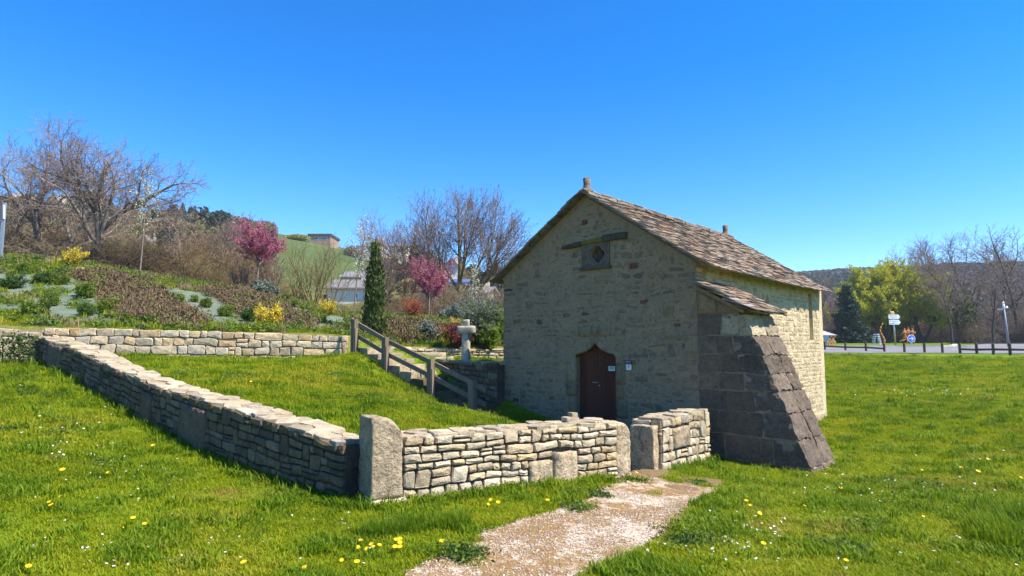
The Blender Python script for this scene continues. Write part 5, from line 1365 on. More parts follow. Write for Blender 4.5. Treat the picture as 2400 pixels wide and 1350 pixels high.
# ------------------------------------------------------------------ houses
def house(name, label, pxl, pxr, yeave, yridge, ybase, D, dep, wall, roofc, seed=0, gable='side', wins=(), dormer=False, chim=True, rot=0.0, roofname='roof'):
    x0, x1 = xat(pxl, D), xat(pxr, D); ze, zr, zb = zat(yeave, D), zat(yridge, D), zat(ybase, D) - 3
    xc = (x0 + x1) / 2; w = (x1 - x0) / 2
    root = empty(name, (xc, D, zb + 3), label, 'house'); cr, sr = math.cos(rot), math.sin(rot)
    def T(x, y, z): return (xc + (x) * cr - (y) * sr, D + dep / 2 + x * sr + y * cr, z)
    mw = flat_mat('render', wall, .9, .12, 1.5); mr = flat_mat('house_roof', roofc, .8, .2, 2)
    g = MB(); h = dep / 2; ov = .35
    g.hexa([T(-w, -h, zb), T(w, -h, zb), T(w, h, zb), T(-w, h, zb), T(-w, -h, ze), T(w, -h, ze), T(w, h, ze), T(-w, h, ze)])
    if gable == 'side': g.add([T(-w, -h, ze), T(-w, h, ze), T(-w, 0, zr - .1), T(w, -h, ze), T(w, h, ze), T(w, 0, zr - .1)], [(0, 1, 2), (3, 5, 4)])
    if gable == 'front': g.add([T(-w, -h, ze), T(w, -h, ze), T(0, -h, zr - .1), T(-w, h, ze), T(w, h, ze), T(0, h, zr - .1)], [(0, 1, 2), (3, 5, 4)])
    g.build('wall', mw, root)
    g = MB(); W_, H_ = w + ov, h + ov
    if gable == 'side':
        dz = (zr - ze) * ov / h
        for sgn in (-1, 1):
            g.hexa([T(-W_, sgn * H_, ze - dz), T(W_, sgn * H_, ze - dz), T(W_, 0, zr), T(-W_, 0, zr), T(-W_, sgn * H_, ze - dz + .18), T(W_, sgn * H_, ze - dz + .18), T(W_, 0, zr + .18), T(-W_, 0, zr + .18)])
    elif gable == 'front':
        dz = (zr - ze) * ov / w
        for sgn in (-1, 1):
            g.hexa([T(sgn * W_, -H_, ze - dz), T(sgn * W_, H_, ze - dz), T(0, H_, zr), T(0, -H_, zr), T(sgn * W_, -H_, ze - dz + .18), T(sgn * W_, H_, ze - dz + .18), T(0, H_, zr + .18), T(0, -H_, zr + .18)])
    elif gable == 'hip':
        g.add([T(-W_, -H_, ze), T(W_, -H_, ze), T(W_, H_, ze), T(-W_, H_, ze), T(-w * .45, 0, zr), T(w * .45, 0, zr)], [(0, 1, 5, 4), (1, 2, 5), (2, 3, 4, 5), (3, 0, 4), (0, 3, 2, 1)])
    else:
        g.hexa([T(-W_, -H_, ze), T(W_, -H_, ze), T(W_, H_, ze), T(-W_, H_, ze), T(-W_, -H_, zr), T(W_, -H_, zr), T(W_, H_, zr), T(-W_, H_, zr)])
    rf = g.build(roofname, mr, root)
    if chim: g = MB(); g.box(T(w * .4, .4, zr + .2)[:2] + (zr + .2,), (.7, .7, 1.4)); g.build('chimney', mw, rf)
    for (a, b, c, e) in wins:       # photo pixel boxes
        xa, xb = xat(a, D) - xc, xat(b, D) - xc; g = MB(); za, zb2 = zat(e, D), zat(c, D)
        g.hexa([T(xa, -h - .05, za), T(xb, -h - .05, za), T(xb, -h + .05, za), T(xa, -h + .05, za), T(xa, -h - .05, zb2), T(xb, -h - .05, zb2), T(xb, -h + .05, zb2), T(xa, -h + .05, zb2)])
        f = g.build('window', M_WHITE, root); g = MB(); i_ = .12
        g.hexa([T(xa + i_, -h - .08, za + i_), T(xb - i_, -h - .08, za + i_), T(xb - i_, -h - .045, za + i_), T(xa + i_, -h - .045, za + i_), T(xa + i_, -h - .08, zb2 - i_), T(xb - i_, -h - .08, zb2 - i_), T(xb - i_, -h - .045, zb2 - i_), T(xa + i_, -h - .045, zb2 - i_)])
        g.build('pane', M_GLASS, f)
    return root
HW = (.62, .58, .50); SL = (.17, .175, .19)
house('house', 'white house with a broad grey slate roof and dormer left of the cypress', 762, 862, 676, 651, 712, 66, 7, HW, (.17, .155, .145), wins=((772, 776, 668, 682), (780, 784, 668, 682), (806, 812, 684, 696), (826, 838, 686, 700)), gable='side')
house('house', 'grey roofed house standing behind and above the white house left of the cypress', 796, 866, 650, 632, 672, 84, 7, (.5, .47, .43), (.20, .19, .19), gable='side', wins=((812, 817, 655, 662),))
house('house', 'house with a dark blue slate roof glimpsed behind the pink tree stems at the left', 470, 542, 634, 606, 668, 52, 7, (.42, .38, .36), (.085, .09, .125), gable='hip', wins=((505, 512, 640, 650),), chim=False)
house('house', 'ochre walled shed low behind the bare stems left of the pink tree', 508, 556, 654, 648, 680, 46, 4, (.62, .42, .20), (.25, .2, .17), gable='flat', chim=False)
house('house', 'pale gabled house glimpsed through the branches of the second big bare tree', 272, 322, 584, 552, 606, 62, 7, (.66, .62, .56), (.24, .21, .2), gable='front', wins=((286, 291, 586, 596),), rot=.3)
house('house', 'modern dark flat roofed house on the crest of the green field', 716, 768, 553, 548, 566, 205, 10, (.30, .20, .15), (.06, .055, .055), gable='flat', chim=False, wins=((728, 740, 555, 562), (744, 760, 555, 562)))
house('house', 'cream house with a grey roof on the hill left of the big round bare tree', 908, 948, 578, 568, 598, 150, 9, (.66, .58, .46), (.26, .24, .24), gable='side', wins=((914, 918, 582, 588), (924, 928, 582, 588), (938, 942, 582, 588)))
house('house', 'small gabled house highest on the hill above the cypress', 866, 890, 570, 558, 590, 160, 8, (.5, .42, .34), (.3, .2, .15), gable='front', wins=((876, 880, 574, 580),))
house('house', 'dark roofed bungalow on the hill behind the white blossom tree', 832, 868, 578, 568, 592, 175, 8, (.55, .5, .46), (.10, .10, .12), gable='side', chim=False)
house('house', 'white gabled house showing between the trunks of the big round bare tree', 1040, 1072, 622, 607, 645, 95, 8, (.68, .62, .52), (.27, .23, .22), gable='front', wins=((1050, 1054, 622, 628), (1060, 1065, 624, 632)))
house('house', 'house with a blue roof behind the foot of the big round bare tree', 1056, 1094, 664, 650, 700, 70, 7, (.5, .46, .42), (.07, .10, .24), gable='side', chim=False, wins=((1066, 1071, 672, 680),))
house('house', 'cream house with a pale grey roof beside the chapel at the left', 1094, 1150, 690, 668, 725, 55, 7, (.66, .55, .38), (.22, .20, .185), gable='side', wins=((1104, 1110, 696, 706), (1122, 1128, 696, 706)), rot=-.15)
house('house', 'old stone house with a pointed roof on the left ridge behind the first bare tree', 84, 118, 474, 456, 500, 172, 9, (.55, .47, .36), (.4, .33, .26), gable='front', chim=False)
house('house', 'old stone house on the left ridge between the two big bare trees', 138, 166, 468, 454, 492, 176, 9, (.57, .48, .36), (.42, .32, .24), gable='hip', wins=((148, 152, 474, 480),), chim=False)
house('house', 'ochre house at the left edge high on the ridge', -20, 18, 462, 446, 480, 165, 9, (.58, .46, .28), (.36, .2, .13), gable='side', chim=False)
house('house', 'small white house low on the ridge beside the first bare tree trunk', 102, 114, 488, 482, 494, 150, 6, (.75, .72, .70), (.5, .47, .45), gable='side', chim=False)
house('farm_shed', 'long low grey building with a pale roof behind the roadside trees', 2148, 2244, 786, 776, 806, 108, 8, (.13, .14, .17), (.30, .25, .20), gable='side', chim=False)
# ------------------------------------------------------------------ plants
def tubes(P0, P1, R0, R1, n):
    P0 = np.asarray(P0, float); P1 = np.asarray(P1, float); m = len(P0)
    d = P1 - P0; d /= (np.linalg.norm(d, axis=1, keepdims=True) + 1e-9)
    ref = np.where(np.abs(d[:, 2:3]) < .9, [[0, 0, 1.0]], [[1.0, 0, 0]])
    a = np.cross(d, ref); a /= (np.linalg.norm(a, axis=1, keepdims=True) + 1e-9); b = np.cross(d, a)
    ang = np.arange(n) * 2 * math.pi / n
    off = a[:, None, :] * np.cos(ang)[None, :, None] + b[:, None, :] * np.sin(ang)[None, :, None]
    V = np.concatenate([P0[:, None, :] + off * np.asarray(R0)[:, None, None], P1[:, None, :] + off * np.asarray(R1)[:, None, None]], 1).reshape(-1, 3)
    base = (np.arange(m) * 2 * n)[:, None]; i = np.arange(n)[None, :]; j = (np.arange(n) + 1) % n; j = j[None, :]
    F = np.stack([base + i, base + j, base + n + j, base + n + i], -1).reshape(-1, 4)
    return V, F
def grow(rs, L0, r0, plan, start=(0, 0, 0), dir0=(0, 0, 1), stems=None):
    """plan: per level dict(n=children, f=(from,to) along parent, ang=(lo,hi) deg, len=ratio, wob, up, seg)
    returns list per level of segments (p0,p1,r0,r1) and tip points"""
    segs = [[] for _ in range(len(plan) + 1)]; tips = []
    def branch(p, d, L, r, lv):
        pl = plan[lv] if lv < len(plan) else plan[-1]
        ns = pl.get('seg', 4); wob = pl.get('wob', .15); up = pl.get('up', 0.0)
        pts = [p]; ds = [d]; taper = pl.get('taper', .55)
        for k in range(ns):
            d = d + rs.normal(0, wob, 3); d[2] += up; d /= np.linalg.norm(d)
            q = pts[-1] + d * L / ns; ra = r * (1 - (1 - taper) * k / ns); rb = r * (1 - (1 - taper) * (k + 1) / ns)
            segs[lv].append((pts[-1], q, ra, rb)); pts.append(q); ds.append(d.copy())
        if lv + 1 >= len(plan): tips.append((pts[-1], d)); return
        c = plan[lv + 1]; nch = c['n'] if not isinstance(c['n'], tuple) else rs.randint(c['n'][0], c['n'][1] + 1)
        f0, f1 = c.get('f', (.35, 1.0)); ph = rs.uniform(0, 6.28)
        for k in range(nch):
            f = f0 + (f1 - f0) * (k + rs.uniform(.2, .8)) / nch
            x = f * ns; i = min(int(x), ns - 1); pp = pts[i] + (pts[i + 1] - pts[i]) * (x - i); dd = ds[i + 1]
            ph += 2.4 + rs.normal(0, .4); ref = np.array([0, 0, 1.0]) if abs(dd[2]) < .9 else np.array([1.0, 0, 0])
            a = np.cross(dd, ref); a /= np.linalg.norm(a); b = np.cross(dd, a)
            th = math.radians(rs.uniform(*c['ang'])); nd = dd * math.cos(th) + (a * math.cos(ph) + b * math.sin(ph)) * math.sin(th)
            nl = L * c['len'] * rs.uniform(.75, 1.2) * (1 - .35 * f if c.get('cone') else 1); nr = min(r * (1 - (1 - taper) * f) * c.get('rr', .6), r * .9)
            branch(pp, nd / np.linalg.norm(nd), nl, max(nr, .0025), lv + 1)
        if c.get('lead', True): branch(pts[-1], ds[-1], L * c['len'] * .9, r * taper * .95, lv + 1)
    if stems is None: stems = [(np.array(start, float), np.array(dir0, float) / np.linalg.norm(dir0), L0, r0)]
    for s in stems: branch(s[0], s[1], s[2], s[3], 0)
    return segs, tips
def segmesh(name, segs, thick=1.0, rmin=0.0):
    VV = []; FF_ = []; b = 0
    for n, sel in ((6, [s for s in segs if s[2] > .05]), (4, [s for s in segs if .018 < s[2] <= .05]), (3, [s for s in segs if s[2] <= .018])):
        if not sel: continue
        V, F = tubes([s[0] for s in sel], [s[1] for s in sel], [max(s[2], rmin) * thick for s in sel], [max(s[3], rmin) * thick for s in sel], n)
        VV.append(V); FF_.append(F + b); b += len(V)
    return mesh_np(name, np.concatenate(VV), [np.concatenate(FF_)], True)
def leafcards(rs, pts, size, per, spread, elong=1.0, dirs=None, dirw=0.0, flat=0.0):
    """many small bent leaf faces round points"""
    pts = np.asarray(pts, float); n = len(pts) * per
    c = np.repeat(pts, per, 0) + rs.normal(0, 1, (n, 3)) * np.asarray(spread)
    a = rs.normal(0, 1, (n, 3))
    if dirs is not None: a = a * (1 - dirw) + np.repeat(np.asarray(dirs), per, 0) * dirw * 2
    a[:, 2] *= (1 - flat); a /= np.linalg.norm(a, axis=1, keepdims=True)
    b = np.cross(a, rs.normal(0, 1, (n, 3))); b /= (np.linalg.norm(b, axis=1, keepdims=True) + 1e-9)
    s = size * rs.uniform(.6, 1.3, (n, 1))
    p0 = c - a * s * elong * .5; p1 = c + b * s * .42; p2 = c + a * s * elong * .5; p3 = c - b * s * .42
    V = np.stack([p0, p1, p2, p3], 1).reshape(-1, 3); F = (np.arange(n) * 4)[:, None] + np.arange(4)[None, :]
    return V, F
def leaf_mat(name, cols, trans=.35, rough=.6):
    m, nt, b, out = new_mat(name)
    c = ramp(nt, rnd(nt), [(i / (len(cols) - 1), k) for i, k in enumerate(cols)])
    n = noisev(nt, 1.3, 3, .6)
    c = mixc(nt, 1.0, c, ramp(nt, n, [(0.3, .7), (.7, 1.25)]), 'MULTIPLY')
    nt.links.new(c, b.inputs['Base Color']); b.inputs['Roughness'].default_value = rough; b.inputs['Specular IOR Level'].default_value = .2
    if trans:
        t = N(nt, 'ShaderNodeBsdfTranslucent'); nt.links.new(c, t.inputs['Color'])
        mx = N(nt, 'ShaderNodeMixShader'); mx.inputs[0].default_value = trans
        nt.links.new(b.outputs[0], mx.inputs[1]); nt.links.new(t.outputs[0], mx.inputs[2]); nt.links.new(mx.outputs[0], out.inputs['Surface'])
    return m
def bark_mat(name, c0, c1, sc=3):
    m, nt, b, out = new_mat(name)
    n = noisev(nt, sc, 5, .7); n2 = noisev(nt, 30, 3, .6)
    c = ramp(nt, n, [(0.3, c0), (0.7, c1)]); c = mixc(nt, 1.0, c, ramp(nt, n2, [(0.3, .7), (.7, 1.2)]), 'MULTIPLY')
    nt.links.new(c, b.inputs['Base Color']); bump(nt, b, n2, .5, .02); return m
M_BARKG = bark_mat('grey_bark', (.14, .115, .095), (.27, .23, .19))
M_BARKP = bark_mat('pinkish_twigs', (.20, .15, .13), (.31, .245, .21))
M_BARKB = bark_mat('brown_twigs', (.13, .085, .045), (.25, .175, .09))
M_BARKY = bark_mat('lichen_bark', (.13, .10, .05), (.26, .20, .08))
M_BARKD = bark_mat('dark_bark', (.05, .042, .035), (.10, .085, .07))
M_BARKR = bark_mat('purple_brown_twigs', (.15, .11, .095), (.26, .20, .17))
M_PINK = leaf_mat('pink_blossom', [(.50, .14, .22), (.36, .07, .14), (.60, .24, .32), (.42, .10, .17)], .3)
M_PEAR = leaf_mat('white_blossom', [(.62, .66, .42), (.72, .74, .60), (.38, .46, .16), (.70, .72, .52)], .3)
M_CYP = leaf_mat('cypress_leaf', [(.035, .07, .018), (.06, .10, .025), (.10, .13, .03), (.14, .12, .03)], .15)
M_FIR = leaf_mat('fir_needles', [(.018, .042, .028), (.035, .07, .045), (.05, .09, .055)], .1)
M_WILLOW = leaf_mat('willow_spring_leaf', [(.46, .48, .03), (.56, .53, .04), (.36, .40, .03), (.52, .45, .04)], .4)
M_LEAFG = leaf_mat('fresh_green_leaf', [(.12, .19, .02), (.18, .25, .03), (.08, .14, .02), (.24, .27, .03)], .4)
M_LEAFD = leaf_mat('dark_green_leaf', [(.04, .085, .015), (.065, .12, .02), (.09, .145, .03)], .3)
M_YEL = leaf_mat('forsythia_flower', [(.80, .60, .04), (.85, .70, .08), (.70, .50, .03), (.30, .30, .04)], .3)
M_LAV = leaf_mat('grey_lavender', [(.15, .18, .14), (.20, .23, .18), (.11, .14, .09)], .2)
M_REDT = leaf_mat('red_twigs_leaf', [(.42, .12, .06), (.34, .09, .05), (.46, .18, .08)], .2)
M_DKRED = leaf_mat('dark_red_leaf', [(.20, .05, .05), (.14, .04, .04), (.26, .08, .06)], .2)
M_HEATH0 = leaf_mat('brown_heather', [(.13, .075, .045), (.17, .10, .065), (.09, .07, .035), (.20, .14, .09), (.08, .10, .03), (.11, .12, .04)], .15)
def two_tone(name, a, b_, sc_):
    m, nt, b, out = new_mat(name)
    ca = ramp(nt, rnd(nt), [(i / (len(a) - 1), k) for i, k in enumerate(a)]); cb = ramp(nt, rnd(nt), [(i / (len(b_) - 1), k) for i, k in enumerate(b_)])
    c = mixc(nt, ramp(nt, noisev(nt, sc_, 4, .7), [(.48, 0), (.6, 1)]), ca, cb); nt.links.new(c, b.inputs['Base Color']); b.inputs['Roughness'].default_value = .8; b.inputs['Specular IOR Level'].default_value = .1
    return m
M_HEATH = two_tone('brown_heather', [(.14, .08, .05), (.18, .11, .07), (.10, .07, .04), (.22, .15, .10)], [(.10, .13, .03), (.14, .15, .04), (.12, .09, .04)], 1.4)
M_IVY = leaf_mat('ivy_leaf', [(.03, .06, .015), (.07, .11, .02), (.05, .09, .02)], .2)
M_DRYG = leaf_mat('dry_stalks', [(.34, .25, .12), (.26, .19, .10), (.20, .18, .07)], .2)

def tree_obj(name, label, trunk_segs, crown_segs, bark, twig, leaf=None, leafmat=None, group=None, rmin=.0, cat='tree', leafname='crown'):
    root = empty(name, (0, 0, 0), label, cat, group)
    link('trunk', segmesh('trunk', trunk_segs, 1, rmin), bark, root)
    if leaf is None:
        link('crown', segmesh('crown', crown_segs, 1, rmin), twig, root)
    else:
        if crown_segs:
            link('branches', segmesh('branches', crown_segs, 1, rmin), twig, root)
        link(leafname, mesh_np(leafname, leaf[0], leaf[1]), leafmat, root)
    return root
def put(root, px, D, rz=0.0, sc=1.0, dz=0.0, label=None, x=None):
    x = xat(px, D) if x is None else x
    root.location = (x, D, hz(x, D) - .1 + dz); root.rotation_euler = (0, 0, rz)
    root.scale = (sc, sc, sc) if not isinstance(sc, tuple) else sc
    if label: root['label'] = label
    return root
def fit(root, H):
    z = max(v[2] for c in root.children for v in c.bound_box); s = H / z
    root.scale = (s, s, s); return root
def hpx(px, ytop, D):       # height needed so that the top lands on ytop
    x = xat(px, D); return zat(ytop, D) - hz(x, D)

# big gnarled bare trees (left)
def walnut(seed, stems, r):
    rs = np.random.RandomState(seed)
    plan = [dict(seg=5, wob=.10, taper=.7), dict(n=4, f=(.45, 1), ang=(25, 60), len=.80, wob=.14, up=.03, seg=6, rr=.66, taper=.45, lead=True), dict(n=6, f=(.2, 1), ang=(25, 60), len=.58, wob=.20, up=.03, seg=5, rr=.48, taper=.4),
            dict(n=6, f=(.15, 1), ang=(30, 65), len=.60, wob=.20, up=.02, seg=4, rr=.45, taper=.4), dict(n=5, f=(.15, 1), ang=(30, 70), len=.55, wob=.24, up=.03, seg=3, rr=.5)]
    return grow(rs, 1, 1, plan, stems=stems)
def V3(*a): return np.array(a, float)
D = 29.0
H1 = hpx(75, 262, D)
sg_, tp = walnut(3, [(V3(0, 0, 0), V3(-.18, 0, 1) / 1.02, H1 * .42, .18), (V3(.5, .2, 0), V3(.30, .1, 1) / 1.05, H1 * .40, .15), (V3(-.4, .2, .2), V3(-.55, -.1, .8), H1 * .36, .12)], .26)
big1 = tree_obj('bare_tree', 'big gnarled bare tree at the far left behind the sign post', sg_[0] + sg_[1], sg_[2] + sg_[3] + sg_[4], M_BARKG, M_BARKP, rmin=.007); put(fit(big1, H1), 84, D, sc=H1 / max(v[2] for c in big1.children for v in c.bound_box))
D = 28.0; H2 = hpx(240, 282, D)
sg_, tp = walnut(11, [(V3(0, 0, 0), V3(.16, 0, 1), H2 * .42, .19), (V3(.3, .1, H2 * .30), V3(.75, -.1, .55), H2 * .34, .12), (V3(.2, 0, H2 * .33), V3(-.5, .1, .85), H2 * .33, .10)], .26)
big2 = tree_obj('bare_tree', 'big gnarled bare tree with spreading limbs right of the far left one', sg_[0] + sg_[1], sg_[2] + sg_[3] + sg_[4], M_BARKG, M_BARKP, rmin=.007); put(big2, 205, D, sc=H2 / max(v[2] for c in big2.children for v in c.bound_box))
# large round bare tree near the chapel
rs = np.random.RandomState(21)
D = 34.0; H = hpx(1085, 428, D)
planr = [dict(seg=4, wob=.04, taper=.75), dict(n=4, f=(.5, 1), ang=(18, 42), len=1.15, wob=.06, up=.03, seg=6, rr=.6, taper=.35), dict(n=9, f=(.25, .97), ang=(22, 48), len=.48, wob=.08, up=.04, seg=5, rr=.42, taper=.35),
         dict(n=8, f=(.2, 1), ang=(20, 48), len=.50, wob=.10, up=.03, seg=3, rr=.42, taper=.4), dict(n=4, f=(.2, 1), ang=(18, 45), len=.55, wob=.10, up=.05, seg=2, rr=.6)]
sg_, tp = grow(rs, 1, 1, planr, stems=[(V3(0, 0, 0), V3(.05, 0, 1), H * .30, .17), (V3(-.25, .1, 0), V3(-.36, .05, 1), H * .27, .13), (V3(.2, 0, .8), V3(.60, -.1, .9), H * .24, .12)])
b = leafcards(rs, [t[0] for t in tp], .04, 1, .01, 2.0)
bt_ = tree_obj('bare_tree', 'large round crowned bare tree with two leaning stems just left of the chapel', sg_[0] + sg_[1], sg_[2] + sg_[3] + sg_[4], M_BARKY, M_BARKR, leaf=b, leafmat=M_BARKR, rmin=.006, leafname='buds'); put(bt_, 1076, D, sc=1.06 * hpx(1085, 428, D) / max(v[2] for c in bt_.children for v in c.bound_box))
# upright bare trees left of it
rs = np.random.RandomState(5)
def upright(rs, H, nst=1, spread=.15, r=.11, bend=.06):
    plan = [dict(seg=8, wob=bend, up=.02, taper=.3), dict(n=13, f=(.28, .97), ang=(18, 40), len=.34, wob=.08, up=.05, seg=4, rr=.5, cone=True, lead=False), dict(n=7, f=(.2, 1), ang=(20, 45), len=.5, wob=.1, up=.04, seg=3, rr=.55), dict(n=4, f=(.2, 1), ang=(20, 45), len=.5, wob=.1, up=.03, seg=2, rr=.6)]
    stems = []
    for k in range(nst):
        a = rs.uniform(0, 6.28) if nst > 1 else 0; s = spread * (1 if nst > 1 else .2)
        d = V3(math.cos(a) * s * rs.uniform(.4, 1.3), math.sin(a) * s, 1); stems.append((V3(math.cos(a) * .12 * (nst > 1), math.sin(a) * .12, 0), d / np.linalg.norm(d), H * rs.uniform(.82, 1.0), r * rs.uniform(.7, 1)))
    return grow(rs, 1, 1, plan, stems=stems)
for k, (px, yt, D, nst, lb, bk) in enumerate(((905, 468, 36, 3, 'tall slender bare tree with several stems between the cypress and the big round tree', M_BARKB), (945, 505, 38, 2, 'pale bare tree with leaning stems just right of the tallest slender one', M_BARKB),
        (515, 478, 33, 4, 'bare multi stemmed tree with a fan of fine twigs left of the taller pink tree', M_BARKR), (484, 560, 34, 2, 'smaller bare tree with greenish stems at the left of the multi stemmed one', M_BARKY))):
    H = hpx(px, yt, D); sg_, tp = upright(rs, H, nst, .16)
    b = leafcards(rs, [t[0] for t in tp], .035, 1, .01, 2.0)
    o_ = tree_obj('bare_tree', lb, sg_[0], sg_[1] + sg_[2] + sg_[3], bk, M_BARKR if k != 1 else M_BARKB, leaf=b, leafmat=M_BARKR, rmin=.0065, leafname='buds'); put(o_, px, D, sc=H / max(v[2] for c in o_.children for v in c.bound_box))
# fan shaped multi stem trees in front of the green field
def fan(rs, H, nst, r=.05, w=.5):
    plan = [dict(seg=7, wob=.05, up=.03, taper=.3), dict(n=9, f=(.3, 1), ang=(14, 38), len=.33, wob=.09, up=.04, seg=4, rr=.5, lead=False), dict(n=5, f=(.2, 1), ang=(20, 45), len=.5, wob=.12, up=.02, seg=3, rr=.6)]
    st_ = []
    for k in range(nst):
        t = (k + .5) / nst * 2 - 1; d = V3(t * w, rs.uniform(-.3, .3) * w, 1); st_.append((V3(t * .12, rs.uniform(-.1, .1), 0), d / np.linalg.norm(d), H * rs.uniform(.8, 1.05), r * rs.uniform(.7, 1.1)))
    return grow(rs, 1, 1, plan, stems=st_)
for k, (px, yt, D, nst, w, lb) in enumerate(((632, 566, 28, 6, .35, 'dark bare fan shaped tree right beside the taller pink tree'), (733, 535, 29, 9, .55, 'wide bare fan shaped tree in front of the green field'), (700, 588, 30, 5, .35, 'slim pale bare tree standing between the two fan shaped ones'),
        (770, 560, 31, 6, .5, 'bare fan shaped tree in front of the white house gable'), (560, 610, 27, 5, .45, 'low dark bare tree directly left of the pink tree stem'), (1020, 640, 30, 6, .5, 'low brown bare tree behind the smaller pink tree'), (1150, 650, 30, 7, .55, 'reddish brown bare tree against the chapel eave'))):
    H = hpx(px, yt, D); sg_, tp = fan(rs, H, nst, .055, w)
    o_ = put(tree_obj('bare_tree', lb, sg_[0], sg_[1] + sg_[2], M_BARKY if k != 4 else M_BARKD, M_BARKY if k in (1, 2, 3) else M_BARKR, rmin=.007), px, D); s_ = H / max(v[2] for c in o_.children for v in c.bound_box); o_.scale = (s_, s_, s_)
# pink blossom trees
def blossom(rs, hst, hcr, wcr, per, size, mat, upw, nbr=12, stemr=.05):
    plan = [dict(seg=5, wob=.03, taper=.8), dict(n=nbr, f=(.86, 1.0), ang=(18, 58), len=hcr / hst * .62, wob=.07, up=upw, seg=5, rr=.45, lead=True), dict(n=7, f=(.15, 1), ang=(18, 45), len=.48, wob=.10, up=upw * .8, seg=4, rr=.5), dict(n=4, f=(.15, 1), ang=(15, 40), len=.5, wob=.1, up=.03, seg=3, rr=.6)]
    sg_, tp = grow(rs, 1, 1, plan, stems=[(V3(0, 0, 0), V3(0.01, 0, 1), hst, stemr)])
    pts = []
    for s in sg_[2] + sg_[3]:
        for t in (.2, .7): pts.append(s[0] + (s[1] - s[0]) * t)
    return sg_, leafcards(rs, pts, size, per, size * .55)
D = 27.0; rs = np.random.RandomState(8); ht = hpx(600, 498, D); hs_ = hpx(600, 612, D)
sg_, lf = blossom(rs, hs_, ht - hs_, 1, 3, .055, M_PINK, .07); put(tree_obj('pink_blossom_tree', 'taller pink blossom tree with a bare pale stem left of the green field', sg_[0], sg_[1] + sg_[2] + sg_[3], M_BARKR, M_BARKR, leaf=lf, leafmat=M_PINK, rmin=.006, leafname='blossom'), 597, D)
D = 27.5; ht = hpx(1003, 592, D); hs_ = hpx(1003, 690, D)
sg_, lf = blossom(rs, hs_, (ht - hs_) * 1.0, 1, 3, .05, M_PINK, .08); put(tree_obj('pink_blossom_tree', 'smaller rounded pink blossom tree between the cypress and the chapel', sg_[0], sg_[1] + sg_[2] + sg_[3], M_BARKR, M_BARKR, leaf=lf, leafmat=M_PINK, rmin=.006, leafname='blossom'), 1003, D)
# young white pears
def pear(rs, H, bare, w=.22, dens=3):
    plan = [dict(seg=8, wob=.02, taper=.35), dict(n=16, f=(bare, 1), ang=(25, 48), len=w, wob=.08, up=.06, seg=4, rr=.45, lead=True, cone=True), dict(n=4, f=(.3, 1), ang=(25, 50), len=.4, wob=.12, up=.03, seg=2, rr=.6)]
    sg_, tp = grow(rs, 1, 1, plan, stems=[(V3(0, 0, 0), V3(0, 0, 1), H, .04)])
    pts = [s[1] for s in sg_[1] + sg_[2] if rs.rand() < .8]
    return sg_, leafcards(rs, pts, .055, dens, .04)
for px, yt, D, bare, w, dn, lb in ((828, 545, 26, .42, .26, 4, 'young white blossoming tree left of the cypress'), (318, 440, 25, .42, .26, 3, 'tall young white blossoming tree in front of the second big bare tree'), (1113, 636, 27, .35, .2, 2, 'thin young whitish tree just left of the chapel')):
    H = hpx(px, yt, D); sg_, lf = pear(rs, H, bare, w, dn); put(tree_obj('white_blossom_tree', lb, sg_[0], sg_[1] + sg_[2], M_BARKR, M_BARKR, leaf=lf, leafmat=M_PEAR, rmin=.006, leafname='blossom'), px, D)
# cypress
rs = np.random.RandomState(14); D = 18.6; Hc = hpx(876, 568, D)
def cypress(rs, H, R, n=5200):
    z = rs.uniform(.04, 1, n) ** .9; prof = np.sin(np.clip(z * 1.02 + .10, 0, 1) ** .75 * math.pi) ** .55 * (1 - z * .35); a = rs.uniform(0, 6.28, n)
    lump = .82 + .3 * np.sin(a * 3 + z * 14) * np.sin(z * 23 + a)
    r = R * prof * lump * np.sqrt(rs.uniform(.25, 1, n)); c = np.stack([np.cos(a) * r, np.sin(a) * r, z * H], 1)
    d = np.stack([np.cos(a) * .32, np.sin(a) * .32, np.ones(n)], 1); return leafcards(rs, c, .055, 4, .05, 2.6, dirs=d, dirw=.6)
V, F = cypress(rs, Hc, .37); tr = [(V3(0, 0, 0), V3(0, 0, Hc * .8), .07, .02)]
put(tree_obj('cypress', 'narrow dark green columnar cypress at the head of the steps', tr, None, M_BARKD, None, leaf=(V, F), leafmat=M_CYP, leafname='foliage'), 876, D)
# fir, willows and bare trees across the road
rs = np.random.RandomState(19)
def fir(rs, H, R):
    segs = []; pts = []; dr = []
    nw = 26
    for k in range(nw):
        z = H * (.06 + .92 * (k / nw)); L = R * (1 - k / nw) ** .8 * rs.uniform(.85, 1.1) + .15
        for j in range(9):
            a = rs.uniform(0, 6.28); d = V3(math.cos(a), math.sin(a), -.10 + .25 * k / nw); e = V3(0, 0, z) + d * L * rs.uniform(.7, 1.05)
            segs.append((V3(0, 0, z), e, .035, .01))
            for t in np.linspace(.2, 1, max(3, int(L / .28))): pts.append(V3(0, 0, z) + (e - V3(0, 0, z)) * t); dr.append(d)
    V, F = leafcards(rs, pts, .26, 9, (.20, .20, .10), 1.8, dirs=np.array(dr), dirw=.4, flat=.5)
    return [(V3(0, 0, 0), V3(0, 0, H * .97), .22, .03)], segs, (V, F)
D = 96; H = hpx(1990, 664, D)
t_, s_, lf = fir(rs, H, H * .31); put(tree_obj('fir_tree', 'dark green fir tree across the road right of the chapel', t_, s_, M_BARKD, M_BARKD, leaf=lf, leafmat=M_FIR, leafname='foliage'), 1991, D)
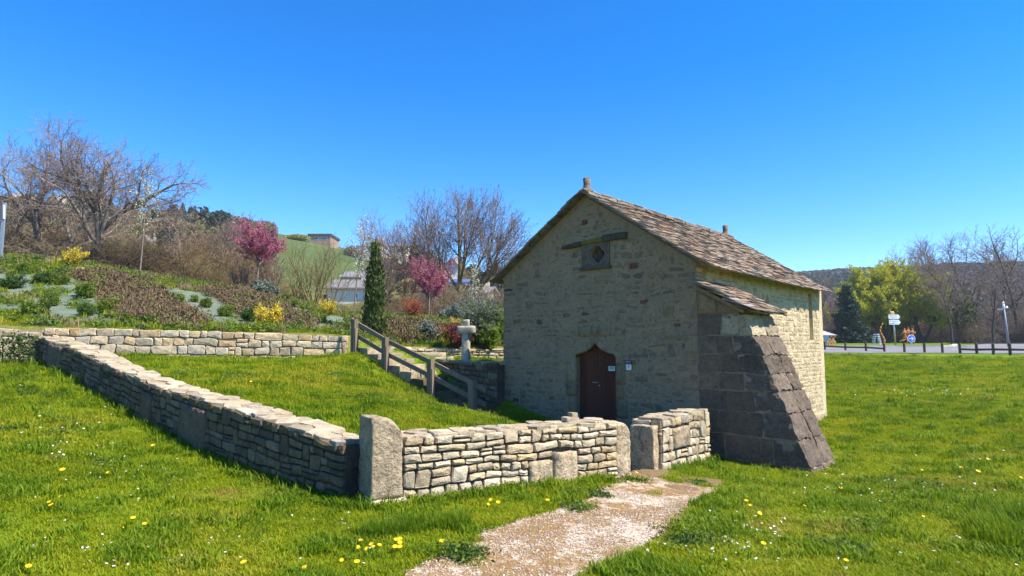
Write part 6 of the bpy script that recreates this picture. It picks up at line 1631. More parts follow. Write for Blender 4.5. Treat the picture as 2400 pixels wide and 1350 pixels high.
def willow(rs, H, spread, n_leaf=2):
    plan = [dict(seg=4, wob=.08, taper=.75), dict(n=5, f=(.4, 1), ang=(20, 50), len=1.0, wob=.1, up=.05, seg=5, rr=.7), dict(n=7, f=(.2, 1), ang=(25, 60), len=.5, wob=.15, up=.03, seg=4, rr=.55), dict(n=8, f=(.1, 1), ang=(30, 80), len=.55, wob=.14, up=-.10, seg=5, rr=.5)]
    sg_, tp = grow(rs, 1, 1, plan, stems=[(V3(0, 0, 0), V3(.05, 0, 1), H * .33, .3), (V3(.3, 0, 0), V3(spread, 0, 1), H * .3, .2), (V3(-.3, 0, 0), V3(-spread, 0, 1), H * .3, .2)])
    pts = []
    for s in sg_[3]:
        for t in (.3, .8):
            if rs.rand() < .75: pts.append(s[0] + (s[1] - s[0]) * t)
    return sg_, leafcards(rs, pts, .13, n_leaf, .16, 2.2, dirs=np.tile([[0, 0, -1.0]], (len(pts), 1)), dirw=.35)
D = 100; H = hpx(2078, 598, D); sg_, lf = willow(rs, H, .45, 10)
w1 = tree_obj('willow', 'large yellow green spring willow across the road behind the direction sign', sg_[0] + sg_[1], sg_[2] + sg_[3], M_BARKD, M_BARKB, leaf=lf, leafmat=M_WILLOW, rmin=.02, leafname='foliage'); ws_ = H / max(v[2] for c in w1.children for v in c.bound_box); put(w1, 2076, D, sc=ws_)
w2 = copy_tree(w1); put(w2, 2160, 99, 2.0, ws_ * .86, label='smaller yellow green willow right of the large one'); w3 = copy_tree(w1); put(w3, 1930, 135, 4.0, ws_ * .6, label='low yellow green willow showing between the chapel and the fir')
def roadside(rs, H, r=.2):
    plan = [dict(seg=6, wob=.07, up=.02, taper=.5), dict(n=9, f=(.35, 1), ang=(22, 50), len=.45, wob=.12, up=.05, seg=5, rr=.5), dict(n=6, f=(.2, 1), ang=(25, 55), len=.5, wob=.15, up=.03, seg=4, rr=.55), dict(n=6, f=(.2, 1), ang=(25, 55), len=.5, wob=.15, up=.02, seg=3, rr=.6), dict(n=2, f=(.2, 1), ang=(25, 60), len=.5, wob=.15, seg=2, rr=.6)]
    return grow(rs, 1, 1, plan, stems=[(V3(0, 0, 0), V3(rs.uniform(-.12, .12), 0, 1), H * .62, r)])
proto = []
for k in range(3):
    H = 14.0; sg_, tp = roadside(rs, H); proto.append(tree_obj('bare_tree', 'x', sg_[0] + sg_[1], sg_[2] + sg_[3] + sg_[4], M_BARKD, M_BARKR, rmin=.014))
used = set()
RB = [(2172, 566, 112, 0, 'thin bare tree rising above the willows'), (2140, 588, 122, 1, 'bare tree top showing behind the large willow'), (2258, 588, 94, 2, 'bare tree with an ivy covered leaning trunk across the road'), (2300, 560, 102, 0, 'tall bare tree between the ivy tree and the street lamp'),
      (2352, 586, 110, 1, 'bare tree directly behind the street lamp'), (2385, 550, 96, 2, 'tallest bare tree at the right edge'), (2232, 640, 90, 1, 'slim bare tree with a dark trunk left of the ivy tree'), (2205, 660, 104, 0, 'slim bare tree behind the low grey building'), (2420, 580, 100, 0, 'bare tree cut by the right edge of the view'),
      (2110, 640, 118, 1, 'slim bare tree just right of the direction sign'), (1918, 655, 118, 0, 'bare tree beside the chapel corner across the road'), (1950, 690, 112, 2, 'low bare tree left of the fir'), (2330, 640, 88, 0, 'lower bare tree in front of the street lamp'), (2150, 680, 116, 2, 'low bare tree above the walker figures')]
for px, yt, D, k, lb in RB:
    H = hpx(px, yt, D); r_ = proto[k] if k not in used else copy_tree(proto[k]); used.add(k)
    top = {0: 1, 1: 1, 2: 1}[k]; zmax = max(v[2] for c in proto[k].children for v in c.bound_box)
    put(r_, px, D, px * .7, (H / zmax * (.8 if px in (2110, 2150) else 1.12)), label=lb)
# ivy on one trunk
rs = np.random.RandomState(2); D = 93.6; x = xat(2262, D); z0 = hz(x, D); pts = [V3(x + (1.6 - k * .045) * .5 + rs.normal(0, .45 + .5 * math.sin(k / 60 * 3.1)), D + rs.normal(0, .4), z0 + .2 + k * .135) for k in range(60) for _ in range(5)]
V, F = leafcards(rs, pts, .28, 7, .30, 1.2); iv = link('ivy', mesh_np('ivy', V, F), M_IVY); tag(iv, 'dark green ivy climbing the leaning trunk across the road', 'ivy')
rs = np.random.RandomState(3); pts = [V3(xat(1182, 20) + rs.normal(0, .2), 20 + rs.normal(0, .3), zat(735, 20) + rs.uniform(-.7, .5)) for _ in range(10)]
# ivy on the left retaining wall
D = 13.3; pts = [V3(xat(40, D) + rs.normal(0, .22), D + .02 + rs.uniform(-.05, .1), zat(852, D) + rs.uniform(-.02, .62)) for _ in range(160)]
V, F = leafcards(rs, pts, .05, 6, .05, 1.1); tag(link('creeper', mesh_np('creeper', V, F), M_LEAFD), 'dark green creeper hanging on the retaining wall at the far left', 'creeper')

# ---------------------------------------------------------------- shrubs (things)
def shrub(seed, h, w, mat, twig, n=7, per=6, size=.04, upw=.7, twigs=True, leafn=60):
    rs = np.random.RandomState(seed); st_ = []
    for k in range(n):
        a = rs.uniform(0, 6.28); s = rs.uniform(.1, 1) * w; d = V3(math.cos(a) * s, math.sin(a) * s, upw); st_.append((V3(math.cos(a), math.sin(a), 0) * w * .12, d / np.linalg.norm(d), h * rs.uniform(.6, 1.0), .012))
    plan = [dict(seg=4, wob=.1, taper=.4), dict(n=6, f=(.2, 1), ang=(20, 50), len=.5, wob=.12, seg=3, rr=.6), dict(n=4, f=(.2, 1), ang=(20, 50), len=.5, wob=.12, seg=2, rr=.6)]
    sg_, tp = grow(rs, 1, 1, plan, stems=st_)
    pts = [s[1] for s in sg_[1] + sg_[2]]
    root = empty('shrub', (0, 0, 0), 'x', 'shrub')
    link('stems', segmesh('stems', sg_[0] + sg_[1] + sg_[2], 1, .004), twig, root)
    if per:
        V, F = leafcards(rs, pts, size, per, size * .7); link('foliage', mesh_np('foliage', V, F), mat, root)
    return root
def shrub_at(pr, px, py, sc, rz, label, name=None, cat=None, dmin=14.5):
    c = copy_tree(pr); q = ground_px(px, py, dmin); c.location = (q[0], q[1], q[2] - .03); c.rotation_euler = (0, 0, rz); c.scale = (sc, sc, sc) if not isinstance(sc, tuple) else sc; c['label'] = label
    if name: c.name = name
    return c
def drop(root):
    for ch in list(root.children): bpy.data.objects.remove(ch)
    bpy.data.objects.remove(root)
pf = shrub(1, .5, .55, M_YEL, M_BARKB, 8, 5, .035); pl_ = shrub(2, .45, .9, M_LAV, M_LAV, 16, 6, .05, .6); pg = shrub(3, .5, .6, M_LEAFG, M_LEAFD, 9, 5, .05); pd = shrub(4, .5, .6, M_LEAFD, M_LEAFD, 9, 6, .05)
pr_ = shrub(5, .6, .5, M_REDT, M_REDT, 14, 3, .03); pk = shrub(6, .6, .5, M_DKRED, M_DKRED, 14, 5, .035); pgy = shrub(7, 1.0, .4, M_LAV, M_LAV, 18, 3, .03, 1.0); pb_ = shrub(8, 1.2, .6, M_BARKB, M_BARKB, 12, 0)
q_ = [(pf, 630, 768, 1.0, 0, 'bright yellow forsythia low on the bank above the back wall', 'forsythia'), (pf, 770, 742, .95, 1, 'bright yellow forsythia near the crest above the stair end of the wall', 'forsythia'), (pf, 172, 626, 1.1, 2, 'yellow green flowering shrub at the top of the bank on the left', 'forsythia'), (pf, 1055, 812, .9, 3, 'narrow yellow shrub directly left of the stone cross', 'forsythia'), (pf, 1066, 770, .6, 3, 'tiny yellow flower tuft on the bank above the narrow yellow shrub', 'forsythia'), (pf, 1118, 808, .6, 4, 'small yellow shrub just right of the stone cross', 'forsythia'),
      (pl_, 615, 698, 1.25, 0, 'silver grey lavender cushion on the crest below the pink tree', 'lavender'), (pl_, 935, 742, 1.7, 1, 'large grey green lavender cushion right of the cypress', 'lavender'), (pl_, 1065, 752, 1.2, 2, 'grey lavender cushion below the big round bare tree', 'lavender'), (pl_, 1000, 800, 1.1, 2, 'dull grey low shrub on the bank left of the cross', 'lavender'),
      (pr_, 965, 748, 1.1, 0, 'round orange red twigged bush right of the cypress', 'red_bush'), (pk, 1072, 812, 1.0, 0, 'dark red rounded bush left of the stone cross', 'red_bush'), (pgy, 1130, 812, 1.3, 0, 'tall pale grey wispy bush right of the stone cross', 'grey_bush'), (pgy, 1110, 790, 1.0, 2, 'grey wispy bush right behind the stone cross', 'grey_bush'), (pg, 1165, 812, 2.1, 0, 'tall yellow green shrub against the chapel edge', 'green_shrub'), (pg, 1176, 806, 1.7, 2, 'yellow green shrub touching the chapel corner', 'green_shrub'), (pg, 1140, 815, 1.0, 2, 'low green shrub behind the low sunlit wall', 'green_shrub')]
for t in q_: shrub_at(*t[:6], name=t[6])
GP = [(75, 745, 1.3, pg, 'dark grey green bushy plant above the left end of the retaining wall'), (20, 680, 1.2, pd, 'dark green plant at the left edge of the weed fabric'), (92, 668, 1.1, pd, 'dark green plant in the upper part of the weed fabric'), (145, 672, 1.1, pg, 'bright green tufted plant in the middle of the left weed fabric'), (195, 700, 1.3, pg, 'bright green plant beside the brown heather band'), (120, 720, 1.1, pg, 'yellow green plant in the lower left weed fabric'), (240, 738, 1.2, pg, 'yellow green tall tuft at the lower edge of the weed fabric'),
      (200, 745, 1.0, pd, 'green shrub right above the wall at the left'), (325, 668, .9, pd, 'dark rounded green shrub at the top end of the first heather band'), (372, 690, .8, pd, 'dark green plant at the top of the middle weed fabric'), (415, 716, 1.1, pg, 'green plant in the middle weed fabric beside the heather'), (480, 722, .9, pg, 'yellow green plant in the middle weed fabric'), (520, 745, 1.0, pg, 'green plant low in the middle weed fabric'), (460, 710, .7, pg, 'small green plant high in the middle weed fabric'), (660, 712, 1.0, pg, 'bright green shrub below the lavender cushion'), (690, 722, .9, pg, 'bright green shrub right of the one below the lavender'), (580, 756, 1.1, pd, 'dark green shrub left of the low forsythia'), (720, 748, .9, pg, 'green shrub between the weed fabric and the upper forsythia'), (755, 760, .8, pg, 'small green shrub above the stair end of the back wall'), (905, 758, 1.0, pg, 'bright green shrub immediately right of the cypress foot'), (935, 765, .8, pg, 'light green shrub in front of the large lavender cushion'), (50, 640, .9, pg, 'green plant at the top left of the bank'), (300, 760, .8, pg, 'leafy green plant on the wall edge left of the heather foot'), (350, 765, .8, pd, 'dark leafy plant on the wall edge at the heather foot')]
for px, py, sc, pr, lb in GP: shrub_at(pr, px, py, sc * .62, px * 1.3, lb, name='green_shrub')
for px, py, sc, lb in ((285, 905, .45, ''),) if False else (): pass

# ---------------------------------------------------------------- scattered cover (stuff)
def scatter(name, protos, pts, sc, rz=None, tilt=None, idx=None, seed=0):
    rs = np.random.RandomState(seed); n = len(pts)
    me = bpy.data.meshes.new(name); me.vertices.add(n); me.vertices.foreach_set('co', np.asarray(pts, np.float32).ravel())
    rz = rs.uniform(0, 6.283, n) if rz is None else rz; idx = rs.randint(0, len(protos), n) if idx is None else idx
    tl = rs.normal(0, .12, (n, 2)) if tilt is None else tilt
    rot = np.stack([tl[:, 0], tl[:, 1], rz], 1)
    a = me.attributes.new('rot', 'FLOAT_VECTOR', 'POINT'); a.data.foreach_set('vector', rot.ravel().astype(np.float32))
    a = me.attributes.new('sc', 'FLOAT', 'POINT'); a.data.foreach_set('value', np.asarray(sc, np.float32))
    a = me.attributes.new('pi', 'INT', 'POINT'); a.data.foreach_set('value', np.asarray(idx, np.int32))
    o = bpy.data.objects.new(name, me); COL.objects.link(o)
    ng = bpy.data.node_groups.new(name, 'GeometryNodeTree')
    ng.interface.new_socket(name='Geometry', in_out='INPUT', socket_type='NodeSocketGeometry'); ng.interface.new_socket(name='Geometry', in_out='OUTPUT', socket_type='NodeSocketGeometry')
    gi = ng.nodes.new('NodeGroupInput'); go = ng.nodes.new('NodeGroupOutput'); jn = ng.nodes.new('GeometryNodeJoinGeometry')
    def attr(nm, ty):
        q = ng.nodes.new('GeometryNodeInputNamedAttribute'); q.data_type = ty; q.inputs['Name'].default_value = nm; return q.outputs['Attribute']
    ra, sa, ia = attr('rot', 'FLOAT_VECTOR'), attr('sc', 'FLOAT'), attr('pi', 'INT')
    e2r = ng.nodes.new('FunctionNodeEulerToRotation'); ng.links.new(ra, e2r.inputs[0])
    for k, p in enumerate(protos):
        oi = ng.nodes.new('GeometryNodeObjectInfo'); oi.inputs['Object'].default_value = p; oi.inputs['As Instance'].default_value = True
        ip = ng.nodes.new('GeometryNodeInstanceOnPoints'); cm = ng.nodes.new('FunctionNodeCompare'); cm.data_type = 'INT'; cm.operation = 'EQUAL'
        ng.links.new(ia, cm.inputs['A']) if False else ng.links.new(ia, [s for s in cm.inputs if s.name == 'A' and s.type == 'INT'][0])
        [s for s in cm.inputs if s.name == 'B' and s.type == 'INT'][0].default_value = k
        ng.links.new(gi.outputs[0], ip.inputs['Points']); ng.links.new(cm.outputs[0], ip.inputs['Selection']); ng.links.new(oi.outputs['Geometry'], ip.inputs['Instance'])
        ng.links.new(e2r.outputs[0], ip.inputs['Rotation']); ng.links.new(sa, ip.inputs['Scale']); ng.links.new(ip.outputs[0], jn.inputs[0])
    ng.links.new(jn.outputs[0], go.inputs[0])
    md = o.modifiers.new('scatter', 'NODES'); md.node_group = ng
    return tag(o, kind='stuff')
def proto_obj(name, me, mat):
    me.materials.append(mat); return bpy.data.objects.new(name, me)      # never linked: only scattered
def blade_tuft(seed, n, h, w, spread, lean=.5):
    rs = np.random.RandomState(seed); V = []; F = []
    for k in range(n):
        a = rs.uniform(0, 6.28); r = spread * math.sqrt(rs.rand()); x, y = math.cos(a) * r, math.sin(a) * r; b = rs.uniform(0, 6.28); hh = h * rs.uniform(.45, 1.15); ln = lean * rs.uniform(.2, 1.2) * hh; dx, dy = math.cos(b), math.sin(b); px_, py_ = -dy * w * .5, dx * w * .5
        i = len(V); V += [(x - px_, y - py_, -.01), (x + px_, y + py_, -.01), (x + dx * ln * .35 + px_ * .8, y + dy * ln * .35 + py_ * .8, hh * .6), (x + dx * ln * .35 - px_ * .8, y + dy * ln * .35 - py_ * .8, hh * .6), (x + dx * ln, y + dy * ln, hh * .93)]
        F += [(i, i + 1, i + 2, i + 3), (i + 3, i + 2, i + 4)]
    me = bpy.data.meshes.new('tuft'); me.from_pydata(V, [], F); me.update(); return me
def grass_mat(name, lo, mid, hi, trans=.4):
    m, nt, b, out = new_mat(name)
    n1 = noisev(nt, .8, 5, .65); n0 = noisev(nt, .22, 3, .5)
    f = mathn(nt, 'ADD', mathn(nt, 'MULTIPLY', n1, .6), mathn(nt, 'MULTIPLY', n0, .4))
    c = ramp(nt, f, [(0.36, lo), (0.5, mid), (0.62, hi)])
    dn = noisev(nt, .55, 4, .7); dn2 = noisev(nt, 5, 3, .7)
    c = mixc(nt, mathn(nt, 'MULTIPLY', ramp(nt, dn, [(.56, 0), (.68, 1)]), ramp(nt, dn2, [(.4, .15), (.6, .8)])), c, (.36, .26, .07))
    oi = nt.nodes.new('ShaderNodeObjectInfo'); r2 = mathn(nt, 'FRACT', mathn(nt, 'ADD', mathn(nt, 'MULTIPLY', rnd(nt), 5.3), oi.outputs['Random']))
    c = mixc(nt, 1.0, c, ramp(nt, r2, [(0, (.70, .75, .6)), (.5, (1, 1, 1)), (.93, (1.25, 1.12, 1.1)), (1, (1.7, 1.3, 1.6))]), 'MULTIPLY')
    nt.links.new(c, b.inputs['Base Color']); b.inputs['Roughness'].default_value = .55; b.inputs['Specular IOR Level'].default_value = .15
    t = N(nt, 'ShaderNodeBsdfTranslucent'); nt.links.new(mixc(nt, 1.0, c, (1.1, 1.15, .5), 'MULTIPLY'), t.inputs['Color']); mx = N(nt, 'ShaderNodeMixShader'); mx.inputs[0].default_value = trans
    nt.links.new(b.outputs[0], mx.inputs[1]); nt.links.new(t.outputs[0], mx.inputs[2]); nt.links.new(mx.outputs[0], out.inputs['Surface']); return m
M_GRASS = grass_mat('lawn_grass', (.15, .21, .006), (.235, .295, .008), (.32, .325, .02))
M_GRASSD = grass_mat('lush_grass', (.085, .16, .006), (.13, .215, .008), (.20, .265, .012))
gp = [proto_obj('tuft', blade_tuft(s, 42, .037, .006, .085, 1.1), M_GRASS) for s in (1, 2, 3, 4)] + [proto_obj('tuft', blade_tuft(s, 38, .062, .007, .07, .8), M_GRASSD) for s in (5, 6)]
def polar_pts(rs, n, r0, r1, a0=-.80, a1=.80, p=1.0):
    r = r0 * (r1 / r0) ** (rs.rand(n) ** p); a = rs.uniform(a0, a1, n); return np.sin(a) * r, np.cos(a) * r
WSEG = [(A2, E2, .27), (A2, B2, .27), (C2, R2, .27), (E2, W2, .22), (EL, E2, .25), (TW, L2, .24), (LWa, LWb, .2)]
def free_mask(x, y, path_m=0.0, fab=True):
    ok = np.ones(x.shape, bool)
    for a, b, w in WSEG: ok &= dist_seg(x, y, a, b) > w
    ok &= ~inpoly(x, y, [tuple(L2), tuple(L2 + SD * CL), tuple(R2 + SD * CL), tuple(R2)])
    q = lambda t, d: tuple(R2 - FD * t + SD * d)
    ok &= ~inpoly(x, y, [q(-.1, -.03), q(1.8, -.03), q(1.8, BT + .02), q(-.1, BT + .02)])
    s0, s1 = STA - SDIR * .3 + SNRM * .06, STB + SDIR * .2 + SNRM * .06
    ok &= ~inpoly(x, y, [tuple(s0), tuple(s1), tuple(s1 + SNRM * 1.1), tuple(s0 + SNRM * 1.1)])
    ok &= ~inpoly(x, y, ROAD)
    return ok
rs = np.random.RandomState(42)
NG = 120000
x, y = polar_pts(rs, NG, 3.2, 46, -.82, .82, .95)
ok = free_mask(x, y)
nz_ = np.array([noise.noise((a * 1.9, b * 1.9, 4)) + .5 * noise.noise((a * 6, b * 6, 1)) for a, b in zip(x, y)])
ip = inpoly(x + .22 * nz_, y + .18 * nz_, PATH); ok &= ~(ip & (nz_ < np.clip(.8 - (y - 7.0) * .55, .05, .8)))
bankm = (y > np.interp(x, BX, BY)) & (x < 4)
for q, th_ in zip(FABRIC, (.30, .55, .55, .4)): ok &= ~(inpoly(x, y, q) & (nz_ < th_))
for q in HEATH: ok &= ~inpoly(x, y, q)
ok &= ~(bankm & (nz_ < .0) & (rs.rand(len(x)) < .75))
terr_m = inpoly(x, y, POLY_T); ok &= ~(terr_m & (nz_ < .1))
x, y, nz2, bk = x[ok], y[ok], nz_[ok], bankm[ok]
H = height(x, y); r = np.hypot(x, y)
dw = np.min([dist_seg(x, y, a, b) for a, b, w in WSEG[:3]], 0)
lushf = (nz2 + rs.normal(0, .25, len(x)) > .42) | ((dw < .42) & (rs.rand(len(x)) < .75))
lushf &= ~inpoly(x, y, PATH)
idx = np.where(lushf, rs.randint(4, 6, len(x)), rs.randint(0, 4, len(x)))
sc = np.clip(.75 + r / 20, .85, 2.6) * rs.uniform(.7, 1.3, len(x)) * np.where(bk, .8, 1) * np.where(lushf & (dw < .35), 1.3, 1) * np.where(lushf & (rs.rand(len(x)) < .2), 1.5, 1)
grass = scatter('grass', gp, np.stack([x, y, H], 1), sc, idx=idx, seed=1)
# taller dark tuft in the lower right corner and along the path
def clump(pxys, n, rad, s0, seed, protos, name, dmin=2.5, spread=None):
    rs = np.random.RandomState(seed); X = []; S_ = []
    for (px, py, rr) in pxys:
        q = ground_px(px, py, dmin); k = int(n * rr)
        a = rs.uniform(0, 6.28, k); d = rad * rr * np.sqrt(rs.rand(k)); xx = q[0] + np.cos(a) * d; yy = q[1] + np.sin(a) * d
        X.append(np.stack([xx, yy, height(xx, yy)], 1)); S_.append(rs.uniform(.7, 1.25, k) * s0)
    X = np.concatenate(X); S_ = np.concatenate(S_); ok = free_mask(X[:, 0], X[:, 1]); return scatter(name, protos, X[ok], S_[ok], seed=seed)
tall = [proto_obj('tuft', blade_tuft(9, 36, .26, .008, .07, .55), M_GRASSD)]
clump([(2370, 1220, 1.0), (2395, 1280, 1.0), (2330, 1255, .5)], 60, .34, .8, 3, tall, 'tall_grass')
clump([(1040, 1240, .8), (950, 1250, .8), (880, 1260, .5), (760, 1160, .5), (860, 1180, .4), (1065, 1235, .7)], 60, .22, .55, 4, tall, 'tall_grass')
# leafy weeds
def rosette(seed, n, h, w, lw):
    rs = np.random.RandomState(seed); pts = rs.normal(0, 1, (n, 3)) * [w, w, h * .3]; pts[:, 2] = np.abs(pts[:, 2]) + .01
    V, F = leafcards(rs, pts, lw, 1, .01, 1.5, flat=.3); return mesh_np('weed', V, F)
wd = [proto_obj('weed', rosette(31, 130, .07, .07, .022), M_LEAFD), proto_obj('weed', rosette(32, 110, .08, .075, .024), M_LEAFG)]
clump([(435, 882, .8), (560, 888, 1.0), (590, 842, .7), (780, 884, .5), (830, 935, .8), (1640, 1265, 1.6), (1600, 1280, 1.2), (1680, 1072, .9), (1660, 1085, .7), (40, 890, .9), (75, 925, .7), (130, 930, .7), (130, 1020, .7), (0, 1010, .6), (230, 1090, .4), (780, 1150, 1.3), (840, 1175, 1.2), (690, 1125, .8), (580, 1060, .7), (520, 1040, .6), (1010, 1160, 1.2), (1090, 1140, 1.0), (1480, 1130, .8), (1410, 1165, .4), (1360, 1195, .6), (1080, 1300, .7), (1060, 1310, .8), (840, 822, 1.0), (870, 835, .9), (1630, 1135, .5), (1640, 1240, .3), (1360, 1160, .4), (2050, 1240, .8), (2200, 1150, .6), (1950, 1290, .7)], 9, .20, 1.0, 6, wd, 'leafy_weeds')
# path crumbs: pebbles and tufts
pb = []
for s in range(4):
    g = MB(); hexblock(g, [(-.5, -.4, -.3), (.5, -.35, -.3), (.45, .4, -.3), (-.5, .35, -.3), (-.4, -.3, .3), (.4, -.3, .25), (.35, .3, .3), (-.4, .3, .25)], (2, 2, 2), .9, .09, 3, s * 5); pb.append(g)
M_PEB = stone_mat('pebble', [(.54, .44, .34), (.44, .34, .25), (.60, .52, .42), (.30, .22, .16), (.50, .38, .28)], dirt_amt=.2, bumps=.3)
pbo = [proto_obj('pebble', g.mesh('pebble'), M_PEB) for g in pb]
qp = np.array(PATH); n = 30000; x = rs.uniform(qp[:, 0].min(), qp[:, 0].max(), n); y = rs.uniform(qp[:, 1].min(), qp[:, 1].max(), n)
nn = np.array([noise.noise((a * 1.4, b * 1.4, 9)) + .6 * noise.noise((a * 5, b * 5, 2)) for a, b in zip(x, y)])
ok = inpoly(x, y, PATH) & (nn > -.28 + np.clip(y - 5.6, 0, 3) * .28 + rs.normal(0, .25, n)); x, y = x[ok], y[ok]
scatter('gravel', pbo, np.stack([x, y, height(x, y) + .014], 1), rs.uniform(.008, .024, len(x)), seed=8, tilt=rs.uniform(-1, 1, (len(x), 2)))
# daisies and dandelions
def flower(seed, n, r, h, cup=.3):
    V = []; F = []
    for k in range(n):
        a = k / n * 6.283; b = a + 6.283 / n * .8
        V += [(0, 0, h), (math.cos(a) * r, math.sin(a) * r, h + r * cup), (math.cos(b) * r, math.sin(b) * r, h + r * cup)]; F.append((3 * k, 3 * k + 1, 3 * k + 2))
    me = bpy.data.meshes.new('flower'); me.from_pydata(V, [], F); me.update(); return me
M_DAISY = flat_mat('daisy_petal', (.80, .80, .82), .7, .08); M_DAND = flat_mat('dandelion_petal', (.90, .52, .01), .6, .12)
def dflower(px, py, dmin=2.5):
    q = ground_px(px, py, dmin); return q
rs = np.random.RandomState(9); X = []; 
spots = [(1480, 1255, 60, 25, 20), (1770, 1290, 55, 30, 60), (1720, 1250, 40, 20, 25), (1810, 1160, 40, 10, 30), (1960, 1160, 70, 22, 50), (2080, 1150, 120, 20, 60), (2180, 922, 60, 6, 60), (2300, 1170, 80, 15, 20), (100, 1050, 60, 25, 30), (250, 1090, 70, 30, 40), (370, 1100, 60, 20, 20), (220, 1290, 60, 25, 30), (600, 1290, 250, 50, 50), (760, 1250, 100, 40, 15), (300, 1180, 250, 60, 60), (130, 980, 120, 40, 25), (2000, 1250, 300, 70, 130), (1250, 1240, 1, 1, 1), (820, 1240, 20, 10, 12), (600, 1095, 20, 8, 12), (1750, 1240, 60, 30, 40)]
for cx, cy, sx_, sy_, n in spots:
    for k in range(int(n * 1.4)):
        px, py = cx + rs.normal(0, sx_), cy + rs.normal(0, sy_)
        if py < 830 or py > 1349 or px < 0: continue
        q = ground_px(px, py); 
        if inpoly(np.array([q[0]]), np.array([q[1]]), PATH)[0]: continue
        X.append((q[0], q[1], q[2]))
fl = [proto_obj('daisy', flower(1, 9, .012, .055, -.1), M_DAISY), proto_obj('daisy', flower(2, 8, .012, .045, .2), M_DAISY)]
X = np.array(X); scatter('daisies', fl, X, rs.uniform(.55, 1.0, len(X)) * np.clip(np.hypot(X[:, 0], X[:, 1]) / 8, 1, 2.0), seed=10, tilt=rs.normal(0, .4, (len(X), 2)) + [.35, 0])
DAN = [(842, 1285), (838, 1297), (866, 1297), (874, 1293), (878, 1289), (884, 1292), (924, 1302), (940, 1298), (934, 1285), (938, 1281), (926, 1277), (802, 1322), (836, 1342), (310, 1232), (338, 1244), (298, 1246), (576, 1342), (720, 1344), (720, 1348), (1038, 1284), (1140, 1189), (1155, 1184), (1166, 1189), (1282, 1188), (1474, 1118), (1486, 1118), (1745, 1186), (1758, 1192), (1772, 1214), (1785, 1294), (1980, 1330), (2158, 1218), (2266, 1200), (2282, 1108), (2285, 1117), (2296, 1084), (2276, 1082), (2310, 1086), (2250, 1105), (2388, 1126), (2160, 1108), (1970, 1154), (1880, 1193), (120, 1190), (130, 1202), (150, 1172), (148, 1119), (260, 1116), (360, 1057), (128, 870), (588, 901), (610, 907), (1030, 1166), (60, 1348)]
pdn = []
for k, (px, py) in enumerate(DAN): 
    q = ground_px(px, py + 6)
    if k == 0:
        base = empty('dandelion', (0, 0, 0), 'x', 'flower', 'dandelions in the lawn')
        me = flower(3, 14, .024, .10, .35); me.materials.append(M_DAND); f1 = bpy.data.objects.new('petals', me); COL.objects.link(f1); f1.parent = base
        g = MB(); g.cyl((0, 0, 0), (0, 0, .10), .003, n=4); me = g.mesh('stem'); me.materials.append(M_GRASS); f2 = bpy.data.objects.new('stem', me); COL.objects.link(f2); f2.parent = base
        base['label'] = 'yellow dandelion flower standing in the grass'
        c = base
    else: c = copy_tree(base)
    c.location = q; c.rotation_euler = (rs.uniform(.2, .6), rs.uniform(-.3, .3), rs.uniform(-.4, .4)); s = rs.uniform(.6, .95) * (1.0 if py > 1150 else 1.25); c.scale = (s, s, s)
# heather bands
rsz = np.random.RandomState(15)
def heath_mesh(seed):
    rs = np.random.RandomState(seed); pts = rs.normal(0, 1, (120, 3)) * [.14, .14, .05] + [0, 0, .10]; V, F = leafcards(rs, pts, .026, 3, .025, 2.8, dirs=np.tile([[0, 0, 1.0]], (120, 1)), dirw=.4); return mesh_np('heather', V, F)
hp = [proto_obj('heather', heath_mesh(s), M_HEATH) for s in (1, 2, 3)]
X = []
for q in HEATH:
    a = np.array(q); n = 4200; x = rsz.uniform(a[:, 0].min() - .2, a[:, 0].max() + .2, n); y = rsz.uniform(a[:, 1].min() - .2, a[:, 1].max() + .2, n)
    jn = rsz.normal(0, .10, n); ok = inpoly(x + jn, y + jn, q) & (rsz.rand(n) < .7); X.append(np.stack([x[ok], y[ok], height(x[ok], y[ok])], 1))
X = np.concatenate(X); scatter('heather', hp, X, rsz.uniform(.8, 1.5, len(X)), seed=16)
# weeds of the bank
wb = [proto_obj('weed', rosette(41, 90, .16, .10, .04), M_LEAFG), proto_obj('weed', rosette(42, 90, .16, .10, .04), M_LEAFD), proto_obj('weed', blade_tuft(43, 30, .22, .012, .10, .5), M_DRYG), proto_obj('weed', blade_tuft(44, 34, .16, .014, .10, .6), M_GRASS)]
n = 13000; x = rsz.uniform(-22, 1.2, n); y = rsz.uniform(12, 32, n); ok = (y > np.interp(x, BX, BY) + .35) & (np.abs(x) < y * .95)
nn = np.array([noise.noise((a * .8, b * .8, 3)) + .5 * noise.noise((a * 3, b * 3, 5)) for a, b in zip(x, y)])
for q in HEATH: ok &= ~(inpoly(x, y, q) & (rsz.rand(n) < .80))
for q, th_ in zip(FABRIC, (.16, .42, .42, .3)): ok &= ~(inpoly(x, y, q) & (nn < th_))
ok &= free_mask(x, y); x, y, nn = x[ok], y[ok], nn[ok]
idx = np.where(nn > .25, 0, np.where(nn > .0, 3, np.where(nn > -.2, 1, 2))); mixr = rsz.rand(len(x)) < .35; idx = np.where(mixr, rsz.randint(0, 4, len(x)), idx)
scatter('bank_weeds', wb, np.stack([x, y, height(x, y)], 1), rsz.uniform(.7, 1.5, len(x)), idx=idx, seed=17)
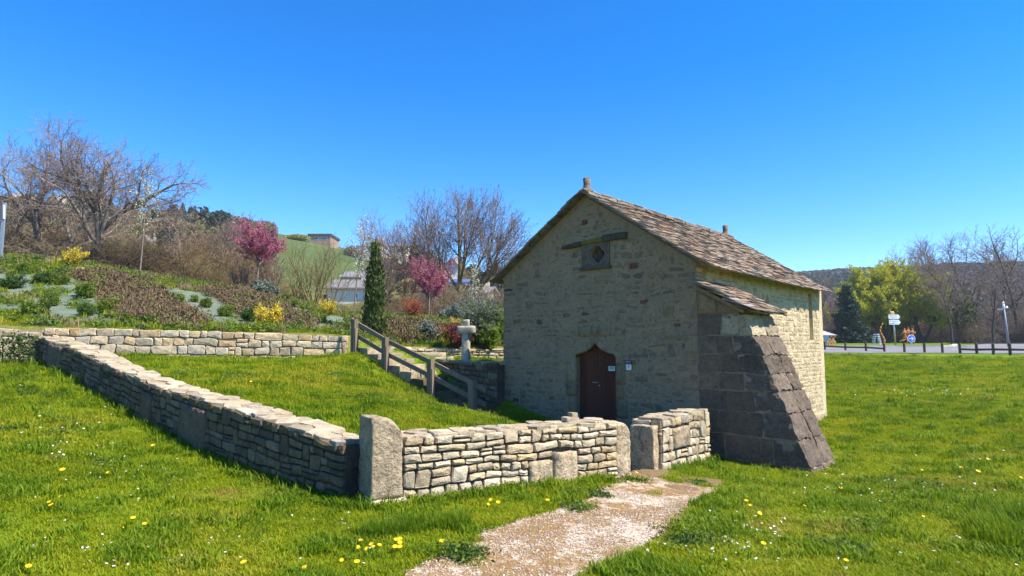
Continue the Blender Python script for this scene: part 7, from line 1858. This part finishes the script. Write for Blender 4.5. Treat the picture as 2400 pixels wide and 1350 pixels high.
# brown thicket behind the bank
def thicket_mesh(seed, h=3.2, n=9, r=.03):
    rs = np.random.RandomState(seed); st_ = []
    for k in range(n):
        a = rs.uniform(0, 6.28); s = rs.uniform(.2, 1.1); d = V3(math.cos(a) * s, math.sin(a) * s, 1); st_.append((V3(math.cos(a) * .3, math.sin(a) * .3, -.1), d / np.linalg.norm(d), h * rs.uniform(.5, .9), r))
    plan = [dict(seg=5, wob=.16, taper=.4), dict(n=8, f=(.1, 1), ang=(25, 75), len=.6, wob=.26, seg=5, rr=.55), dict(n=5, f=(.1, 1), ang=(25, 75), len=.55, wob=.26, seg=4, rr=.5), dict(n=3, f=(.1, 1), ang=(25, 75), len=.55, wob=.25, seg=2, rr=.55)]
    sg_, tp = grow(rs, 1, 1, plan, stems=st_); return segmesh('bush', sg_[0] + sg_[1] + sg_[2] + sg_[3], 1, .008)
M_TANT = bark_mat('tan_branches', (.20, .15, .09), (.36, .28, .18)); M_DKT = bark_mat('dark_branches', (.07, .05, .035), (.13, .095, .06))
tb = [proto_obj('bush', thicket_mesh(s, 3.2, n_, r_), mt) for s, mt, n_, r_ in ((1, M_BARKB, 9, .03), (2, M_TANT, 6, .05), (3, M_DKT, 7, .045), (4, M_BARKY, 7, .04), (5, M_TANT, 5, .06), (6, M_BARKB, 8, .035))]
rs = np.random.RandomState(33); X = []; Sx = []
for (p0, p1, d0, d1, s0, s1, n) in ((-120, 470, 27, 34, .42, .68, 70), (-120, 460, 36, 60, .5, .95, 70), (380, 600, 31, 44, .5, .85, 26), (440, 700, 29, 42, .25, .45, 26), (700, 900, 32, 44, .2, .35, 16), (860, 1190, 28, 44, .3, .5, 46), (960, 1190, 32, 60, .4, .7, 24), (480, 640, 44, 80, .4, .8, 20)):
    for k in range(n):
        px = rs.uniform(p0, p1); D = rs.uniform(d0, d1); x = xat(px, D); s = rs.uniform(s0, s1)
        X.append((x, D, hz(x, D))); Sx.append(s)
scatter('thicket', tb, np.array(X), np.array(Sx), seed=34)
# scrub and small trees over the far hill
def clumpmesh(seed, w, h, n, size, elong=1.2):
    rs = np.random.RandomState(seed); p = rs.normal(0, 1, (n, 3)); p /= np.linalg.norm(p, axis=1, keepdims=True); p *= (rs.uniform(.4, 1, (n, 1)) ** .5) * (1 + .25 * np.sin(p[:, :1] * 5) * np.cos(p[:, 1:2] * 6)); p *= [w, w, h * .5]; p[:, 2] += h * .5
    V, F = leafcards(rs, p, size, 1, size * .1, elong); return mesh_np('clump', V, F)
M_SCRUB = leaf_mat('winter_scrub', [(.17, .12, .065), (.24, .17, .09), (.13, .10, .06), (.20, .17, .08)], .15); M_SCRUBG = leaf_mat('green_scrub', [(.12, .14, .04), (.17, .17, .05), (.09, .11, .035)], .2); M_PINE = leaf_mat('pine_dark', [(.022, .04, .03), (.035, .055, .036), (.05, .066, .04)], .05)
M_WOODB = leaf_mat('winter_wood', [(.105, .085, .075), (.14, .11, .095), (.085, .07, .065)], .1)
sb = [proto_obj('scrub', clumpmesh(51, 1.6, 2.4, 700, .24, 2.4), M_SCRUB), proto_obj('scrub', clumpmesh(52, 1.5, 2.2, 480, .32, 1.6), M_SCRUBG), proto_obj('scrub', clumpmesh(53, 1.2, 4.4, 520, .42, 1.6), M_PINE)]
n = 1500; px = rs.uniform(-200, 1200, n); D = rs.uniform(50, 235, n); x = (px - 1200) / 1426 * D
inmead = (px > 625) & (px < 890) & (D > 78) & (rs.rand(n) < .985)
ridge = D > np.interp(px, RPX, RD) * 1.03
ok = ~inmead & ~ridge & ~((px > 440) & (px < 900) & (D < 75)); px, x, D = px[ok], x[ok], D[ok]
idx = rs.choice([0] * 12 + [1] * 5 + [2], len(x)); scatter('hill_scrub', sb, np.stack([x, D, height(x, D)], 1), rs.uniform(.4, 1.0, len(x)) * np.clip(.55 + D / 180, .6, 1.6) * np.where(px > 850, .75, 1.0), idx=idx, seed=36)
# a few trees one can tell apart on the hill
def hilltree(label, px, yt, D, w, proto_me, mat, name='evergreen_tree'):
    H = hpx(px, yt, D); o = empty(name, (xat(px, D), D, hz(xat(px, D), D)), label, 'tree'); me = proto_me
    c = bpy.data.objects.new('crown', me); COL.objects.link(c); c.parent = o; c.scale = (w, w, H * 1.0); 
    g = MB(); g.cyl((0, 0, -.5), (0, 0, H * .4), .2, n=6); m2 = g.mesh('trunk'); m2.materials.append(M_BARKD); t = bpy.data.objects.new('trunk', m2); COL.objects.link(t); t.parent = o
def unitcone(seed, n, size, cone=True):
    rs = np.random.RandomState(seed); z = rs.rand(n) ** 1.1; a = rs.uniform(0, 6.28, n); rr = ((1 - z) if cone else np.sin(np.clip(z + .06, 0, 1) * math.pi) ** .6) * rs.uniform(.45, 1, n) * (1 + .2 * np.sin(z * 40)); p = np.stack([np.cos(a) * rr, np.sin(a) * rr, z * .98 + .02], 1)
    V, F = leafcards(rs, p, size, 1, .01, 1.3); return mesh_np('crown', V, F)
uc, ur = unitcone(1, 2600, .11), unitcone(2, 2600, .12, False); uc.materials.append(M_PINE); ur.materials.append(M_PINE)
uy = unitcone(3, 2200, .12, False); uy.materials.append(leaf_mat('yellow_hill_shrub', [(.35, .33, .04), (.28, .28, .04)], .2))
for t in (('dark pointed conifer on the ridge right of the second big bare tree', 412, 478, 150, 2.6, uc), ('dark round evergreen behind the second big bare tree', 200, 446, 120, 3.4, ur), ('dark evergreen on the ridge between the two big bare trees', 178, 452, 125, 2.6, uc), ('dark rounded evergreen on the ridge behind the multi stemmed bare tree', 505, 494, 160, 4.2, ur), ('tall dark conifer right of the big round bare tree', 1163, 612, 85, 1.7, uc), ('dark spreading evergreen left of the tall conifer by the chapel', 1142, 634, 88, 2.2, ur), ('narrow dark conifer behind the slender bare trees', 968, 552, 140, 2.0, uc), ('dark evergreen at the left end of the ridge', 60, 478, 150, 3.4, ur)):
    hilltree(t[0], t[1], t[2], t[3], t[4], t[5], M_PINE)
hilltree('yellow green round shrub at the top of the green field', 690, 549, 195, 4.0, uy, None, 'hill_shrub')
# wooded slopes at the right
n = 11000; px = rs.uniform(1560, 2600, n); D = 175 + 445 * np.sqrt(rs.rand(n)); x = (px - 1200) / 1426 * D
ok = D < np.interp(px, RPX, RD) * 1.02; px, x, D = px[ok], x[ok], D[ok]
M_PINEF = leaf_mat('far_pine', [(.045, .075, .045), (.06, .09, .05), (.07, .085, .055)], .3)
fb = [proto_obj('tree', clumpmesh(61, 2.8, 5.5, 260, 1.3, 1.5), M_PINEF), proto_obj('tree', clumpmesh(62, 2.8, 6, 260, 1.2, 1.8), M_WOODB), proto_obj('tree', clumpmesh(63, 3.0, 5.0, 260, 1.3, 1.5), M_PINEF)]
hh_ = height(x, D); nn = np.array([noise.noise((a * .008, b * .008, 3)) for a, b in zip(x, D)])
idx = np.where(nn + (hh_ - 30) * .012 + rs.normal(0, .15, len(x)) > 0, rs.choice([0, 2], len(x)), 1)
scatter('forest', fb, np.stack([x, D, hh_ - 1], 1), rs.uniform(.7, 1.25, len(x)), idx=idx, seed=40)
# brush behind the road
tb2 = [proto_obj('bush', thicket_mesh(s, 3.4, 8, .04), mt) for s, mt in ((11, M_BARKR), (12, M_BARKD), (13, M_BARKB))]
for t in tb2: 
    pass
X = []; Sx = []
for (p0, p1, d0, d1, s0, s1, n) in ((1880, 2440, 104, 130, .7, 1.5, 70), (2240, 2440, 92, 104, .6, 1.1, 34), (1900, 2440, 130, 175, 1.0, 1.9, 90)):
    for k in range(n):
        px = rs.uniform(p0, p1); D = rs.uniform(d0, d1); x = xat(px, D); X.append((x, D, hz(x, D))); Sx.append(rs.uniform(s0, s1))
scatter('thicket', tb2, np.array(X), np.array(Sx), seed=41)
for pr in (pf, pl_, pg, pd, pr_, pk, pgy, pb_): drop(pr)

# ------------------------------------------------------------------ the air: thin even haze over the valley
hz_min = float(min(v.co.z for v in ground.data.vertices)) - 1.0
g = MB(); g.hexa([(-1060, -1060, hz_min), (1060, -1060, hz_min), (1060, 1060, hz_min), (-1060, 1060, hz_min), (-1060, -1060, 100), (1060, -1060, 100), (1060, 1060, 100), (-1060, 1060, 100)])
mh = bpy.data.materials.new('haze'); mh.use_nodes = True; nt = mh.node_tree; nt.nodes.clear()
ho = nt.nodes.new('ShaderNodeOutputMaterial'); pv = nt.nodes.new('ShaderNodeVolumePrincipled')
pv.inputs['Color'].default_value = (.80, .88, 1.0, 1); pv.inputs['Density'].default_value = 0.00026
nt.links.new(pv.outputs[0], ho.inputs['Volume'])
haze = tag(g.build('haze', mh), kind='stuff')
